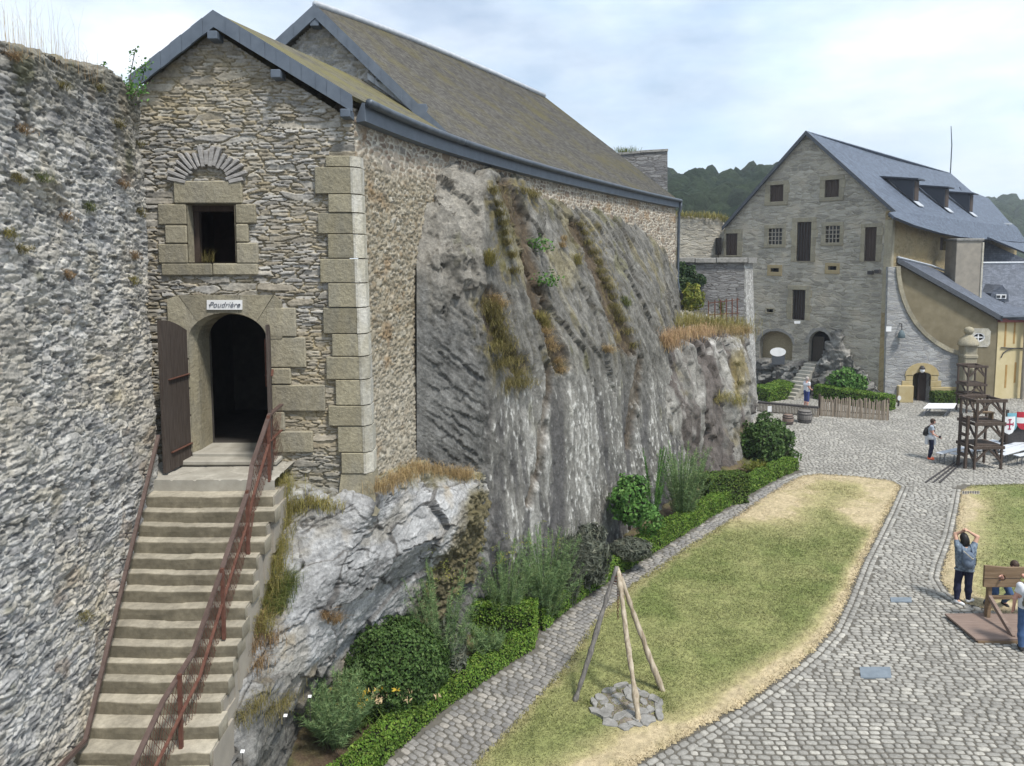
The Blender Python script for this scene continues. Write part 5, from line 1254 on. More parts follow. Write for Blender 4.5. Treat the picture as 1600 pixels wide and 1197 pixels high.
# flared eave, dropping away from the gable as in the photo
e_px = [(1389, 333), (1398, 339), (1430, 352), (1470, 364), (1500, 370), (1531, 373)]
pv0 = brk0[:2]+ddir*.75
ee = np.array([onv(x, y, pv0, pv0+adir) for x, y in e_px]); ee[0] = onv(1389, 332, brk0[:2]+ddir*.3, brk0[:2]+ddir*.3+adir)
far_e = np.array([*(brk1[:2]+ddir*.75), 9.7]); ee = np.vstack([ee, far_e])
bb = np.array([brk0+(brk1-brk0)*np.clip(((e[:2]-brk0[:2]) @ adir)/RL, 0, 1) for e in ee])
roof_strip('eave_flare', bb+(0, 0, .0), ee, M['roof_blue'], gh, 4, .14)
lft = np.array([*(pc.to3(0, le[1])[:2]-ddir*.3-adir*.25), le[1]-.1])
roof_strip('rear_roof', np.array([AP2, rend]), np.array([lft, [*(lft[:2]+adir*RL), lft[2]]]), M['roof_blue'], gh, 6, .12)
mb = MB()
for a, b_ in ((AP2, lft), (AP2, brk0), (brk0, ee[0])):
    d = np.array([*(-adir*.05), 0]); dz = np.array([0, 0, .26]); mb.hull8([a+d, b_+d, b_-dz+d, a-dz+d], [a-d, b_-d, b_-dz-d, a-dz-d])
mb.build('verge_board', M['slate_dark'], gh)
# side wall under the eave
psd = PF(Cr, Cr+adir*32); so_ = [(0, -.5), (32, -.5), (32, 9.9), (12.6, 9.9), (4, 10.5), (0, re[1])]
rs = psd.rect(1469, 371, 1478, 391); wall_holes('side_wall', psd, so_, [rloop(rs)], .4, M['stone_brown'], gh)
mb = MB(); psd.box(mb, rs[0], rs[1], rs[2], rs[3], -.3, -.2); mb.build('side_shutter', M['shutter'], gh)
mb = MB(); psd.box(mb, 0.0, .35, 5, re[1]-.4, -.1, .03); psd.box(mb, -.03, 0.0, 5.2, re[1]-.5, -.4, .0); mb.build('corner_stones', M['dressed'], gh)
# three shed dormers
slope_v = (bk[0]-rid[0]); nrm_roof = np.cross(np.append(adir, 0), slope_v); nrm_roof /= np.linalg.norm(nrm_roof)
def on_roof(x, y):
    d = ray(x, y); t_ = ((rid[0]-CAMP) @ nrm_roof)/(d @ nrm_roof); return CAMP+d*t_
run = np.linalg.norm(bk[0][:2]-rid[0][:2]); grade = (rid[0][2]-bk[0][2])/run
for (bx, by_), ht, wid in (((1427, 315), 1.35, 1.0), ((1475, 325), 1.35, 1.0), ((1514, 332), 1.35, 1.0)):
    P0 = on_roof(bx, by_); a3 = np.append(adir, 0); d3 = np.append(ddir, 0); backd = ht/(grade-.14)
    dm = None; T = P0+np.array([0, 0, ht]); Bk = T-d3*backd+np.array([0, 0, .14*backd])
    mb = MB(); mb.hull8([P0-d3*.0, T, Bk], [P0+a3*wid, T+a3*wid, Bk+a3*wid]); dm = mb.build('dormer', M['roof_blue2'], gh)
    ov = .28; r0 = T+d3*ov-a3*.2+np.array([0, 0, .02-.14*ov]); r1 = Bk-a3*.2-d3*1.2+np.array([0, 0, .02+.14*1.2]); wv = a3*(wid+.4)
    mb = MB(); mb.hull8([r0, r1, r1+wv, r0+wv], [x+np.array([0, 0, .1]) for x in (r0, r1, r1+wv, r0+wv)]); mb.build('dormer_roof', M['roof_blue2'], dm)
    mb = MB(); q = [P0+a3*.12+d3*.03+(0, 0, .12), P0+a3*(wid-.12)+d3*.03+(0, 0, .12), P0+a3*(wid-.12)+d3*.03+(0, 0, ht-.1), P0+a3*.12+d3*.03+(0, 0, ht-.1)]; mb.hull8(q, [x-d3*.1 for x in q]); mb.build('dormer_shutter', M['shutter'], dm)
    mb = MB(); q = [P0+d3*.02, P0+a3*wid+d3*.02, P0+a3*wid+d3*.35-(0, 0, .3), P0+d3*.35-(0, 0, .3)]; mb.hull8(q, [x+np.array([0, 0, .05]) for x in q]); mb.build('apron', M['lead'], dm)
an = thing('antenna', 'thin tall antenna mast standing on the ridge of the blue slate roof', 'antenna', rend)
mb = MB(); mb.tube([rend-(0, 0, .3), rend+(0, 0, 2.5), np.array([*un(1486, 197, rend[1])])], [.05, .045, .03], 6); mb.build('mast', M['zinc'], an)
# annex roofs beyond
annex = thing('slate_annex', 'lower slate-roofed annex stepping down behind the gabled building', 'house', (*un(1570, 420, 58)[:2], 0))
def poly_solid(name, pts, mat, parent, th=.15):
    pts = [np.asarray(p, float) for p in pts]; return prism_uv(name, pts, (0, 0, -th), mat, parent)
def quad_roof(name, a, b_, c, d, mat, parent, n=8): # a-b top edge, d-c bottom edge
    f = np.linspace(0, 1, n)[:, None]; return roof_strip(name, np.array(a)*(1-f)+np.array(b_)*f, np.array(d)*(1-f)+np.array(c)*f, mat, parent, 6, .12)
quad_roof('roof', un(1527, 364, 58), un(1590, 366, 66), un(1625, 404, 58), un(1548, 372, 53), M['roof_blue'], annex)
quad_roof('upper_roof', un(1500, 292, 64), un(1545, 310, 76), un(1594, 366, 66), un(1528, 366, 57), M['roof_blue'], annex)
prism_uv('slate_cheek', [un(1532, 374, 56), un(1600, 404, 56), un(1640, 420, 56), un(1640, 440, 56), un(1534, 440, 56)], (0, 6, 0), M['roof_blue2'], annex)
mb = MB(); p = un(1566, 350, 62); mb.box(p, (1.1, .8, .12)); mb.box(p-(0, 0, .3), (.8, .5, .5)); mb.build('roof_hatch', M['lead'], annex)
reh = thing('rear_house', 'grey slate roof with a tiny white dormer window at the right edge behind the chimney', 'house', (*un(1580, 450, 54)[:2], 0))
quad_roof('roof', un(1530, 411, 54), un(1680, 409, 54), un(1680, 495, 50), un(1530, 478, 50), M['roof_blue2'], reh, 14)
prism_uv('wall', [un(1532, 470, 51), un(1690, 470, 51), un(1690, 560, 51), un(1532, 560, 51)], (0, 2, 0), M['concrete'], reh)
mb = MB(); a, b_ = un(1530, 411, 53.9), un(1660, 410, 53.9); mb.tube([a, b_], .1, 6); mb.build('ridge_cap', M['lead'], reh)
dmm = prism_uv('dormer', [un(1548, 470, 50.2), un(1576, 472, 50.2), un(1576, 458, 50.2), un(1566, 445, 50.2), un(1549, 458, 50.2)], (0, 2.5, 0), M['roof_blue2'], reh)
mb = MB(); a, b_ = un(1556, 467, 50.15), un(1572, 460, 50.15); mb.box((a+b_)/2, (abs(b_[0]-a[0]), .08, abs(b_[2]-a[2]))); wnd = mb.build('dormer_window', M['white'], dmm)
for x in (1560, 1568):
    a, b_ = un(x-2.6, 465.5, 50.1), un(x+2.6, 461.5, 50.1); mb = MB(); mb.box((a+b_)/2, (abs(b_[0]-a[0]), .06, abs(b_[2]-a[2]))); mb.build('pane', M['glass'], dmm)
# curved screen wall
EY = 42.3; pe = PF((20, EY), (32, EY)); cw = thing('curved_wall', 'blue-grey stone screen wall with a concave sandstone coping and a small arched door', 'wall', (26, EY, 0))
curve = [(1402, 417), (1403, 432), (1406, 450), (1411, 468), (1419, 487), (1430, 505), (1444, 521), (1461, 535), (1480, 546), (1497, 552), (1514, 556)]
cs_ = [pe.px(*p) for p in curve]
dl = archloop(pe, 1425, 1453, 581, 587, 631, 7)
out = [(pe.px(1388, 500)[0], -.3), (cs_[-1][0], -.3)]+cs_[::-1]+[(pe.px(1388, 417)[0], cs_[0][1])]
wall_holes('masonry', pe, out, [dl], .5, M['stone_e'], cw)
mb = MB()
for i in range(len(cs_)-1):
    a, b_ = np.array(cs_[i]), np.array(cs_[i+1]); t_ = (b_-a)/np.linalg.norm(b_-a); nn = np.array([-t_[1], t_[0]]); nn = nn if nn[1] > 0 or nn[0] > 0 else -nn
    q = [a-nn*.1-t_*.02, b_-nn*.1, b_+nn*.14, a+nn*.14-t_*.02]; mb.hull8([pe.to3(*p, .1+.004*(i % 2)) for p in q], [pe.to3(*p, -.5) for p in q])
mb.build('coping', M['dressed'], cw)
mb = MB(); random.seed(4)
for i, z0_ in enumerate(np.arange(.9, 1.6, .36)):
    for s_ in (0, 1):
        e = .42 if i % 2 else .62; a = dl[0][0]-e if s_ == 0 else dl[1][0]; pe.box(mb, a, a+e, z0_+.004, z0_+.355, -.15, .05, .015)
c0 = (dl[0][0]+dl[1][0])/2
for i in range(5):
    a = math.pi*(.9-.2*i); b2 = math.pi*(.9-.2*(i-1)); rr_ = (dl[1][0]-dl[0][0])/2; zs_ = min(p[1] for p in dl[2:])
    g = lambda an_, k: np.array([c0+math.cos(an_)*rr_*k, zs_+math.sin(an_)*(.22 if k == 1 else .75)])
    th0, th1 = math.pi*(1-i/5), math.pi*(1-(i+1)/5); q = [g(th0, 1), g((th0+th1)/2, 1), g(th1, 1), g(th1, 1.9), g((th0+th1)/2, 1.9), g(th0, 1.9)]
    mb.hull8([pe.to3(*p, .05) for p in q], [pe.to3(*p, -.1) for p in q])
mb.build('door_surround', M['dressed2'], cw)
mb = MB(); a, b_ = pe.px(1400, 630)[0], dl[0][0]; pe.box(mb, a, b_-.01, 0, 1.0, -.3, .22, .03); pe.box(mb, dl[1][0]+.02, pe.px(1506, 610)[0], 0, .9, -.2, .06, .03); mb.build('plinth', M['dressed2'], cw)
mb = MB(); a0, a1, z0, z1 = dl[0][0], dl[1][0], dl[0][1], max(p[1] for p in dl); pe.box(mb, (a0+a1)/2+.05, a1, z0, z1, -.5, -.42); mb.build('door', M['shutter'], cw)
mb = MB(); room2 = [(a0-.2, z0), (a1+.2, z0), (a1+.2, z1+.1), (a0-.2, z1+.1)]
mb.poly([pe.to3(a, z, -3) for a, z in room2])
for i in range(4): p, q = room2[i], room2[(i+1) % 4]; mb.poly([pe.to3(*p, -.5), pe.to3(*q, -.5), pe.to3(*q, -3), pe.to3(*p, -3)])
mb.build('passage', M['black'], cw)
lm = thing('door_lamp', 'small black lamp with white globe above the arched door in the curved wall', 'lamp', pe.to3(*pe.px(1438, 577), .2))
p = pe.to3(*pe.px(1438, 577), .2); mb = MB(); mb.lathe([(.05, -.18), (.13, -.1), (.13, .02), (.07, .08)], p, 10); mb.build('globe', M['white'], lm, True)
mb = MB(); mb.lathe([(.15, .04), (.16, .1), (.05, .24)], p, 10); mb.bar(p+(0, 0, .2), p+(0, .25, .2), .04, .04); mb.build('hood', M['iron'], lm)
px_shift = .28
pil = thing('stone_pillar', 'pale carved stone pillar with ball finial at the end of the curved wall', 'pillar', (*pe.to3(pe.px(1515, 560)[0]-px_shift, 0, .25)[:2], 0))
p = np.array(pil.location); mb = MB(); mb.box(p+(0, 0, 1.7), (.72, .7, 3.4), None, .05)
mb.box(p+(0, 0, .35), (.95, .9, .7), None, .06); mb.box(p+(0, 0, 2.75), (.8, .8, .25), None, .06); mb.build('shaft', M['dressed'], pil)
mb = MB(); mb.lathe([(.54, 3.35), (.56, 3.45), (.5, 3.62), (.36, 3.8), (.22, 3.9), (.16, 4.0)], p, 16); mb.build('cap', M['dressed'], pil, True)
mb = MB(); mb.lathe([(.05, 3.97), (.2, 4.04), (.26, 4.18), (.25, 4.3), (.17, 4.4), (.02, 4.44)], p, 14); mb.build('ball_finial', M['dressed'], pil, True)
mb = MB(); mb.box(p+(0.1, -.5, 1.95), (.3, .25, .4), None, .08); mb.build('carved_head', M['dressed'], pil, True)
# rendered lean-to house
DY = 43.3; pd_ = PF((20, DY), (33, DY)); lt = thing('lean_to_house', 'tan rendered lean-to house with oval window and sloping blue slate roof', 'house', (27, DY, 0))
ov_c = pd_.px(1529, 527); ov_r = (pd_.px(1538.5, 527)[0]-ov_c[0], pd_.px(1529, 520)[1]-ov_c[1])
ovl = [(ov_c[0]+ov_r[0]*math.cos(a), ov_c[1]+ov_r[1]*math.sin(a)) for a in np.linspace(0, 2*math.pi, 21)[:-1]]
out = [(pd_.px(1400, 600)[0], -.3), (pd_.px(1562, 600)[0], -.3), pd_.px(1562, 498), pd_.px(1402, 409)]
wall_holes('rendered_wall', pd_, out, [ovl], .3, M['render_tan'], lt)
ow = pd_.rect(1512, 513, 1547, 542); mb = MB()
sq = [(ow[0], ow[2]), (ow[1], ow[2]), (ow[1], ow[3]), (ow[0], ow[3])]
def ring_poly(mb, outer_, inner_, pf, d0, d1):
    n = len(inner_)
    for i in range(n):
        a, b_ = np.array(inner_[i]), np.array(inner_[(i+1) % n])
        def ext(p):
            c = np.array(ov_c); d = p-c; s = min((ow[1]-c[0])/d[0] if d[0] > 1e-6 else 9e9, (ow[0]-c[0])/d[0] if d[0] < -1e-6 else 9e9, (ow[3]-c[1])/d[1] if d[1] > 1e-6 else 9e9, (ow[2]-c[1])/d[1] if d[1] < -1e-6 else 9e9); return c+d*s
        q = [a, b_, ext(b_), ext(a)]; mb.hull8([pf.to3(*p, d0) for p in q], [pf.to3(*p, d1) for p in q])
ring_poly(mb, sq, ovl, pd_, .04, -.05); ows = mb.build('window_surround', M['lichen'], lt)
mb = MB(); k0 = [(ov_c[0]+ov_r[0]*1.0*math.cos(a), ov_c[1]+ov_r[1]*1.0*math.sin(a)) for a in np.linspace(0, 2*math.pi, 25)]
for a, b_ in zip(k0, k0[1:]): mb.bar(pd_.to3(*a, -.02), pd_.to3(*b_, -.02), .1, .1)
pd_.box(mb, ov_c[0]-.03, ov_c[0]+.03, ov_c[1]-ov_r[1], ov_c[1]+ov_r[1], -.08, -.01); pd_.box(mb, ov_c[0]-ov_r[0], ov_c[0]+ov_r[0], ov_c[1]-.03, ov_c[1]+.03, -.085, -.015); mb.build('frame', M['white'], ows)
mb = MB(); mb.poly([pd_.to3(*p, -.12) for p in ovl]); mb.build('pane', M['glass'], ows)
A_, B_ = un(1402, 404, DY-.3), un(1566, 496, DY-.3); tdir = (B_-A_)/np.linalg.norm(B_-A_)
tp = [A_, un(1440, 412, 46), un(1490, 432, 49), un(1535, 455, 51), un(1575, 474, 52)]; bt = [A_+(B_-A_)*f_ for f_ in (0, .12, .38, .7, 1.0)]
def rs2(P, n): P = np.array(P); d = np.concatenate([[0], np.cumsum(np.linalg.norm(np.diff(P, axis=0), axis=1))]); s = np.linspace(0, d[-1], n); return np.stack([np.interp(s, d, P[:, k]) for k in range(3)], -1)
G0, G1 = rs2(tp+[un(1680, 497, 52)], 20), rs2(bt+[un(1680, 497, DY-.3)], 20)
roof_strip('roof', G0, G1, M['roof_blue2'], lt, 8, .14)
mb = MB(); dz = np.array([0, 0, .24]); mb.hull8([A_+(0, -.04, .06), B_+(0, -.04, .06), B_-dz+(0, -.04, 0), A_-dz+(0, -.04, 0)], [A_+(0, .2, .06), B_+(0, .2, .06), B_-dz+(0, .2, 0), A_-dz+(0, .2, 0)]); mb.build('verge_board', M['slate_dark'], lt)
mb = MB(); mb.tube([p+(0, 0, .08) for p in (A_, *[un(*q) for q in ((1455, 417, 47), (1490, 430, 49))])], .07, 6); mb.build('flashing', M['lead'], lt)
a_, b_ = un(1491, 458, 46.5), un(1531, 458, 46.5); ztop_ = un(1491, 376, 46.5)[2]
chn = mbx = MB(); mbx.box(((a_[0]+b_[0])/2, 47.1, (ztop_+3)/2), (b_[0]-a_[0], 1.2, ztop_-3), None, .02); ch = mbx.build('chimney', M['concrete'], lt)
mb = MB(); mb.box(((a_[0]+b_[0])/2, 47.1, ztop_+.06), (b_[0]-a_[0]+.15, 1.35, .16), None, .03); mb.build('chimney_cap', M['flat_slate'], ch)
mb = MB(); mb.box((b_[0]+.03, 46.6, (ztop_+3)/2), (.1, .3, ztop_-3.2)); mb.build('chimney_edge', M['lichen'], ch)
# cream house at the right edge
FYc = 43.25; pf_ = PF((28.7, FYc), (36, FYc+1.0)); cr = thing('cream_house', 'cream rendered house front with red-brown eave board at the right edge', 'house', (32, 43.3, 0))
wall_holes('front_wall', pf_, [(0, -.3), (7, -.3), (7, 4.75), (0, 4.75)], [], .4, M['render_cream'], cr)
mb = MB(); pf_.box(mb, -.1, 7, 4.6, 4.85, 0, .28, .01); mb.build('eave_board', m_plain('red_brown_paint', (.16, .05, .045), .6, bs=0), cr)
mb = MB(); mb.tube([pf_.to3(-.1, 4.92, .34), pf_.to3(7, 4.92, .34)], .08, 8); mb.build('gutter', M['zinc'], cr)
rustm = m_plain('rust_stain', (.30, .17, .05), .9, sc=2, col2=(.40, .26, .1), bs=0)
for x, y0, y1 in ((1572, 503, 542), (1586, 502, 537), (1572.5, 570, 606), (1587, 566, 598)):
    a, z1 = pf_.px(x, y0); _, z0 = pf_.px(x, y1); mb = MB(); pf_.box(mb, a-.06, a+.06, z0, z1, -.1, .012); mb.build('wall_anchor', rustm, cr)
mb = MB(); pts = [pf_.to3(*pf_.px(x, y), .05) for x, y in ((1563, 543), (1580, 544), (1600, 544), (1640, 545))]; mb.tube(pts, .03, 5); pts = [pf_.to3(*pf_.px(x, y), .05) for x, y in ((1563, 559), (1567, 551), (1575, 546), (1584, 544))]; mb.tube(pts, .03, 5); mb.build('cable', M['iron'], cr)
mb = MB(); p = pf_.to3(pf_.px(1598, 500)[0], 0, .3); mb.tube([p, p+(0, 0, 6.6)], .12, 10)
tag(mb.build('drain_pipe', M['concrete'], origin=p), 'thick grey vertical pipe in front of the cream house at the right edge', 'pipe')
# rock foot of the gabled house, its stair, and rocky slope right of the doorway
def foot_col(G, px, py, amp, seed):
    q = fbm(G, .45, 4, seed); fine = fbm(G, (2.2, 2.2, 2.2), 4, seed+3); bed = np.sin((G[..., 2]*1.2-G[..., 0]*.55+.6*q)*7); gr = fbm(G, 6, 3, seed+4); uu = (G[..., 0]-G[..., 1])*.7; f1_, k1_, r1_ = facets(uu+.5*G[..., 2]+.2*fine, G[..., 2]-.4*uu+.2*fine, 1.0, .6, seed+41, .5); f2_, k2_, r2_ = facets(uu+.5*G[..., 2]+.2*fine, G[..., 2]-.4*uu+.1*fine, .35, .22, seed+45, .16); h = amp*(1.0*q+.6*fine)+f1_+f2_
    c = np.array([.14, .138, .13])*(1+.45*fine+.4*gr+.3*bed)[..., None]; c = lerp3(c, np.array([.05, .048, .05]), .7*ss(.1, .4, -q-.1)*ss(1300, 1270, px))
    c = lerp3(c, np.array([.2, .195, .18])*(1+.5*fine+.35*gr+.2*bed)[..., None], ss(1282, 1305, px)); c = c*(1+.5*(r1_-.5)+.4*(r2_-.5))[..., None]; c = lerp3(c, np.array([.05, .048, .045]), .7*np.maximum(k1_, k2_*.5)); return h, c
def cpt(px, py, d): q = pc.to3(*pc.px(px, py), d); x, y, f_ = proj(q); return (float(x), float(y), float(q[1]))
f1 = [[cpt(x, 560+k, .05) for x, k in ((1172, 0), (1200, 0), (1225, 2), (1250, 4), (1262, 6))], [cpt(x, 563+k, .8) for x, k in ((1172, 0), (1200, 0), (1225, 3), (1248, 6), (1258, 8))], [cpt(x, 590, 1.1) for x in (1172, 1198, 1222, 1246, 1257)], [cpt(x, 640, 1.5) for x in (1172, 1197, 1220, 1246, 1257)]]
f2 = [[cpt(1281, 560, .05), cpt(1300, 522, .02), cpt(1312, 515, .0), cpt(1332, 560, 0), cpt(1372, 615, -.1)], [cpt(1280, 568, .5), cpt(1299, 545, .5), cpt(1318, 540, .45), cpt(1345, 570, .3), cpt(1382, 615, .05)], [cpt(1279, 585, .95), cpt(1298, 580, 1.0), cpt(1318, 580, .9), cpt(1348, 590, .6), cpt(1384, 622, .2)], [cpt(1279, 645, 1.3), cpt(1298, 640, 1.4), cpt(1320, 640, 1.4), cpt(1350, 640, 1.2), cpt(1388, 640, .5)]]
for k, ct in enumerate((f1, f2)):
    G, col, F = rock(ct, 110, 90, foot_col, 'foot', .12, 400+k*10); tag(mk('rock_foot', G.reshape(-1, 3), F, M['vrock'], col=col.reshape(-1, 3)), kind='structure')
sr = thing('rock_steps', 'narrow stone steps cut up to the arched doorway of the gabled building', 'stairs', (*pc.to3(pc.px(1269, 567)[0], 0, 1)[:2], 0))
zt_ = pc.px(1270, 567)[1]; nst = 10
for i in range(nst):
    mb = MB(); z1 = zt_*(1-i/nst); a0, a1 = pc.px(1261-.4*i, 567)[0], pc.px(1280-.2*i, 567)[0]; pc.box(mb, a0, a1, max(-.1, z1-.5), z1, .2+i*.3-1.2*(i == 0), .55+i*.3, .02); mb.build('step', M['step'], sr)
# terrace wall with limewashed corner, round ruin behind
TY = 36.0; pt = PF((7, TY), (11.36, TY)); tw = thing('terrace_wall', 'dark slate terrace wall with limewashed white corner and flat coping', 'wall', (10, TY, 4))
cor = un(1164, 410, TY); prism_uv('masonry', [np.array([7.5, TY, 4.2]), np.array([cor[0], TY, 4.2]), np.array([cor[0], TY, 8.12]), np.array([7.5, TY, 8.12])], (0, 2.5, 0), M['stone_dark'], tw)
c2 = un(1179, 410, TY+3.0)
mb_ = [np.array([cor[0], TY-.03, -.3]), np.array([c2[0]-.1, c2[1], -.3]), np.array([c2[0]-.1, c2[1], 8.12]), np.array([cor[0], TY-.03, 8.12])]
mb_[0][0] = un(1170, 640, TY)[0]; mb_[1][0] = un(1184, 640, TY+3)[0]
prism_uv('limewashed_corner', mb_, (-1.0, .6, 0), M['stone_white'], tw)
mb = MB(); random.seed(2); x = 7.2
while x < cor[0]-.2:
    l = min(random.uniform(1.0, 1.7), cor[0]+.1-x); mb.box((x+l/2, TY+.25, 8.24+random.uniform(-.01, .01)), (l-.02, .85, .25), None, .03); x += l
mb.hull8([(cor[0]+.11, TY-.18, 8.11), (c2[0]+.12, c2[1], 8.11), (c2[0]-.7, c2[1]+.3, 8.11), (cor[0]+.11, TY+.7, 8.11)], [(cor[0]+.11, TY-.18, 8.38), (c2[0]+.12, c2[1], 8.38), (c2[0]-.7, c2[1]+.3, 8.38), (cor[0]+.11, TY+.7, 8.38)])
mb.build('coping', M['flat_slate'], tw)
rt_ = thing('round_ruin', 'rounded grey ruined wall with tiny arched opening and grassy top left of the gabled building', 'ruin', (12, 51, 5))
cc_ = np.array([12.2, 54.5]); rad_ = 4.6; nn_ = 60; th_a = np.linspace(R(195), R(330), nn_); nvv = 40
zt_r = lambda th: np.interp(th, [R(195), R(250), R(275), R(290), R(300), R(318), R(330)], [11.2, 11.15, 11.1, 11.05, 10.9, 10.0, 9.9])
Vv = np.linspace(0, 1, nvv)[:, None]; Zr = 4+(zt_r(th_a)[None]+.07*np.round(2*vn(np.stack([th_a*9, th_a*0, th_a*0], -1), 3))-4)*Vv
X = cc_[0]+rad_*np.cos(th_a)[None]+0*Vv; Y = cc_[1]+rad_*np.sin(th_a)[None]+0*Vv
Xb = X[-1:]*1-np.cos(th_a)[None]*1.2; Yb = Y[-1:]-np.sin(th_a)[None]*1.2; G = np.concatenate([np.stack([X, Y, Zr], -1), np.stack([Xb, Yb, Zr[-1:]], -1)], 0)
uvr = np.stack([np.broadcast_to(th_a[None]*rad_, G.shape[:2]), G[..., 2]], -1).reshape(-1, 2)
mk('masonry', G.reshape(-1, 3), grid_faces(nvv+1, nn_), M['stone_c'], rt_, uv=uvr)
mb = MB(); p = un(1072, 398, 50.0); pp = [(p[0]+.2*math.cos(a), p[1]-.02, p[2]+.55*max(0, math.sin(a))-.35*(math.sin(a) < 0)) for a in np.linspace(0, 2*math.pi, 13)[:-1]]; mb.hull8(pp, [np.array(x)+(0, .9, 0) for x in pp]); mb.build('arched_opening', M['black'], rt_)
mb = MB(); a, b_ = un(1117, 372, 50.5), un(1121, 398, 50.5); mb.box((a+b_)/2, (.26, 1.6, abs(a[2]-b_[2]))); mb.build('slit_opening', M['black'], rt_)
# ================================================================== HILLS AND WOODS
def icos(sub):
    bm_ = bmesh.new(); bmesh.ops.create_icosphere(bm_, subdivisions=sub, radius=1); V = np.array([v.co[:] for v in bm_.verts]); F = np.array([[v.index for v in f.verts] for f in bm_.faces]); bm_.free(); return V, F
IV, IF = icos(3)
M['hillside'] = m_plain('wooded_hillside', (.03, .045, .02), .95, sc=.2, bs=0)
m, t, b = newmat('forest_foliage', .9, .1)
a = nd(t, 'ShaderNodeVertexColor', layer_name='Col').outputs[0]; n1 = noise(t, coords(t, 'Object'), 1.1, 6, .75); t.links.new(mixc(t, 1.0, a, ramp(t, n1, [(.3, .45), (.7, 1.5)]), 'MULTIPLY'), b.inputs['Base Color']); bump(t, b, n1, 1.0, 1.6); M['forest'] = m
def hill(name, D, prof, depth, seed, ntree, size, hue):
    pxs = np.array([p[0] for p in prof], float); tops = np.array([p[1] for p in prof], float)
    nx, ny = 60, 20; P = np.linspace(pxs[0], pxs[-1], nx); tz = np.interp(P, pxs, tops); G = np.zeros((ny, nx, 3))
    for j, f_ in enumerate(np.linspace(0, 1, ny)):
        Y = D-depth*(1-f_); zr = 8.3+(405-tz)/FPX*D-size*1.9; G[j, :, 0] = (P-800)/FPX*Y; G[j, :, 1] = Y; G[j, :, 2] = -2+(zr+2)*np.sin(f_*np.pi/2)
    tag(mk(name, G.reshape(-1, 3), grid_faces(ny, nx), M['hillside']), kind='structure')
    rng = np.random.default_rng(seed); u = rng.uniform(0, nx-1.01, ntree); v = (ny-1.01)*rng.uniform(.0, 1, ntree)**.6
    i, j = u.astype(int), v.astype(int); base = G[j, i]*(1-(u-i))[:, None]*(1-(v-j))[:, None]+G[j, i+1]*(u-i)[:, None]*(1-(v-j))[:, None]+G[j+1, i]*(1-(u-i))[:, None]*(v-j)[:, None]+G[j+1, i+1]*((u-i)*(v-j))[:, None]
    r = size*rng.uniform(.6, 1.25, ntree); Vs = IV[None]*np.stack([r, r, r*rng.uniform(.9, 1.5, ntree)], -1)[:, None]
    nz_ = fbm(IV[None]*1.6+np.arange(ntree)[:, None, None]*7.7, 1.0, 4, seed); Vs = Vs*(1+.42*nz_)[..., None]+base[:, None]+np.array([0, 0, 1])*(r*.35)[:, None, None]
    cl = pal(rng.uniform(0, 1, ntree), hue); F = (np.arange(ntree)[:, None, None]*len(IV)+IF[None]).reshape(-1, 3)
    tag(mk('forest', Vs.reshape(-1, 3), F, M['forest'], col=np.repeat(cl, len(IV), 0), smooth=True), 'dense green wood covering the hill behind the %s' % ('round ruin' if seed == 1 else 'blue slate roof at the right edge'), 'forest', kind='stuff')
hill('hill', 230, [(930, 290), (1045, 283), (1085, 277), (1110, 284), (1150, 279), (1195, 271), (1290, 280), (1400, 330), (1500, 350)], 150, 1, 1000, 3.4, [(.022, .038, .02), (.034, .052, .027), (.045, .065, .032), (.03, .042, .026)])
hill('hill', 420, [(1380, 345), (1470, 322), (1545, 313), (1575, 316), (1640, 322), (1760, 330)], 190, 2, 700, 5.5, [(.032, .05, .025), (.045, .065, .032), (.055, .075, .035)])
# ================================================================== PLANTS
def leaves(P, N_, size, rng, elong=1.7, spread=.8, fold=.15):
    n = len(P); N_ = N_+spread*rng.standard_normal((n, 3)); N_ /= np.linalg.norm(N_, axis=1, keepdims=True)+1e-9
    t_ = np.cross(N_, rng.standard_normal((n, 3))); t_ /= np.linalg.norm(t_, axis=1, keepdims=True)+1e-9; b_ = np.cross(N_, t_)
    s = (size*rng.uniform(.6, 1.3, n))[:, None]
    V = np.stack([P-t_*s*elong/2, P+b_*s/2+N_*s*fold, P+t_*s*elong/2, P-b_*s/2+N_*s*fold], 1)
    return V.reshape(-1, 3), np.arange(n*4).reshape(-1, 4)
M['leaf_box'] = m_leaf('box_leaf', (.06, .13, .015), (.14, .24, .035), (.23, .30, .06))
M['leaf_boxd'] = m_leaf('box_leaf_dark', (.045, .09, .015), (.10, .165, .03), (.17, .21, .05))
M['leaf_dark'] = m_leaf('dark_bush_leaf', (.032, .068, .018), (.07, .13, .03), (.12, .18, .06))
M['leaf_bright'] = m_leaf('bright_leaf', (.045, .12, .025), (.1, .22, .045), (.17, .28, .08))
M['leaf_grey'] = m_leaf('grey_leaf', (.065, .075, .055), (.14, .155, .12), (.2, .2, .15))
M['leaf_fennel'] = m_leaf('fennel_frond', (.09, .16, .06), (.20, .30, .13), (.33, .39, .17))
M['leaf_ivy'] = m_leaf('ivy_leaf', (.015, .04, .014), (.04, .075, .025), (.07, .1, .04))
M['leaf_yg'] = m_leaf('yellow_green_leaf', (.08, .12, .02), (.2, .22, .04), (.34, .3, .06))
M['leaf_lily'] = m_leaf('lily_leaf', (.06, .12, .02), (.14, .22, .05), (.2, .26, .08))
M['petal'] = m_leaf('yellow_petal', (.62, .40, .03), (.75, .55, .08), (.8, .62, .3))
M['petal_pale'] = m_leaf('cream_petal', (.72, .5, .25), (.78, .62, .4))
M['dark_core'] = m_plain('light_block_core', (.018, .022, .010), .95, sc=20, bs=0)  # dark filler for the solid cores added inside hedges and bushes
M['stem'] = m_plain('green_stem', (.12, .14, .06), .8, sc=20, bs=0)
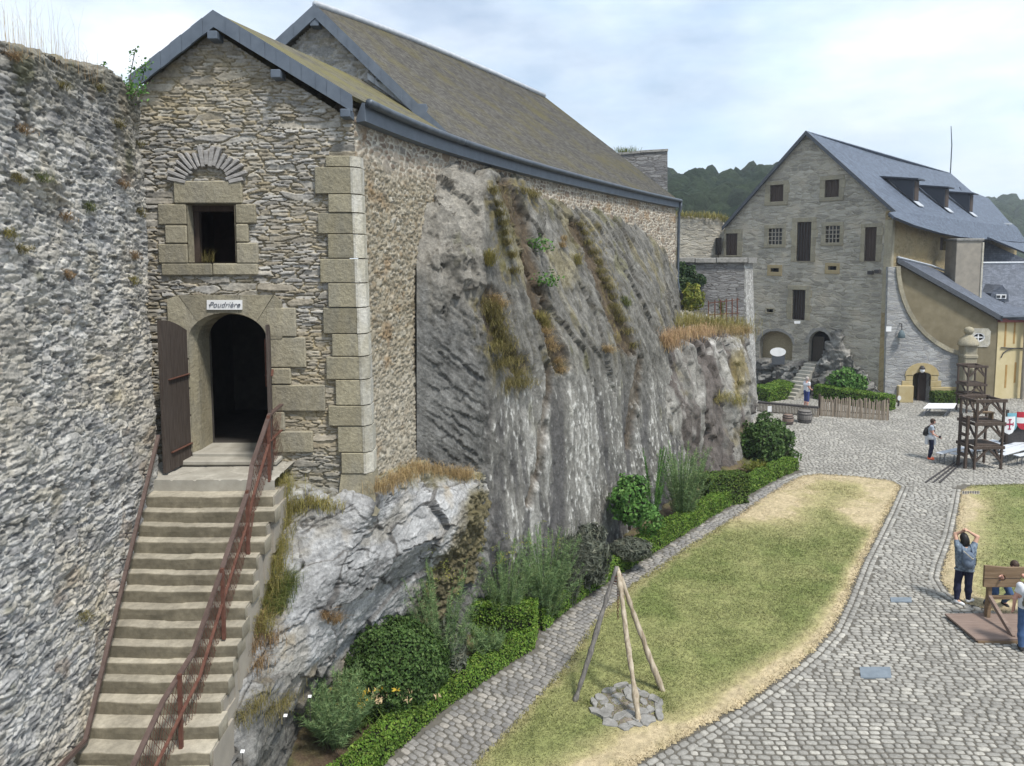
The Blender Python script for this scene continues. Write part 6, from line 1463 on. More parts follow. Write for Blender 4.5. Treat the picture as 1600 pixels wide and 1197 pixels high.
M['twig'] = m_plain('brown_twig', (.09, .065, .045), .9, sc=20, bs=0)
def hedge(label, line, width, h, seed, mat, size=.034, dens=1500, z0=None, group=None):
    rng = np.random.default_rng(seed); P = rs2([(*p, 0) for p in line], 60)[:, :2]; P = P+0
    z = z0 if z0 is not None else 0.0; d = np.gradient(P, axis=0); d /= np.linalg.norm(d, axis=1, keepdims=True); n = np.stack([-d[:, 1], d[:, 0]], -1)
    L_ = np.concatenate([[0], np.cumsum(np.linalg.norm(np.diff(P, axis=0), axis=1))]); tot = L_[-1]
    hd = thing('box_hedge', label, 'hedge', (*P.mean(0), z), group=group)
    def at_(s, a, zz):
        c = np.stack([np.interp(s, L_, P[:, 0]), np.interp(s, L_, P[:, 1])], -1); nn = np.stack([np.interp(s, L_, n[:, 0]), np.interp(s, L_, n[:, 1])], -1)
        dd = np.stack([np.interp(s, L_, d[:, 0]), np.interp(s, L_, d[:, 1])], -1)
        X = c+nn*a[:, None]; wob = fbm(np.stack([X[:, 0], X[:, 1], zz], -1), 2.5, 3, seed)
        return np.concatenate([X+nn*(wob*.05*np.sign(a+1e-6))[:, None], (z+zz*(1+.07*wob))[:, None]], 1), nn, dd
    pieces = []
    for kind, area in (('top', tot*width), ('s1', tot*h), ('s2', tot*h), ('e1', width*h), ('e2', width*h)):
        k = int(area*dens)+1; s = rng.uniform(0, tot, k); inset = rng.uniform(-.01, .05, k)
        if kind == 'top': a = rng.uniform(-width/2, width/2, k); zz = h-inset; nr = np.tile([0, 0, 1.], (k, 1))
        elif kind[0] == 's': sg = 1 if kind == 's1' else -1; a = np.full(k, sg*width/2)-sg*inset; zz = rng.uniform(.02, h, k); nr = None
        else: s = np.where(rng.uniform(0, 1, k) < 2, (0.0 if kind == 'e1' else tot), 0)+(1 if kind == 'e1' else -1)*inset; a = rng.uniform(-width/2, width/2, k); zz = rng.uniform(.02, h, k); nr = None
        # rounded top edges
        q, nn, dd = at_(s, a, zz)
        if nr is None: nr = np.concatenate([(nn*(1 if kind == 's1' else -1)) if kind[0] == 's' else dd*(-1 if kind == 'e1' else 1), np.full((k, 1), .35)], 1)
        pieces.append((q, nr))
    Q = np.concatenate([p for p, _ in pieces]); NN = np.concatenate([p for _, p in pieces]); V, F = leaves(Q, NN, size, rng, 1.5, .7); mk('foliage', V, F, mat, hd, smooth=False)
    s = np.linspace(.05, tot-.05, 40); rows_ = []
    for a, zz in ((-width/2+.06, .0), (-width/2+.06, h-.07), (width/2-.06, h-.07), (width/2-.06, .0)): rows_.append(at_(s, np.full(40, a), np.full(40, zz))[0])
    G = np.array(rows_); Fc = list(map(tuple, grid_faces(4, 40))); Fc += [(0, 40, 80, 120), (39, 79, 119, 159)]; mk('hedge_light_block', G.reshape(-1, 3), np.array(Fc), M['dark_core'], hd)  # solid dark core added inside the hedge to block light between leaves
    return hd
HO_ = np.array(HEDGE_OUT)
def off_line(L_, o): L_ = np.array(L_, float); d = np.gradient(L_, axis=0); d /= np.linalg.norm(d, axis=1, keepdims=True); return L_+np.stack([-d[:, 1], d[:, 0]], -1)*o
ln1 = g2([(470, 1350), (545, 1255), (610, 1190), (655, 1148), (705, 1106), (770, 1060), (838, 1014)]); ln2 = g2([(851, 988), (900, 947), (965, 903), (1050, 850), (1110, 812), (1160, 780)]); ln3 = g2([(1168, 776), (1205, 755), (1249, 735)])
hedge('low box hedge in the foreground, running under the big round bush beside the path', off_line(ln1, .24), .42, .42, 1, M['leaf_box'], .032, 1900)
hedge('long low box hedge along the middle of the path, beyond the tripod', off_line(ln2, .26), .46, .52, 2, M['leaf_box'], .036, 1500)
hedge('far short stretch of low box hedge ending at the path bend', off_line(ln3, .28), .5, .5, 3, M['leaf_box'], .045, 900)
bA, bB = gz(838, 1003), gz(742, 988, .1); hedge('taller clipped box hedge block jutting back from the path in the foreground', [bA[:2], (bA[:2]*.55+bB[:2]*.45), bB[:2]], .65, .88, 4, M['leaf_box'], .036, 1700)
bA, bB = gz(1162, 782), gz(1100, 783, .1); hedge('taller clipped box hedge block at the far end of the bed', [bA[:2], (bA[:2]+bB[:2])/2, bB[:2]], .8, 1.0, 5, M['leaf_boxd'], .045, 900)
def bush(name, label, cat, c, r, seed, mat, n, size, lump=.14, lf=2.2, zsq=1.0, core=True, group=None, elong=1.6, stem=None):
    rng = np.random.default_rng(seed); c = np.asarray(c, float); r = np.asarray(r, float)
    d = rng.standard_normal((n, 3)); d /= np.linalg.norm(d, axis=1, keepdims=True)
    rad = (1+lump*fbm(d*1.0+seed*3.1, lf, 3, seed)*2)*(1-.22*rng.uniform(0, 1, n)**2)
    P = d*rad[:, None]*r; ok = P[:, 2] > -r[2]*.92; P, d = P[ok]+c, d[ok]
    bz = c[2]-r[2]; b = thing(name, label, cat, (c[0], c[1], bz), group=group)
    V, F = leaves(P, d/r, size, rng, elong, .75); mk('foliage', V, F, mat, b, smooth=False)
    if core:
        Vc = IV*(.80*(1+lump*fbm(IV*1.0+seed*3.1, lf, 3, seed)*2))[:, None]*r+c; mk('bush_light_block', Vc, IF, M['dark_core'], b)  # added dark ellipsoid behind the leaves, keeps light from passing through
    if stem:
        mb = MB(); mb.tube([(c[0], c[1], bz-.2), (c[0]+.03, c[1], c[2])], [stem, stem*.6], 7); mb.build('trunk', M['twig'], b)
    return b
dB = 13.1; bush('round_bush', 'large clipped round dark green bush in the foreground bed', 'bush', (*un(614, 1045, dB),), (.98, .95, .92), 11, M['leaf_dark'], 26000, .042, .10, 3.0)
dB = 29.6; p = un(1195, 697, dB); bush('rounded_shrub', 'big dark green rounded shrub at the far end of the cliff', 'bush', p, (1.15, 1.1, 1.1), 12, M['leaf_dark'], 7500, .085, .26, 2.8)
p = un(984, 783, 20.0); bush('leafy_shrub', 'bright green leafy shrub on bare stems against the middle of the cliff', 'bush', p, (.5, .5, .62), 13, M['leaf_bright'], 3300, .07, .42, 2.8, stem=.05)
p = un(1012, 812, 20.4); bush('loose_shrub', 'small loose grey-green shrub just right of the bright leafy shrub', 'bush', p, (.42, .4, .45), 14, M['leaf_bright'], 800, .06, .25, core=False)
p = un(917, 868, 17.6); bush('grey_shrub', 'dark grey-green wispy shrub against the cliff left of the bright shrub', 'bush', p, (.5, .45, .78), 15, M['leaf_grey'], 2600, .05, .25, core=False, elong=4)
p = un(702, 1022, 13.9); bush('grey_shrub', 'dark grey feathery shrub tucked behind the large round bush', 'bush', p, (.38, .4, .72), 16, M['leaf_grey'], 2600, .04, .25, core=False, elong=4)
p = un(985, 858, 19.0); bush('lavender_mound', 'low grey-green lavender mound behind the middle hedge', 'bush', p, (.55, .4, .3), 17, M['leaf_grey'], 1500, .04, .15, core=True, elong=4)
p = un(1325, 600, 43.3); bush('shrub_by_steps', 'light green shrub on the rock right of the narrow stone steps', 'bush', p, (1.05, 1.0, .95), 18, M['leaf_bright'], 2600, .12, .25)
def strands(base, n, h, spread, rng, seglen=.11, fil=60, thick=.004, top=.35):
    # feathery stems: tapering stalks carrying fine filaments
    V, F = [], []; o = 0
    az = rng.uniform(0, 2*np.pi, n); lean = rng.uniform(.05, 1, n)*spread; hh = h*rng.uniform(.55, 1.05, n)
    for i in range(n):
        b = np.array(base)+np.array([math.cos(az[i]), math.sin(az[i]), 0])*rng.uniform(0, spread*.35); tip = b+np.array([math.cos(az[i])*lean[i], math.sin(az[i])*lean[i], hh[i]])
        k = fil; f = rng.uniform(.12, 1, k)**.8; c = b[None]+(tip-b)[None]*f[:, None]+np.array([math.cos(az[i]), math.sin(az[i]), 0])*(.10*h*f**2)[:, None]
        d = rng.standard_normal((k, 3))*np.array([1, 1, .5])+np.array([0, 0, .75]); d /= np.linalg.norm(d, axis=1, keepdims=True)
        l = seglen*rng.uniform(.5, 1.5, k)*(1.25-.6*f); s = np.cross(d, rng.standard_normal((k, 3))); s /= np.linalg.norm(s, axis=1, keepdims=True); s *= thick
        q = np.stack([c-s, c+s, c+d*l[:, None]], 1).reshape(-1, 3); V.append(q); F.append(np.arange(k*3).reshape(-1, 3)+o); o += len(q)
        # stalk
        kk = 6; ff = np.linspace(0, 1, kk); ln_ = b[None]+(tip-b)[None]*ff[:, None]+np.array([math.cos(az[i]), math.sin(az[i]), 0])*(.10*h*ff**2)[:, None]; sd_ = np.array([math.sin(az[i]), -math.cos(az[i]), 0])*thick*1.3
        q = np.concatenate([ln_-sd_, ln_+sd_*1.0]); fa = []
        for j in range(kk-1): fa += [[j, j+1, kk+j], [j+1, kk+j+1, kk+j]]
        V.append(q); F.append(np.array(fa)+o); o += len(q)
    return np.concatenate(V), np.concatenate(F)
def fennel(label, base, h, spread, n, seed, mat='leaf_fennel', fil=80, seglen=.13, thick=.005, umbel=0, name='fennel_clump', cat='fennel', group=None, under=True):
    rng = np.random.default_rng(seed); b = thing(name, label, cat, base, group=group); V, F = strands(base, n, h, spread, rng, seglen, fil, thick); mk('fronds', V, F, M[mat], b, smooth=False)
    if umbel:
        P = np.array(base)+np.stack([rng.normal(0, spread*.5, umbel), rng.normal(0, spread*.5, umbel), h*rng.uniform(.8, 1.12, umbel)], -1); 
        for q0 in P: Q = q0+rng.normal(0, 1, (16, 3))*np.array([.05, .05, .014]); v, f = leaves(Q, np.tile([0, 0, 1.], (16, 1)), .026, rng, 1, .4); mk('flower_head', v, f, M['leaf_yg'], b, smooth=False)
    return b
def gb(px, py, Y): p = un(px, py, Y); z = drop(p[0], p[1], 1.3); return (p[0], p[1], z)
def fen(label, px, top, Y, spread, n, seed, **k):
    p = un(px, top, Y); z = drop(p[0], p[1], p[2]-.2); fennel(label, (p[0], p[1], z), max(.5, p[2]-z), spread, n, seed, **k)
fen('feathery blue-green fennel in the foreground bed, below the big round bush', 522, 1062, 11.75, .55, 110, 21, fil=150, thick=.0045)
fen('tall wispy fennel with yellow heads, behind the round bush', 690, 880, 13.7, .5, 60, 22, fil=120, umbel=16)
fen('low feathery fennel between the tall hedge block and the round bush', 762, 980, 14.5, .4, 44, 23, fil=110)
fen('fennel with yellow flower heads at the left of the group under the cliff', 792, 852, 15.5, .45, 60, 24, fil=120, umbel=18)
fen('bushy blue-green fennel in the middle of the group under the cliff', 852, 842, 16.2, .62, 110, 25, fil=130, umbel=6)
fen('grey-green fennel at the right of the group under the cliff', 893, 828, 17.0, .4, 50, 26, fil=100, mat='leaf_grey')
fen('tall pale fennel beside the far hedge block', 1068, 702, 22.4, .55, 90, 27, fil=120, thick=.007, seglen=.16)
fen('thin climbing green plant against the cliff beside the pale fennel', 1022, 700, 21.3, .2, 16, 28, fil=60, mat='leaf_bright', thick=.012, name='climbing_plant', cat='plant')
fen('yellow-flowered leafy plant between the far hedge and the dark rounded shrub', 1182, 725, 27.4, .5, 40, 29, fil=60, mat='leaf_yg', thick=.014, umbel=20, name='flowering_plant', cat='plant')
def lily(label, base, h, spread, nl, nf, seed, pet):
    rng = np.random.default_rng(seed); b = thing('daylily', label, 'flower', base); n = nl
    X = base[0]+rng.normal(0, spread*.3, n); Y = base[1]+rng.normal(0, spread*.3, n); V, F = blades(X, Y, np.full(n, base[2]), rng.uniform(.6, 1.1, n)*h, rng.uniform(.4, 1.3, n), np.full(n, .02), rng, .6); mk('leaves', V, F, M['leaf_lily'], b, smooth=False)
    for i in range(nf):
        top = np.array([base[0]+rng.normal(0, spread*.7), base[1]+rng.normal(0, spread*.5), base[2]+h*rng.uniform(.85, 1.25)]); k = 6
        a = rng.uniform(0, 6.28)+np.arange(k)*2*np.pi/k; d = np.stack([np.cos(a), np.sin(a), np.full(k, .8)], -1); q = top[None]+d*.045; v, f = leaves(q, np.cross(d, [[0, 0, 1.]]*k)+0*d, .034, rng, 2.4, .1); mk('bloom', v, f, M[pet], b, smooth=False)
lily('yellow daylilies with strappy leaves at the foot of the foreground fennel', gb(563, 1150, 12.35), .6, .5, 170, 30, 31, 'petal')
lily('pale cream daylilies with strappy leaves leaning over the foreground hedge', gb(618, 1150, 12.4), .6, .4, 130, 20, 32, 'petal_pale')
# ivy and yellow bushes on the terrace
rng = np.random.default_rng(41); iv = thing('ivy', 'dark ivy hanging on the slate terrace wall beside the downpipe', 'ivy', (8.6, 35.9, 6))
Pv = []
while len(Pv) < 1500:
    x, y = rng.uniform(1052, 1106), rng.uniform(410, 480)
    if ((x-1068)/34)**2+((y-442)/34)**2 < 1+.5*vn(np.array([x*.08, y*.08, 0]), 3): Pv.append(un(x, y, TY-.05-rng.uniform(0, .25)))
V, F = leaves(np.array(Pv), np.tile([0, -1., .3], (len(Pv), 1)), .13, rng, 1.2, .5); mk('foliage', V, F, M['leaf_ivy'], iv, smooth=False)
def ledge_at(px, py): q, n = surf(px, py); return q
p = ledge_at(1078, 492); p = p if p is not None else un(1078, 492, 32); bush('yellow_shrub', 'yellow-green flowering shrub on the grassy ledge below the ivy', 'bush', un(1079, 466, 33.6), (.62, .5, .6), 42, M['leaf_yg'], 1400, .09, .3, core=False)
# ---- grass tufts
GC = {'straw': [(.30, .22, .10), (.42, .32, .17), (.36, .25, .13)], 'yg': [(.17, .17, .05), (.28, .25, .08), (.36, .30, .12)], 'green': [(.07, .11, .025), (.13, .16, .045), (.2, .2, .07)], 'rust': [(.20, .125, .065), (.28, .19, .10), (.35, .26, .15)], 'pink': [(.42, .27, .16), (.5, .35, .21), (.36, .27, .13)], 'moss': [(.12, .115, .035), (.19, .165, .06), (.27, .225, .10)]}
def tuft(label, pts, n, h, spread, colk, seed, wd=.008, lean=(.3, 1.2), group=None, name='grass_tuft', cat='grass tuft', down=0.0):
    if len(pts) == 0: print('NO POINTS', label); return None
    rng = np.random.default_rng(seed); pts = np.asarray(pts, float); i = rng.integers(0, len(pts), n); B = pts[i]+rng.normal(0, 1, (n, 3))*np.array([spread, spread, spread*.35])
    V, F = blades(B[:, 0], B[:, 1], B[:, 2]-.02, h*rng.uniform(.5, 1.15, n), rng.uniform(*lean, n), np.full(n, wd), rng, .5)
    if down:
        V = V.reshape(n, 5, 3); b0 = V[:, :1]; V = b0+(V-b0)*np.array([1, 1, 1-down]); V = V.reshape(-1, 3)
    c = pal(rng.uniform(0, 1, n), GC[colk]); return tag(mk(name, V, F, M['blade'], col=np.repeat(c, 5, 0), smooth=False, origin=pts.mean(0)), label, cat, group)
def sp(*pp):
    r = []
    for x, y in pp:
        q, n = surf(x, y)
        if q is not None: r.append(q)
    return r
tuft('strip of long dry grass growing between the stair edge and the pale rock', sp((436, 770), (440, 800), (436, 830), (430, 860), (425, 890), (420, 920), (412, 950), (400, 985)), 3600, .40, .10, 'yg', 51, .007)
tuft('fresh green grass clump on the pale rock beside the stairs', sp((440, 930), (432, 945), (446, 915), (425, 955)), 1200, .36, .1, 'green', 52, .007)
tuft('rusty brown dead grass at the lower stair edge', sp((398, 975), (392, 1010), (400, 1040), (420, 1000)), 900, .26, .1, 'rust', 53, .007)
tuft('dry grass fringe along the top of the pale rock below the side wall', sp((590, 765), (610, 755), (630, 745), (655, 735), (680, 738), (705, 742), (725, 745)), 3200, .24, .13, 'straw', 54, .007)
tuft('green and yellow weeds at the foot of the white-edged quoin', sp((470, 790), (485, 785), (500, 790), (515, 795), (460, 800)), 700, .22, .1, 'yg', 55, .009)
tuft('round rusty dead plant on the pale rock above the round bush', sp((515, 968), (525, 970), (508, 962)), 700, .2, .05, 'rust', 56, .006, (.5, 1.5))
tuft('mossy grass hanging from the lower lip of the pale rock', sp((400, 1100), (440, 1100), (380, 1120), (420, 1115)), 900, .2, .12, 'moss', 57, .007)
for k, (pp, n, h, sp_r, ck, lb) in enumerate((
    (((762, 405), (760, 412)), 420, .38, .08, 'yg', 'bright yellow-green grass tuft on the upper corner of the cliff'),
    (((768, 300), (775, 320), (779, 335), (783, 350), (787, 365), (790, 380), (797, 400), (800, 425)), 1500, .2, .08, 'moss', 'strip of yellow grass in the crack near the top left of the cliff'),
    (((758, 480), (765, 490), (770, 505), (775, 520), (780, 532), (785, 545), (795, 565), (805, 585), (770, 545), (778, 570), (795, 600), (815, 600)), 3200, .26, .15, 'moss', 'largest patch of yellow dry grass hanging on the cliff corner'),
    (((845, 500), (850, 510), (838, 495)), 420, .3, .08, 'yg', 'small yellow tuft in the middle of the cliff, right of the largest grass patch'),
    (((770, 470), (778, 480)), 420, .28, .08, 'straw', 'straw-coloured tuft just above the largest grass patch on the cliff'),
    (((850, 520), (856, 535), (860, 545), (868, 565), (875, 580)), 700, .24, .08, 'straw', 'thin straw tuft at the lower end of the brown crack in the cliff'),
    (((880, 375), (878, 385)), 160, .25, .05, 'straw', 'tiny straw tuft high in the middle of the cliff'),
    (((900, 405), (902, 412)), 220, .3, .06, 'yg', 'small yellow-green tuft high right of the cliff middle'),
    (((905, 352), (912, 365), (918, 380), (925, 395), (932, 410), (938, 425), (944, 438), (950, 450)), 1500, .2, .11, 'moss', 'long strip of brownish grass in the right-hand crack of the cliff'),
    (((955, 465), (960, 480), (964, 490), (968, 500), (978, 520), (985, 540)), 1100, .24, .11, 'moss', 'lower strip of grass in the right-hand crack of the cliff'),
    (((975, 470), (978, 476)), 220, .28, .07, 'green', 'green leafy tuft at the right-hand crack of the cliff'),
    (((815, 300), (830, 305)), 420, .22, .12, 'moss', 'mossy grass under the hall wall at the top of the cliff'),
    (((1115, 625), (1135, 620), (1150, 628)), 700, .35, .2, 'yg', 'grass tuft on the face of the right-hand rock ledge'),
    (((1150, 570), (1152, 600)), 380, .25, .12, 'moss', 'mossy streak of grass low on the right-hand rock ledge'),
    (((945, 545), (952, 548)), 240, .2, .08, 'straw', 'faint straw tuft right of the cliff middle above the vertical streaks'))):
    q = sp(*pp)
    if q: tuft(lb, q, int(n*1.3), h*1.4, sp_r*1.15, ck, 60+k, .009, (.5, 1.6), down=.35)
for k, (x, y, lb) in enumerate(((838, 385, 'upper'), (848, 440, 'lower'))):
    q = sp((x, y))
    if q: bush('leafy_plant', 'small bright green leafy plant in the brown crack of the cliff, %s of the two' % lb, 'plant', q[0]+np.array([.05, -.05, .05]), (.36, .2, .2), 80+k, M['leaf_bright'], 170, .055, .6, core=False)
tuft('pinkish dry grass spilling over the front of the rock ledge', sp((1035, 535), (1050, 530), (1065, 528), (1085, 525), (1100, 522), (1040, 540)), 2600, .5, .28, 'pink', 90, .014)
tuft('straw and green tall grass along the back of the rock ledge', sp((1060, 510), (1075, 505), (1095, 510), (1115, 512), (1135, 512), (1155, 515)), 2400, .6, .4, 'yg', 91, .014)
tuft('straw-coloured grass at the right end of the rock ledge', sp((1120, 520), (1140, 520), (1158, 520)), 1200, .4, .3, 'straw', 92, .014)
p = ledge_at(1128, 500)
if p is not None: fennel('slim yellow-flowered mullein standing on the rock ledge', tuple(p), .95, .08, 5, 93, 'leaf_yg', fil=60, seglen=.08, thick=.02, name='mullein', cat='flower')
tuft('grass growing on the broken top of the round ruin', [np.array([cc_[0]+rad_*math.cos(a), cc_[1]+rad_*math.sin(a), float(zt_r(a))]) for a in np.linspace(R(235), R(300), 12)], 900, .5, .2, 'yg', 94, .03)
tuft('grass on top of the ruined wall stub behind the hall', [un(972, 240, 33.8), un(985, 240, 33.8)], 260, .35, .2, 'green', 95, .02)
# plants on the rampart
def rtop(px, py): q, n = surf(px, py); return q
tuft('tall thin dry grass stems on the rampart top at the left edge', sp((20, 80), (40, 85)), 50, .75, .1, 'straw', 100, .003, (.05, .35))
tuft('tall dry seed stalks on the rampart top, middle clump', sp((92, 105), (105, 108), (80, 104)), 60, .8, .10, 'straw', 101, .003, (.05, .5))
tuft('wiry dry weeds on the rampart top near the house', sp((125, 118), (140, 125)), 60, .5, .12, 'rust', 102, .003, (.05, .7))
WD = [((90, 130), 'moss'), ((15, 85), 'rust'), ((100, 425), 'rust'), ((135, 320), 'green'), ((205, 435), 'yg'), ((188, 285), 'rust'), ((98, 335), 'rust'), ((8, 362), 'yg'), ((30, 385), 'moss'), ((215, 225), 'moss'), ((225, 200), 'rust'), ((150, 135), 'moss'), ((60, 275), 'green'), ((215, 330), 'moss'), ((205, 395), 'rust'), ((20, 275), 'moss'), ((125, 960), 'moss'), ((180, 190), 'moss'), ((240, 340), 'moss'), ((30, 200), 'rust')]
for k, ((x, y), ck) in enumerate(WD):
    q = sp((x, y), (x+4, y+6))
    if q: tuft('small %s weed tuft rooted in a joint of the rough grey rampart wall' % {'moss': 'yellowish', 'rust': 'brown', 'green': 'green', 'yg': 'pale green'}[ck], q, 200, .15, .05, ck, 110+k, .006, (.6, 1.8), group='%s weeds on the rampart face' % {'moss': 'yellowish', 'rust': 'brown', 'green': 'green', 'yg': 'pale green'}[ck], down=.5, name='wall_weed', cat='weed')
q = sp((236, 175), (240, 195), (244, 215), (242, 185), (230, 165))
tuft('green fringe of weeds on the corner where the rampart meets the house', q, 1100, .25, .07, 'yg', 140, .008, (.6, 1.6), down=.4, name='wall_weed', cat='weed')
rng = np.random.default_rng(150); cl = thing('bramble', 'scrambling leafy bramble on the rampart top against the house eave', 'bramble', un(190, 140, 11.0)); mb = MB(); Pv = []
for pth in ([(190, 150), (180, 125), (165, 105), (158, 100)], [(200, 150), (205, 110), (212, 75)], [(195, 150), (215, 110), (235, 95)], [(185, 150), (172, 130), (160, 128)], [(205, 155), (222, 125), (228, 100)]):
    pp = rs2([un(x, y, 11.25+rng.uniform(-.3, .3)) for x, y in pth], 14); mb.tube(pp, .006, 4)
    for q in pp[2:]:
        for _ in range(5): Pv.append(q+rng.normal(0, .035, 3))
for _ in range(260): Pv.append(un(rng.normal(197, 14), rng.normal(140, 9), 11.2+rng.uniform(-.25, .25)))
mb.build('stems', M['twig'], cl); V, F = leaves(np.array(Pv), np.tile([0, -.4, 1.], (len(Pv), 1)), .035, rng, 1.5, .7); mk('leaves', V, F, M['leaf_bright'], cl, smooth=False)
p = un(334, 409, FY+.1); tuft('small dry plant growing on the sill of the dark house window', [p+np.array([-.1, 0, .02])], 60, .26, .05, 'moss', 160, .004, (.2, 1.2), name='sill_plant', cat='plant')
# hedges by the far building
p0, p1, p2 = gz(1186, 626), gz(1215, 622), gz(1237, 612); hedge('bright clipped hedge at the foot of the rock left of the narrow steps', [p0[:2], p1[:2], p2[:2]], 1.3, .8, 6, M['leaf_box'], .07, 420)
p0, p1, p2 = gz(1280, 622), gz(1330, 632), gz(1392, 642); hedge('bright clipped hedge behind the split-stake fence', [p0[:2], p1[:2], p2[:2]], 1.0, .85, 7, M['leaf_box'], .07, 420)
p0, p1 = gz(1456, 630), gz(1510, 630); hedge('low dark hedge at the foot of the curved wall right of its door', [p0[:2], (p0[:2]+p1[:2])/2, p1[:2]], .6, .7, 8, M['leaf_boxd'], .07, 420)
# ================================================================== OBJECTS IN THE COURTYARD
# tripod of rough poles with a hanging chain over a ring of flat stones
apx_ = un(964, 897, 13.75); tr = thing('pole_tripod', 'tripod of three rough peeled wooden poles standing on the lawn', 'tripod', (apx_[0], apx_[1], 0))
def pole(a, b_, r0, r1, mat, seed, ext=.16):
    rng = np.random.default_rng(seed); a, b_ = np.array(a), np.array(b_); d = (b_-a)/np.linalg.norm(b_-a); e = b_+d*ext; f = np.linspace(0, 1, 22); P = a[None]+(e-a)[None]*f[:, None]
    P += np.stack([.009*np.sin(f*5+seed)+.004*rng.standard_normal(22), .008*np.cos(f*4+seed), 0*f], -1)*(f*(1.05-f)*4)[:, None]
    r = r0+(r1-r0)*f+.006*rng.standard_normal(22)+.010*(rng.uniform(0, 1, 22) < .15)
    mb = MB(); mb.tube(P, r, 9); return mb.build('pole', mat, tr, True)
pole(gz(897, 1098)-(0, 0, .03), apx_+(-.05, -.02, 0), .05, .042, M['pole_grey'], 1)
pole(gz(999, 1132)-(0, 0, .03), apx_+(.03, -.07, 0), .052, .045, M['pole_pale'], 2, .08)
pole(gz(1037, 1082)-(0, 0, .03), apx_+(.04, .05, 0), .058, .047, M['pole_pale'], 3, .12)
mb = MB(); p = apx_+(0.01, 0, -.02)
for k in range(4): mb.tube([p+np.array([.085*math.cos(a), .085*math.sin(a), -.05*k+.008*math.sin(3*a)]) for a in np.linspace(0, 2*math.pi, 13)], .011, 5)
mb.build('lashing', M['rust'], tr)
chn_ = thing('hanging_chain', 'rusty chain hanging from the top of the wooden tripod', 'chain', apx_-(0, 0, .1)); mb = MB(); q0 = un(966, 905, 13.7)
for k in range(15):
    c = q0+np.array([.004*math.sin(k), 0, -.055*k]); ax = (k % 2); mb.tube([c+np.array([.018*math.cos(a)*(1-ax), .018*math.cos(a)*ax, .036*math.sin(a)]) for a in np.linspace(0, 2*math.pi, 9)], .006, 5)
mb.build('links', M['rust'], chn_)
fr = thing('fire_ring', 'ring of flat grey stones round a fire pit under the wooden tripod', 'fire pit', (*gz(977, 1108)[:2], 0)); fc = np.array(fr.location); random.seed(12)
def flat_rock(cx, cy, a, b_, th, ang, seed):
    rng = np.random.default_rng(seed); n = 9; an = np.linspace(0, 2*np.pi, n+1)[:-1]+rng.uniform(-.2, .2, n); rr_ = rng.uniform(.6, 1.15, n); x, y = a*np.cos(an)*rr_, b_*np.sin(an)*rr_; X, Y = cx+x*math.cos(ang)-y*math.sin(ang), cy+x*math.sin(ang)+y*math.cos(ang); t1, t2 = rng.uniform(-.12, .12, 2)
    mb = MB(); bot = [(X[i], Y[i], -.02) for i in range(n)]; mid_ = [(X[i], Y[i], th+t1*x[i]+t2*y[i]) for i in range(n)]; mb.hull8(bot, mid_); bmesh.ops.bevel(mb.bm, geom=[e for e in mb.bm.edges if all(v.co.z > .005 for v in e.verts)], offset=.012, segments=1, affect='EDGES'); return mb.build('stone', M['flat_slate'], fr)
for k in range(15):
    a = k/15*2*math.pi+random.uniform(-.1, .1); rr_ = random.uniform(.5, .66); flat_rock(fc[0]+rr_*math.cos(a), fc[1]+rr_*.95*math.sin(a), random.uniform(.12, .23), random.uniform(.07, .15), random.uniform(.065, .11), a+math.pi/2+random.uniform(-.4, .4), k+5)
for k in range(14):
    a = k*2.4; rr_ = .12+.34*(k/14)**.5; flat_rock(fc[0]+rr_*math.cos(a), fc[1]+rr_*math.sin(a), random.uniform(.1, .2), random.uniform(.07, .12), random.uniform(.06, .09), random.uniform(0, 3), k+40)
X, Y = np.meshgrid(np.linspace(-.6, .6, 30), np.linspace(-.6, .6, 30)); mk('ash_bed', np.stack([fc[0]+X, fc[1]+Y, .048+.012*fbm(np.stack([X, Y, X*0], -1), 6, 3, 2)], -1).reshape(-1, 3), grid_faces(30, 30, X**2+Y**2 < .36), m_plain('ash_and_earth', (.12, .10, .08), .95, sc=9, col2=(.24, .21, .18), bs=.6, bd=.02), fr)
tuft('few green grass tufts growing through the stones of the fire ring', [fc+(-.15, .5, .03), fc+(.75, .25, .03), fc+(.8, -.1, .02), fc+(-.7, .1, .02)], 320, .14, .08, 'green', 170, .007)

# pillory on its plank base
py0 = 15.75; pb = gz(1527, 1003, .05); pX, pY = pb[0], pb[1]
pil_ = thing('pillory', 'brown wooden pillory board with round hand hole on a plank base at the right edge', 'pillory', (pX+.95, pY+.5, 0))
mb = MB()
for k in range(7): mb.box((pX+1.0, pY+.10+.165*k, .085), (2.05, .16, .05), None, .006)
mb.build('base_planks', M['plank_wood'], pil_); mb = MB(); mb.box((pX+1.0, pY+.05, .03), (1.95, .09, .07)); mb.box((pX+1.0, pY+1.08, .03), (1.95, .09, .07)); mb.build('base_beam', M['pillory_wood'], pil_)
bY = 16.15; bl, br_, bt, bb_ = un(1538.5, 900, bY)[0], un(1538.5, 900, bY)[0]+1.75, un(1540, 884, bY)[2], un(1540, 917.5, bY)[2]
pp = PF((bl, bY), (br_, bY)); hc = pp.px(1565.5, 903.5); hr_ = .085
loops = [[(0, bb_), (1.75, bb_), (1.75, bt-.05), (.5, bt-.045), (0, bt)]]+[[(cx_+r_*math.cos(a), cz_+r_*math.sin(a)) for a in np.linspace(0, 2*math.pi, 15)[:-1]] for cx_, cz_, r_ in ((hc[0], hc[1], hr_), (.93, hc[1]+.01, .12), (1.40, hc[1], hr_))]
def flipz(l): return l
o = wall_holes('board', pp, loops[0], loops[1:], .055, M['pillory_wood'], pil_)
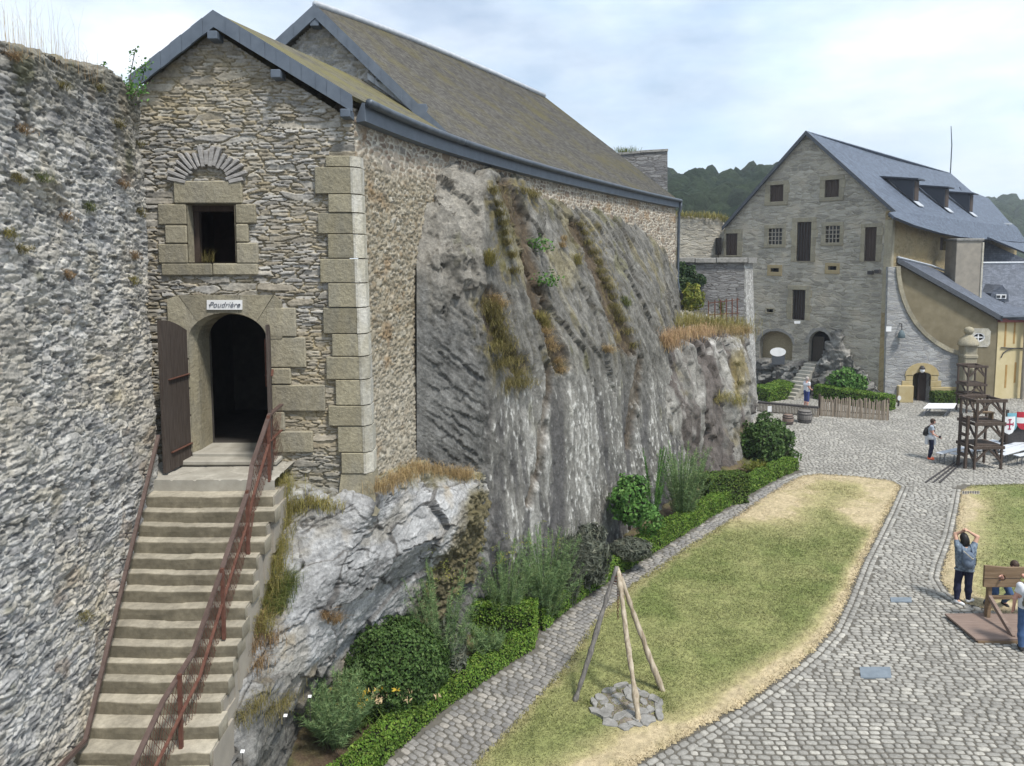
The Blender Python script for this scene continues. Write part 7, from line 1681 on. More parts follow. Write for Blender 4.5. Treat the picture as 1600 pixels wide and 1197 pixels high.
o2 = wall_holes('board_back', PF((br_, bY+.055), (bl, bY+.055)), [(1.75-a, z) for a, z in loops[0]], [[(1.75-a, z) for a, z in l] for l in loops[1:]], .004, M['pillory_wood'], pil_)
mb = MB(); mb.box((bl+.875, bY-.0045, hc[1]), (1.74, .006, .010)); mb.build('split_line', M['old_wood'], pil_)
for x in (bl+.19, bl+1.56):
    mb = MB(); mb.box((x, bY+.11, (bb_+.1)/2+.1), (.085, .1, bb_+.25), None, .006); mb.build('post', M['pillory_wood'], pil_)
    mb = MB(); mb.bar((x, pY+.12, .1), (x, bY+.1, .62), .07, .09); mb.bar((x, pY+1.05, .1), (x, bY+.12, .62), .07, .09); mb.build('brace', M['plank_wood'], pil_)
mb = MB(); mb.box((bl+.875, bY+.11, .58), (1.4, .07, .08), None, .006); mb.build('cross_rail', M['pillory_wood'], pil_)

# timber towers
def tower(label, c, rot, W, D, levels, th=.11, loc_ladder=True, name='timber_tower'):
    t_ = thing(name, label, 'wooden tower', c, rot); H = levels[-1]
    for sx in (-1, 1):
        for sy in (-1, 1):
            mb = MB(); hh = H if True else H; mb.box((sx*W/2, sy*D/2, hh/2), (th, th, hh), None, .01); mb.build('post', M['old_wood'], t_, local=True)
    for li, z in enumerate(levels):
        mb = MB(); mb.box((0, -D/2-.012, z-.07), (W+.22, th*.9, .13), None, .01); mb.box((0, D/2+.012, z-.07), (W+.22, th*.9, .13), None, .01); mb.box((-W/2-.012, 0, z-.085), (th*.9, D+.1, .11)); mb.box((W/2+.012, 0, z-.085), (th*.9, D+.1, .11)); mb.build('beam', M['old_wood'], t_, local=True)
        for sx in (-1, 1):
            mb = MB(); mb.bar((sx*(W/2-.03), -D/2, z-.62), (sx*(W/2-.55), -D/2, z-.1), .07, .06, (0, 1, 0)); mb.bar((sx*W/2, -D/2+.03, z-.62), (sx*W/2, -D/2+.5, z-.1), .06, .07, (1, 0, 0)); mb.build('brace', M['old_wood'], t_, local=True)
    for z in levels[:-1]:
        mb = MB(); n = 7
        for k in range(n): mb.box((0, -D/2+D*(k+.5)/n, z+.02), (W-.02, D/n-.015, .04))
        mb.build('deck', M['old_wood'], t_, local=True)
    return t_
c1 = gz(1542, 734); T1 = tower('nearer dark timber frame tower with deck and bench in front of the rows of benches', (c1[0], c1[1]+.5, 0), R(4), 1.1, .95, (.95, 1.90, 2.82), .082)
mb = MB()
for k, (x0, x1) in enumerate(((-.84, -.78), (-.78, -.7))):
    mb.bar((x0, -.35+.5*k, 0), (x0+.02, -.35+.5*k, 2.15), .09, .09)
for z in (.55, .95, 1.35, 1.75): mb.bar((-.84, -.35, z), (-.78, .15, z), .05, .12); mb.bar((-.8, -.1, z), (-.55, -.1, z), .05, .08)
mb.build('ladder', M['old_wood'], T1, local=True)
bn = thing('wooden_bench', 'small pale wooden bench standing on the deck of the nearer timber tower', 'bench', (c1[0]+.05, c1[1]+.45, 1.96)); mb = MB(); mb.box((c1[0]+.0, c1[1]+.4, 2.22), (.75, .28, .05), None, .01); mb.build('seat', M['pillory_wood'], bn)
for sx in (-.3, .3): mb = MB(); mb.box((c1[0]+sx, c1[1]+.4, 2.08), (.05, .26, .24)); mb.build('leg', M['pillory_wood'], bn)
c2_ = gz(1523, 646); T2 = tower('farther slimmer timber tower in front of the stone pillar', (c2_[0]-.02, c2_[1]+.4, 0), R(2), .95, .85, (1.05, 1.62, 2.62), .08)
# folding benches
def beam_bench(a, b_, label, group=None):
    a, b_ = np.array(a), np.array(b_); L_ = np.linalg.norm(b_-a); ang = math.atan2(b_[1]-a[1], b_[0]-a[0]); t_ = thing('folding_bench', label, 'bench', (*((a+b_)/2)[:2], 0), ang, group)
    mb = MB(); mb.box((0, 0, .46), (L_, .26, .03), None, .005); mb.build('seat', M['bench'], t_, local=True)
    for sx in (-1, 1):
        mb = MB(); x = sx*(L_/2-.25)
        for sy in (-1, 1): mb.bar((x, sy*.1, 0), (x, sy*.08, .45), .025, .025)
        mb.bar((x, -.1, .12), (x, .1, .12), .02, .02); mb.bar((x, 0, .14), (x-sx*.35, 0, .44), .02, .02); mb.build('leg', M['leg_metal'], t_, local=True)
M['bench'] = m_plain('pale_bench_top', (.50, .53, .58), .5, sc=4, col2=(.62, .65, .69), bs=0); M['leg_metal'] = m_plain('bench_leg_metal', (.16, .17, .19), .5, sc=8, bs=0, metal=.4)
BN = [((1467, 708.5), (1509, 699), 'leftmost of all the pale folding benches, near the standing visitor'), ((1488, 709.5), (1530, 702), 'second pale folding bench from the left, passing behind the timber tower'),
 ((1523, 694), (1556, 688), 'short-looking pale folding bench seen through the timber tower legs, farthest left of the back rows'), ((1552, 694), (1592, 684), 'pale folding bench in the back row right of the tower, nearest the shields'),
 ((1566, 699), (1612, 687), 'pale folding bench in the third row right of the timber tower'), ((1566, 704.5), (1616, 692), 'pale folding bench in the middle row right of the timber tower'), ((1564, 710.5), (1614, 696.5), 'pale folding bench second from the front, right of the timber tower'), ((1588, 712), (1634, 703), 'frontmost pale folding bench at the right edge of the photo')]
for a, b_, lb in BN: beam_bench(gz(*a, .46), gz(*b_, .46), lb)
tb = thing('trestle_table', 'long low white trestle table standing alone before the small arched door', 'table', (*gz(1466, 644)[:2], 0)); q = [gz(1451, 630, .5), gz(1495, 630, .5), gz(1490.5, 637.5, .5), gz(1442.5, 637.5, .5)]
mb = MB(); mb.hull8([p-(0, 0, .04) for p in q], q); mb.build('table_top', M['white'], tb)
for f in (.15, .85):
    a = q[3]*(1-f)+q[2]*f; b_ = q[0]*(1-f)+q[1]*f; mb = MB(); s_ = -.35 if f < .5 else -.3
    mb.bar(a-(0, 0, .04), (a[0]+s_*.8, a[1]+.1, 0), .05, .05); mb.bar(b_-(0, 0, .04), (b_[0]+s_*.8, b_[1]-.1, 0), .05, .05); mb.bar((a[0]+s_*.6, a[1]+.1, .12), (b_[0]+s_*.6, b_[1]-.1, .12), .04, .04); mb.build('trestle', M['leg_metal'], tb)
# heraldic shields on a dark stand
def shield(label, cx, cy0, cy1, wpx, Y, fn):
    tp_, bt_ = un(cx, cy0, Y), un(cx, cy1, Y); w_ = wpx/FPX*Y; h_ = tp_[2]-bt_[2]; t_ = thing('shield', label, 'shield', (tp_[0], Y, bt_[2]))
    def prof(z):     # half width at height fraction
        f_ = (z-bt_[2])/h_; return w_/2*(1 if f_ > .5 else math.sqrt(max(0, 1-((.5-f_)/.5)**2)))
    def plate(x0, x1, z0, z1, d, mat, name, parent):
        zs_ = np.linspace(z0, z1, 14); xs_ = np.linspace(-1, 1, 9); G = np.zeros((14, 9, 3))
        for i, z in enumerate(zs_):
            w2 = prof(z)
            for j, x in enumerate(xs_):
                xx = min(max(x*w2 if x0 is None else x0+(x1-x0)*(x+1)/2, -w2), w2); G[i, j] = (tp_[0]+xx, Y-d-.05*(1-(xx/(w_/2))**2), z)
        V = np.concatenate([G.reshape(-1, 3), (G+np.array([0, .03, 0])).reshape(-1, 3)]); F = grid_faces(14, 9); return mk(name, V, np.concatenate([F, F[:, ::-1]+126]), mat, parent)
    fn(plate, t_, tp_, bt_, w_, h_); return t_
M['red'] = m_plain('heraldic_red', (.42, .03, .05), .6, var=.1, bs=0); M['sky'] = m_plain('pale_blue_paint', (.22, .50, .60), .6, var=.1, bs=0); M['crimson'] = m_plain('crimson_cross', (.33, .01, .06), .6, var=.1, bs=0)
def sh_cross(plate, t_, a, b_, w_, h_):
    f = plate(None, None, b_[2], a[2], 0, M['white'], 'face', t_); c = b_[2]+h_*.58
    plate(-.045*w_, .045*w_, c-.3*h_, c+.3*h_, .012, M['crimson'], 'cross_upright', t_); plate(-.32*w_, .32*w_, c-.035*h_, c+.045*h_, .014, M['crimson'], 'cross_bar', t_)
    for x0, x1, z0, z1 in ((-.13*w_, .13*w_, c+.24*h_, c+.3*h_), (-.13*w_, .13*w_, c-.3*h_, c-.24*h_), (-.34*w_, -.27*w_, c-.1*h_, c+.11*h_), (.27*w_, .34*w_, c-.1*h_, c+.11*h_)): plate(x0, x1, z0, z1, .016, M['crimson'], 'cross_end', t_)
def sh_bands(plate, t_, a, b_, w_, h_):
    plate(None, None, b_[2], b_[2]+h_*.36, 0, M['red'], 'lower_band', t_); plate(None, None, b_[2]+h_*.36, b_[2]+h_*.68, 0, M['white'], 'middle_band', t_); plate(None, None, b_[2]+h_*.68, a[2], 0, M['red'], 'upper_band', t_)
shield('white shield with a crimson cross beside the nearer timber tower', 1577, 651, 678.5, 19.5, 30.2, sh_cross)
shield('light blue shield half hidden behind the white cross shield', 1583, 645.5, 673, 16, 30.7, lambda plate, t_, a, b_, w_, h_: plate(None, None, b_[2], a[2], 0, M['sky'], 'face', t_))
shield('red and white banded shield at the right edge of the photo', 1599, 643.5, 671, 19, 30.35, sh_bands)
rk = thing('shield_stand', 'dark wooden stand carrying the painted shields', 'stand', (*un(1588, 680, 30.9)[:2], 0)); p = un(1588, 690, 30.95)
mb = MB(); mb.box((p[0]+.1, 30.95, 1.25), (1.3, .07, .14)); mb.build('rail', M['iron'], rk)
mb = MB(); mb.hull8([(p[0]-.75, 31.0, .35), (p[0]+1.0, 31.0, .5), (p[0]+1.0, 31.05, 1.2), (p[0]-.2, 31.05, 1.2)], [(p[0]-.75, 31.1, .35), (p[0]+1.0, 31.1, .5), (p[0]+1.0, 31.15, 1.2), (p[0]-.2, 31.15, 1.2)]); mb.build('back_panel', M['iron'], rk)
for x in (-.45, .65): mb = MB(); mb.bar((p[0]+x, 30.95, 0), (p[0]+x, 30.95, 1.9), .08, .08); mb.build('leg', M['old_wood'], rk)
# split-stake fence and black rail fence, barrels, signs
fa, fb_ = gz(1281, 650), gz(1388, 657.5); fn_ = thing('stake_fence', 'fence of close-set split wooden stakes before the gabled building', 'fence', (*((fa+fb_)/2)[:2], 0)); random.seed(21)
L_ = np.linalg.norm(fb_-fa); n = int(L_/.062); mb = MB()
for k in range(n):
    p = fa+(fb_-fa)*((k+.5)/n)+np.array([0, random.uniform(-.02, .02), 0]); h_ = random.uniform(.9, 1.12); w_ = random.uniform(.03, .055); mb.bar(p, p+np.array([random.uniform(-.03, .03), 0, h_]), w_, w_*.7)
o = mb.build('stakes', M['stake'], fn_)
mb = MB()
for z in (.3, .8): mb.bar(fa+(0, .05, z), fb_+(0, .05, z), .04, .06)
mb.build('rail', M['old_wood'], fn_)
for f in (0, 1): mb = MB(); p = fa+(fb_-fa)*f+(0, .1, 0); mb.bar(p, p+(0, 0, 1.15), .1, .1); mb.build('post', M['old_wood'], fn_)
ra, rb_, rcn = gz(1184, 643), gz(1279, 652), gz(1236, 658); rf_ = thing('rail_fence', 'low black flat-topped fence of thin posts left of the split-stake fence', 'fence', (*((ra+rb_)/2)[:2], 0))
mb = MB(); mb.bar(ra+(0, 0, .52), rb_+(0, 0, .52), .34, .07); mb.build('top_rail', M['iron'], rf_); mb = MB(); n = 42
for k in range(n): p = ra+(rb_-ra)*(k/(n-1)); mb.bar(p, p+(0, 0, .5), .045, .03)
mb.build('uprights', M['stake'], rf_)
def barrel(label, p, r, h, mat):
    t_ = thing('barrel', label, 'barrel', p); z = [0, .12, .3, .5, .7, .88, 1]; k = [.82, .9, .98, 1.0, .98, .9, .82]
    mb = MB(); mb.lathe([(r*b_, h*a) for a, b_ in zip(z, k)], p, 20); mb.build('staves', mat, t_, True)
    for f, kk in ((.06, .87), (.27, .975), (.73, .975), (.94, .87)): mb = MB(); mb.lathe([(r*kk+.004, h*f-.025), (r*kk+.012, h*f-.02), (r*kk+.012, h*f+.02), (r*kk+.004, h*f+.025)], p, 20); mb.build('hoop', M['iron'], t_, True)
    return t_
p = gz(1257, 660); barrel('larger grey wooden barrel beside the end of the split-stake fence', p, .36, .62, M['pole_grey'])
p = gz(1231, 663); barrel('smaller brown barrel just left of the larger grey barrel', p, .27, .5, M['plank_wood'])
def sign_post(label, px, py, w_, h_, Y, oval=False, post=True, mat='white', name='sign', back=None):
    c = un(px, py, Y); t_ = thing(name, label, 'sign', (c[0], Y, 0 if post else c[2]))
    mb = MB(); n = 24 if oval else 4
    pts = [(c[0]+w_/2*math.cos(a), Y-.02, c[2]+h_/2*math.sin(a)) for a in np.linspace(0, 2*math.pi, n+1)[:-1]] if oval else [(c[0]-w_/2, Y-.02, c[2]-h_/2), (c[0]+w_/2, Y-.02, c[2]-h_/2), (c[0]+w_/2, Y-.02, c[2]+h_/2), (c[0]-w_/2, Y-.02, c[2]+h_/2)]
    mb.hull8(pts, [np.array(q)+(0, .03, 0) for q in pts]); mb.build('panel', M[mat], t_)
    if post: mb = MB(); mb.bar((c[0], Y+.05, 0), (c[0], Y+.05, c[2]), .08, .06); mb.build('post', M['iron'], t_)
    if back: mb = MB(); mb.box((c[0]+.05, Y+.03, c[2]-h_/2-.22), (w_*.8, .05, .6)); mb.build('lower_board', M['slate_dark'], t_)
    return t_
sign_post('white oval sign with dark board below it in front of the walled niche', 1215.5, 550, 1.0, .56, 46.0, True, True, back=True)
q = pc.to3(*pc.px(1248.5, 503.5), .06); x, y, f_ = proj(q); sign_post('white plate on the wall directly below the barred lower window of the gabled building', float(x), float(y), .55, .17, float(q[1]), post=False)
sign_post('tiny white plaque on the grey wall near the corner of the gabled building', 1388.5, 514, .3, .3, 42.15, post=False)
sign_post('small white round notice on a stake left of the arched door of the curved wall', 1405, 622, .2, .28, 41.0, True)
sign_post('small yellowish notice on a stake behind the left barrel', 1202.5, 639, .2, .3, 38.5)
def label_stake(lb, px, py, Y, base):
    c = un(px, py, Y); t_ = thing('plant_label', lb, 'plant label', (c[0], Y, base)); mb = MB(); mb.bar((c[0], Y, base-.05), (c[0], Y, c[2]), .008, .008); mb.build('stake', M['iron'], t_)
    mb = MB(); mb.box(c, (.05, .04, .005), Matrix.Rotation(R(35), 4, 'X')); mb.build('plate', M['white'], t_)
for lb, px, py, Y in (('small white plant label on a thin stake lowest beside the stairs', 379, 1174, 8.9), ('small white plant label on a thin stake right of the lowest label', 446, 1118, 9.7), ('small white plant label on a thin stake left of the foreground fennel', 484, 1088, 10.6)):
    c = un(px, py, Y); label_stake(lb, px, py, Y, c[2]-.35)
# wall lantern, spotlights, ledge railing
p = pe.to3(*pe.px(1405, 522), .25); wl_ = thing('wall_lantern', 'blue-grey bell-shaped lantern hanging on a bracket on the curved wall', 'lantern', p); mb = MB(); mb.lathe([(.18, -.2), (.2, -.17), (.18, .04), (.11, .18), (.04, .26)], p, 12); mb.build('shade', m_plain('blue_grey_paint', (.10, .135, .15), .6, bs=0), wl_, True); mb = MB(); mb.bar(p+(0, 0, .25), p+(0, .02, .6), .04, .04); mb.bar(p+(0, .02, .6), p+(0, .3, .6), .04, .04); mb.build('bracket', M['iron'], wl_)
for k, (x, y, lb) in enumerate(((1363, 426, 'left spotlight of the pair of dark spotlights near the corner of the gabled building'), (1374, 424, 'right spotlight of the pair of dark spotlights near the corner of the gabled building'))):
    q = pc.to3(*pc.px(x, y), .3); t_ = thing('spotlight', lb, 'spotlight', q); mb = MB(); mb.box(q, (.3, .25, .22), R(-45), .03); mb.build('head', M['iron'], t_); mb = MB(); mb.bar(q, q-np.append(pc.n, 0)*.35+(0, 0, .15), .05, .05); mb.build('arm', M['concrete'], t_)
lr = thing('ledge_railing', 'rusty iron railing of thin upright bars on the grassy rock ledge', 'railing', un(1130, 490, 34)); mb = MB()
for x0, x1 in ((1106, 1155),):
    a, b_ = un(x0, 474, 34.3), un(x1, 468, 34.3); mb.bar(a, b_, .05, .04); a2, b2 = un(x0, 492, 34.3), un(x1, 489, 34.3); mb.bar(a2, b2, .05, .04)
mb.build('rail', M['rust'], lr)
for x in (1107, 1117, 1126, 1135, 1144, 1152): mb = MB(); f_ = (x-1106)/49; mb.bar(un(x, 470-5*f_, 34.3), un(x, 508-4*f_, 34.3), .045, .045); mb.build('bar', M['rust'], lr)
# ================================================================== PEOPLE
def snet(f, lo, hi, h):
    lo = np.array(lo, float); n = np.ceil((np.array(hi)-lo)/h).astype(int)+1
    g = np.stack(np.meshgrid(*[lo[i]+h*np.arange(n[i]) for i in range(3)], indexing='ij'), -1); Sv = f(g.reshape(-1, 3)).reshape(n); c = n-1
    acc = np.zeros((*c, 3)); cnt = np.zeros(c); sl = lambda o: Sv[o[0]:o[0]+c[0], o[1]:o[1]+c[1], o[2]:o[2]+c[2]]
    for ax in range(3):
        for a in (0, 1):
            for b_ in (0, 1):
                o0 = [0, 0, 0]; oth = [i for i in range(3) if i != ax]; o0[oth[0]], o0[oth[1]] = a, b_; o1 = list(o0); o1[ax] = 1
                s0, s1 = sl(o0), sl(o1); m_ = (s0 < 0) != (s1 < 0); t_ = np.where(m_, s0/np.where(m_, s0-s1, 1), 0); pt = np.zeros((*c, 3)); pt[...] = o0; pt[..., ax] += t_
                acc += np.where(m_[..., None], pt, 0); cnt += m_
    act = cnt > 0; idx = np.full(c, -1); idx[act] = np.arange(act.sum()); ijk = np.argwhere(act); V = lo+h*(ijk+acc[act]/cnt[act][:, None]); Fs = []
    for ax in range(3):
        u, v = [(1, 2), (2, 0), (0, 1)][ax]; s0 = np.moveaxis(Sv, (ax, u, v), (0, 1, 2)); I = np.moveaxis(idx, (ax, u, v), (0, 1, 2)); a = s0[:-1, 1:-1, 1:-1] < 0; b_ = s0[1:, 1:-1, 1:-1] < 0
        for m_, fl in ((a & ~b_, False), (~a & b_, True)):
            q = np.argwhere(m_)
            if len(q) == 0: continue
            i, j, k = q[:, 0], q[:, 1]+1, q[:, 2]+1; f_ = np.stack([I[i, j-1, k-1], I[i, j, k-1], I[i, j, k], I[i, j-1, k]], -1); Fs.append(f_[:, ::-1] if fl else f_)
    return V, np.concatenate(Fs)
def cap(P, a, b_, r0, r1):
    a, b_ = np.array(a, float), np.array(b_, float); d = b_-a; t_ = np.clip(((P-a) @ d)/(d @ d+1e-9), 0, 1); return np.linalg.norm(P-a-t_[:, None]*d, axis=1)-(r0+(r1-r0)*t_)
def ell(P, c, r):
    q = (P-np.array(c))/np.array(r); k = np.linalg.norm(q, axis=1); return (k-1)*min(r)
def smin(a, b_, k):
    h_ = np.clip(.5+.5*(b_-a)/k, 0, 1); return b_+(a-b_)*h_-k*h_*(1-h_)
def union(ds, k):
    r = ds[0]
    for d in ds[1:]: r = smin(r, d, k)
    return r
def J0(**kw):
    j = dict(pelvis=(0, 0, .95), chest=(0, 0, 1.28), neck=(0, -.01, 1.45), head=(0, .02, 1.59), shL=(-.17, 0, 1.40), shR=(.17, 0, 1.40), elL=(-.22, -.03, 1.12), elR=(.22, -.03, 1.12), wrL=(-.22, .06, .88), wrR=(.22, .06, .88),
             hipL=(-.09, 0, .92), hipR=(.09, 0, .92), knL=(-.10, .02, .50), knR=(.10, .02, .50), anL=(-.10, -.03, .08), anR=(.10, -.03, .08), face=(0, 1, 0), side=(1, 0, 0))
    j.update(kw); return {k: np.array(v, float) for k, v in j.items()}
def unit(v): return v/(np.linalg.norm(v)+1e-9)
def person(label, loc, rotz, j, sc, skin, shirt, legs, shoe, hair, sleeve=.8, shorts=False, h=.011, bulk=1.0, longhair=False, hem=.0, toe=None, curl=.5, shirt_mat=None):
    t_ = thing('person', label, 'person', loc, rotz); L_ = {k: v*sc if k not in ('face', 'side') else v for k, v in j.items()}; s = sc; B = bulk
    fw, sd_ = unit(j['face']), unit(j['side']); hd = L_['head']; up = unit(L_['head']-L_['neck'])
    def torso(P, e=0.0):
        o = sd_*.075*s*B; c = L_['chest']; p = L_['pelvis']
        return union([cap(P, p-o, c-o*1.15, (.105*B+e)*s, (.108*B+e)*s), cap(P, p+o, c+o*1.15, (.105*B+e)*s, (.108*B+e)*s), cap(P, c-o*1.1, L_['shL'], (.095*B+e)*s, (.06+e)*s), cap(P, c+o*1.1, L_['shR'], (.095*B+e)*s, (.06+e)*s)], .05*s)
    def legf(P, e=0.0, low=1.0, k='L'):
        an = L_['kn'+k]+(L_['an'+k]-L_['kn'+k])*low
        return union([cap(P, L_['hip'+k], L_['kn'+k], (.088*B+e)*s, (.058*B+e)*s), cap(P, L_['kn'+k], L_['kn'+k]*.55+an*.45, (.056*B+e)*s, (.058*B+e)*s), cap(P, L_['kn'+k]*.55+an*.45, an, (.058*B+e)*s, (.038+e)*s)], .03*s)
    toes = toe or {}
    def footdir(k): return unit(np.array(toes.get(k, (fw[0], fw[1], 0)), float))
    def hand(P, k):
        w_ = L_['wr'+k]; d = unit(w_-L_['el'+k]); lat = unit(np.cross(d, sd_+.01)); n_ = np.cross(d, lat); ds = [cap(P, w_+d*.02*s, w_+d*.075*s, .03*s, .032*s)]
        for i, (o, ln_) in enumerate(((-.027, .065), (-.009, .078), (.009, .073), (.027, .056))):
            a = w_+d*.085*s+lat*o*s; m_ = a+(d*math.cos(curl*.6)+n_*math.sin(curl*.6))*ln_*.55*s; b_ = m_+(d*math.cos(curl*1.5)+n_*math.sin(curl*1.5))*ln_*.5*s; ds += [cap(P, a, m_, .010*s, .009*s), cap(P, m_, b_, .009*s, .0075*s)]
        ds.append(cap(P, w_+d*.035*s-lat*.03*s, w_+d*.085*s-lat*.058*s+n_*.02*s, .013*s, .010*s)); return union(ds, .008*s)
    def body(P):
        ds = [torso(P), cap(P, L_['neck']-up*.06*s, hd-up*.04*s, .055*s, .05*s), ell(P, hd+up*.02*s, (.078*s, .092*s, .108*s)), cap(P, hd-up*.06*s+fw*.035*s, hd-up*.085*s+fw*.05*s, .048*s, .034*s)]
        for k in 'LR': ds += [cap(P, L_['sh'+k], L_['el'+k], .052*s*B, .04*s*B), cap(P, L_['el'+k], L_['wr'+k], .04*s*B, .027*s), legf(P, 0, 1, k), cap(P, L_['an'+k], L_['an'+k]+footdir(k)*.13*s-np.array([0, 0, .045*s]), .04*s, .03*s)]
        r = union(ds, .025*s); r = smin(r, cap(P, hd+fw*.085*s, hd+fw*.108*s-up*.03*s, .010*s, .016*s), .012*s)
        for sg in (-1, 1): r = smin(r, ell(P, hd+sd_*sg*.080*s-fw*.01*s, (.014*s, .026*s, .032*s)), .01*s)
        for k in 'LR': r = smin(r, hand(P, k), .012*s)
        return r
    pts = np.array([v for k, v in L_.items() if k not in ('face', 'side')]); lo, hi = pts.min(0)-.24*s, pts.max(0)+.24*s; lo[2] = min(lo[2], -.05)
    V, F = snet(body, lo, hi, h); bd = mk('body', V, F, skin, t_, local=True)
    dn = unit(L_['pelvis']-L_['chest']); hemp = L_['pelvis']+dn*(.02+hem)*s
    def sh(P):
        ds = [torso(P, .014)]
        for k in 'LR': ds.append(cap(P, L_['sh'+k], L_['sh'+k]+(L_['el'+k]-L_['sh'+k])*sleeve, .066*s*B, .06*s*B))
        if hem > .02:
            for k in 'LR': ds.append(cap(P, L_['pelvis'], L_['hip'+k]*.6+L_['kn'+k]*.4, .125*s*B, .125*s*B))
        r = union(ds, .03*s); r = np.maximum(r, (P-hemp) @ dn)
        for k in 'LR': ad = unit(L_['el'+k]-L_['sh'+k]); e_ = L_['sh'+k]+(L_['el'+k]-L_['sh'+k])*sleeve; near = np.linalg.norm(P-e_, axis=1) < .12*s; r = np.where(near, np.maximum(r, (P-e_) @ ad), r)
        return np.maximum(r, -(cap(P, L_['neck']+up*.0, hd, .066*s, .066*s)))
    V, F = snet(sh, lo, hi, h); mk('shirt', V, F, shirt, t_, local=True)
    def tr_(P):
        low = .35 if shorts else 1.0; w_ = L_['pelvis']-dn*.06*s; r = union([legf(P, .014, low, 'L'), legf(P, .014, low, 'R'), cap(P, L_['pelvis']-sd_*.06*s, L_['pelvis']+sd_*.06*s, .122*s*B, .122*s*B)], .03*s); r = np.maximum(r, (P-w_) @ (-dn))
        for k in 'LR':
            e_ = L_['kn'+k]+(L_['an'+k]-L_['kn'+k])*low; ld = unit(L_['an'+k]-L_['kn'+k]); near = np.linalg.norm(P-e_, axis=1) < .12*s; r = np.where(near, np.maximum(r, (P-e_) @ ld), r)
        return r
    V, F = snet(tr_, lo, hi, h); mk('shorts' if shorts else 'trousers', V, F, legs, t_, local=True)
    for k in 'LR':
        a = L_['an'+k]; fd = footdir(k)
        def so_(P): return np.maximum(union([cap(P, a-np.array([0, 0, .03*s])-fd*.02*s, a+fd*.15*s-np.array([0, 0, .045*s]), .047*s, .037*s), cap(P, a+np.array([0, 0, .0]), a-np.array([0, 0, .03*s]), .048*s, .048*s)], .02*s), (a[2]-.082*s)-P[:, 2])
        V, F = snet(so_, a-.26*s, a+.26*s, h*.9); mk('shoe', V, F, shoe, t_, local=True)
    def hr_(P):
        r = ell(P, hd+up*.03*s-fw*.012*s, (.092*s, .103*s, .118*s)); fcut = np.maximum((P-hd) @ fw-.035*s, -((P-hd) @ up-.055*s)*1.0); q = np.maximum(r, np.minimum((P-hd) @ fw-.035*s, -((P-hd) @ up-.06*s)))
        q = np.maximum(q, -((P-hd) @ up+.06*s)) if not longhair else q
        if longhair: q = smin(q, np.maximum(ell(P, hd-up*.06*s-fw*.045*s, (.1*s, .075*s, .15*s)), (P-hd) @ fw-.02*s), .03*s)
        return q
    V, F = snet(hr_, hd-.26*s, hd+.26*s, h*.9); mk('hair', V, F, hair, t_, local=True)
    for sg in (-1, 1):
        e_ = hd+fw*.083*s+sd_*sg*.032*s+up*.012*s; V, F = snet(lambda P: ell(P, e_, (.012*s,)*3), e_-.02*s, e_+.02*s, .005*s); mk('eye', V, F, M['eye'], t_, local=True)
    return t_, L_
M['eye'] = m_plain('eye', (.03, .025, .02), .3, bs=0)
SK = m_plain('skin', (.46, .27, .19), .55, sc=6, col2=(.56, .35, .26), bs=0); SKP = m_plain('pinkish_skin', (.52, .27, .21), .55, sc=6, col2=(.6, .36, .29), bs=0)
HB = m_plain('black_hair', (.010, .009, .009), .5, sc=30, var=.6, aniso=(1, 1, .2)); HBR = m_plain('brown_hair', (.05, .03, .02), .55, sc=30, var=.5, aniso=(1, 1, .2)); HG = m_plain('grey_hair', (.35, .32, .3), .6, sc=30)
NAVY = m_plain('navy_cloth', (.012, .015, .04), .85, sc=14, var=.4, bs=.3, bd=.01); JEAN = m_plain('blue_denim', (.035, .075, .17), .85, sc=14, col2=(.07, .13, .26), bs=.3, bd=.01); BLUE = m_plain('blue_cotton', (.04, .06, .2), .85, sc=9)
PRINT = m_plain('grey_blue_printed_cloth', (.03, .05, .09), .85, sc=15, col2=(.24, .3, .36), bs=.3, bd=.008); WSH = m_plain('white_cotton', (.62, .64, .68), .8, sc=7, var=.12, bs=.3, bd=.01); GSH = m_plain('pale_grey_cotton', (.36, .42, .5), .8, sc=7, var=.2, bs=.3, bd=.01); TAN = m_plain('orange_tan_cloth', (.42, .2, .11), .85, sc=9)
ORS = m_plain('orange_shoe', (.7, .13, .05), .6, bs=0, var=.1); DKS = m_plain('dark_shoe', (.03, .028, .028), .6, bs=0)
def backpack(label, t_, L_, s, mat, fw, sc=1.0, drop_=0.0, strap=True, loc=None):
    c = (L_['chest']*.6+L_['pelvis']*.4)-fw*.19*s; b = thing('backpack', label, 'backpack', t_.location, t_.rotation_euler[2])
    f = lambda P: union([ell(P, c-np.array([0, 0, drop_]), (.15*sc*s, .10*sc*s, .22*sc*s)), ell(P, c-fw*.07*s-np.array([0, 0, .08*s+drop_]), (.11*sc*s, .06*sc*s, .11*sc*s))], .03*s)
    V, F = snet(f, c-.42*s, c+.42*s, .014); mk('pack', V, F, mat, b, local=True)
    sd_ = np.cross(fw, [0, 0, 1]); mb = MB()
    for sg in (-1, 1):
        o = sd_*sg*.10*s; ch = L_['chest']; mb.tube([c+o+np.array([0, 0, .15*s]), ch+o+np.array([0, 0, .185*s]), ch+o+fw*.105*s+np.array([0, 0, .08*s]), ch+o+fw*.12*s-np.array([0, 0, .08*s]), c+o*1.5-np.array([0, 0, .1*s])], .018*s, 6)
    mb.build('strap', mat, b, local=True); return b
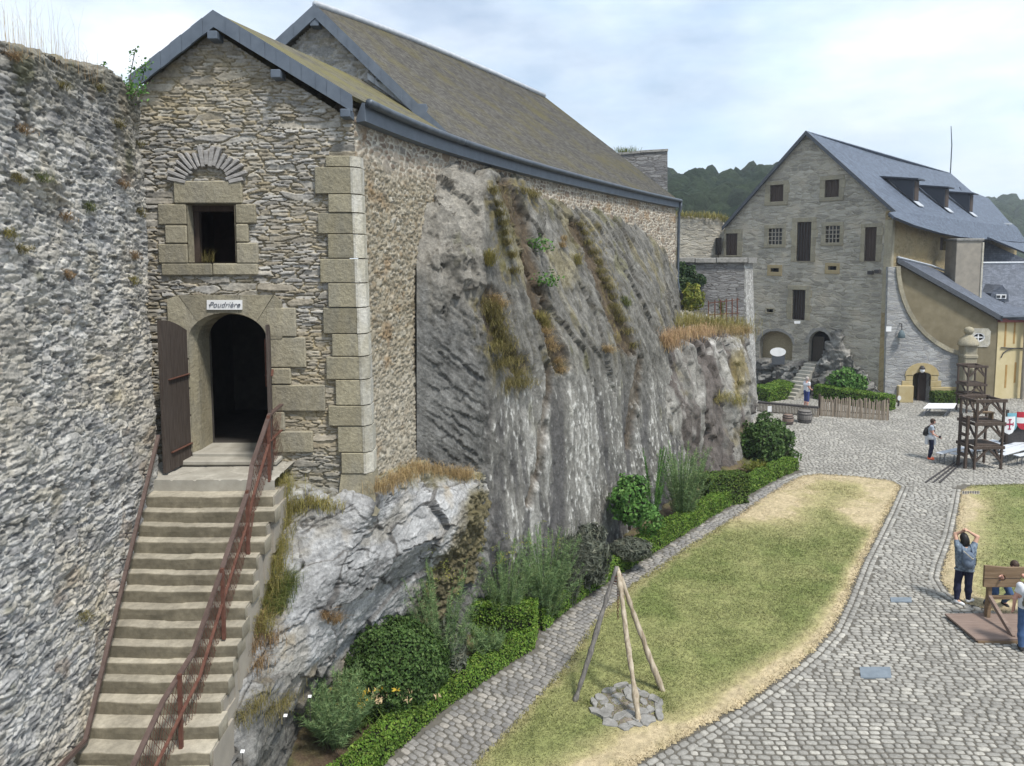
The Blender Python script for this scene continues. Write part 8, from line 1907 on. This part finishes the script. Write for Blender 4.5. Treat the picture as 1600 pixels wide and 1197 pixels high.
# woman on the path, arms raised to her head, seen from behind
wl0 = gz(1506, 943)
jw = J0(pelvis=(0, 0, .95), chest=(.0, .02, 1.27), neck=(-.01, .05, 1.43), head=(-.02, .10, 1.555), shL=(-.165, .03, 1.39), shR=(.165, .03, 1.39), elL=(-.17, .24, 1.60), elR=(.27, .12, 1.62), wrL=(-.06, .17, 1.70), wrR=(.07, .12, 1.74),
        hipL=(-.09, 0, .92), hipR=(.09, 0, .92), knL=(-.12, .06, .50), knR=(.09, .0, .5), anL=(-.16, -.06, .08), anR=(.12, .05, .08))
tw_, Lw = person('woman in grey-blue print top and navy trousers with both hands raised to her head', (wl0[0]-.02, wl0[1], 0.02), R(-14), jw, 1.0, SK, PRINT, NAVY, M['white'], HB, sleeve=.45, h=.012, bulk=1.1, longhair=True, hem=.12, toe={'L': (.6, -.6, 0), 'R': (.8, .5, 0)}, curl=.9)
backpack('grey-blue backpack on the back of the woman with raised arms', tw_, Lw, 1.0, m_plain('slate_blue_nylon', (.07, .10, .15), .7, sc=12, col2=(.14, .18, .24)), np.array([0, 1., 0]), .95)
mb = MB(); cb = thing('shoulder_bag', 'small dark bag on a strap at the right hip of the woman with raised arms', 'bag', tw_.location, tw_.rotation_euler[2]); mb.box((.2, .03, 1.05), (.07, .16, .22), None, .03); mb.build('pouch', DKS, cb, local=True); mb = MB(); mb.tube([(.21, .0, 1.16), (.05, -.31, 1.22), (-.14, -.26, 1.38)], .012, 5); mb.build('strap', M['lichen'], cb, local=True)
# visitor with black backpack by the benches
p2 = gz(1453, 717.5)
j2 = J0(elL=(-.34, -.06, 1.14), wrL=(-.2, .06, 1.0), elR=(.22, .06, 1.12), wrR=(.14, .26, 1.0), knL=(-.09, .03, .5), knR=(.08, .05, .5), head=(0.02, .04, 1.59))
t2, L2 = person('visitor in pale grey T-shirt, navy trousers and orange shoes beside the leftmost bench', p2, R(-118), j2, 1.0, SKP, GSH, NAVY, ORS, HBR, sleeve=.5, h=.014, bulk=.95)
backpack('black backpack worn by the visitor with the orange shoes', t2, L2, 1.0, DKS, np.array([0, 1., 0]), .85)
tj = thing('tied_jacket', 'white jacket tied round the waist of the visitor with the orange shoes', 'jacket', t2.location, t2.rotation_euler[2]); V, F = snet(lambda P: np.maximum(union([cap(P, (-.07, 0, .96), (.07, 0, .96), .15, .15), cap(P, (.06, .13, .93), (.08, .15, .66), .05, .035), cap(P, (-.02, -.13, .92), (0, -.15, .62), .09, .07)], .04), np.abs(P[:, 2]-.84)-.22), (-.3, -.4, .5), (.3, .4, 1.2), .016); mk('cloth', V, F, WSH, tj, local=True)
cmr = thing('camera', 'small black camera hanging at the chest of the visitor with the orange shoes', 'camera', t2.location, t2.rotation_euler[2]); mb = MB(); mb.box((.1, .3, 1.0), (.13, .08, .09), None, .015); mb.lathe([(.04, 0), (.04, .07)], (.1, .32, .98), 10); mb.build('case', DKS, cmr, local=True)
# visitor in shorts before the rock steps
p3 = gz(1259.5, 638); j3 = J0(elL=(-.24, .0, 1.12), wrL=(-.14, .2, 1.05), elR=(.24, .0, 1.12), wrR=(.12, .22, 1.02))
t3, L3 = person('grey-haired visitor in white shirt and blue shorts standing before the narrow rock steps', p3+np.array([0, 0, .02]), R(-72), j3, 1.02, SKP, WSH, BLUE, M['white'], HG, sleeve=.5, shorts=True, h=.016)
# person behind the pillory board, bent forward
hcz = hc[1]
j4 = J0(pelvis=(0, -.32, .78), chest=(0, .0, .96), neck=(0, .13, 1.09), head=(0, .19, 1.22), shL=(-.17, .05, 1.04), shR=(.17, .05, 1.04), elL=(-.26, .2, .95), elR=(.37, .22, hcz-.13), wrL=(-.2, .36, .9), wrR=(.47, .45, hcz-.02), hipL=(-.09, -.32, .76), hipR=(.09, -.32, .76), knL=(-.16, -.14, .42), knR=(.14, -.2, .42), anL=(-.22, -.42, .08), anR=(.22, -.40, .08))
h3 = pp.to3(hc[0], hc[1]); person('person in tan top and jeans bent behind the pillory with a hand through it', (h3[0]+.47, bY+.47, 0.02), R(180), j4, 1.0, SKP, TAN, JEAN, DKS, HBR, sleeve=.5, h=.012, curl=.2)
# person with olive backpack cut by the right edge
p5 = gz(1603, 1018); j5 = J0(elL=(-.25, .02, 1.12), wrL=(-.24, .10, .88), elR=(.25, .04, 1.14), wrR=(.2, .24, 1.0))
t5, L5 = person('person in white T-shirt and jeans before the pillory, cut off by the right edge', (p5[0], p5[1], 0.02), R(-20), j5, 1.0, SKP, WSH, JEAN, DKS, HBR, sleeve=.55, h=.012)
backpack('olive grey backpack on the person cut off by the right edge', t5, L5, 1.0, m_plain('olive_nylon', (.12, .12, .085), .75, sc=10, col2=(.2, .195, .14)), np.array([0, 1., 0]), 1.05)
# ================================================================== AIR
m = bpy.data.materials.new('haze_air'); m.use_nodes = True; t = m.node_tree; t.nodes.clear()
pv = t.nodes.new('ShaderNodeVolumePrincipled'); pv.inputs['Color'].default_value = (.80, .88, 1.0, 1); pv.inputs['Density'].default_value = .0006; pv.inputs['Anisotropy'].default_value = .2
om = t.nodes.new('ShaderNodeOutputMaterial'); t.links.new(pv.outputs[0], om.inputs['Volume'])
mb = MB(); mb.box((60, 180, 29), (420, 500, 64)); tag(mb.build('haze', m), 'thin pale summer haze filling the air of the courtyard and valley', 'haze', kind='stuff')
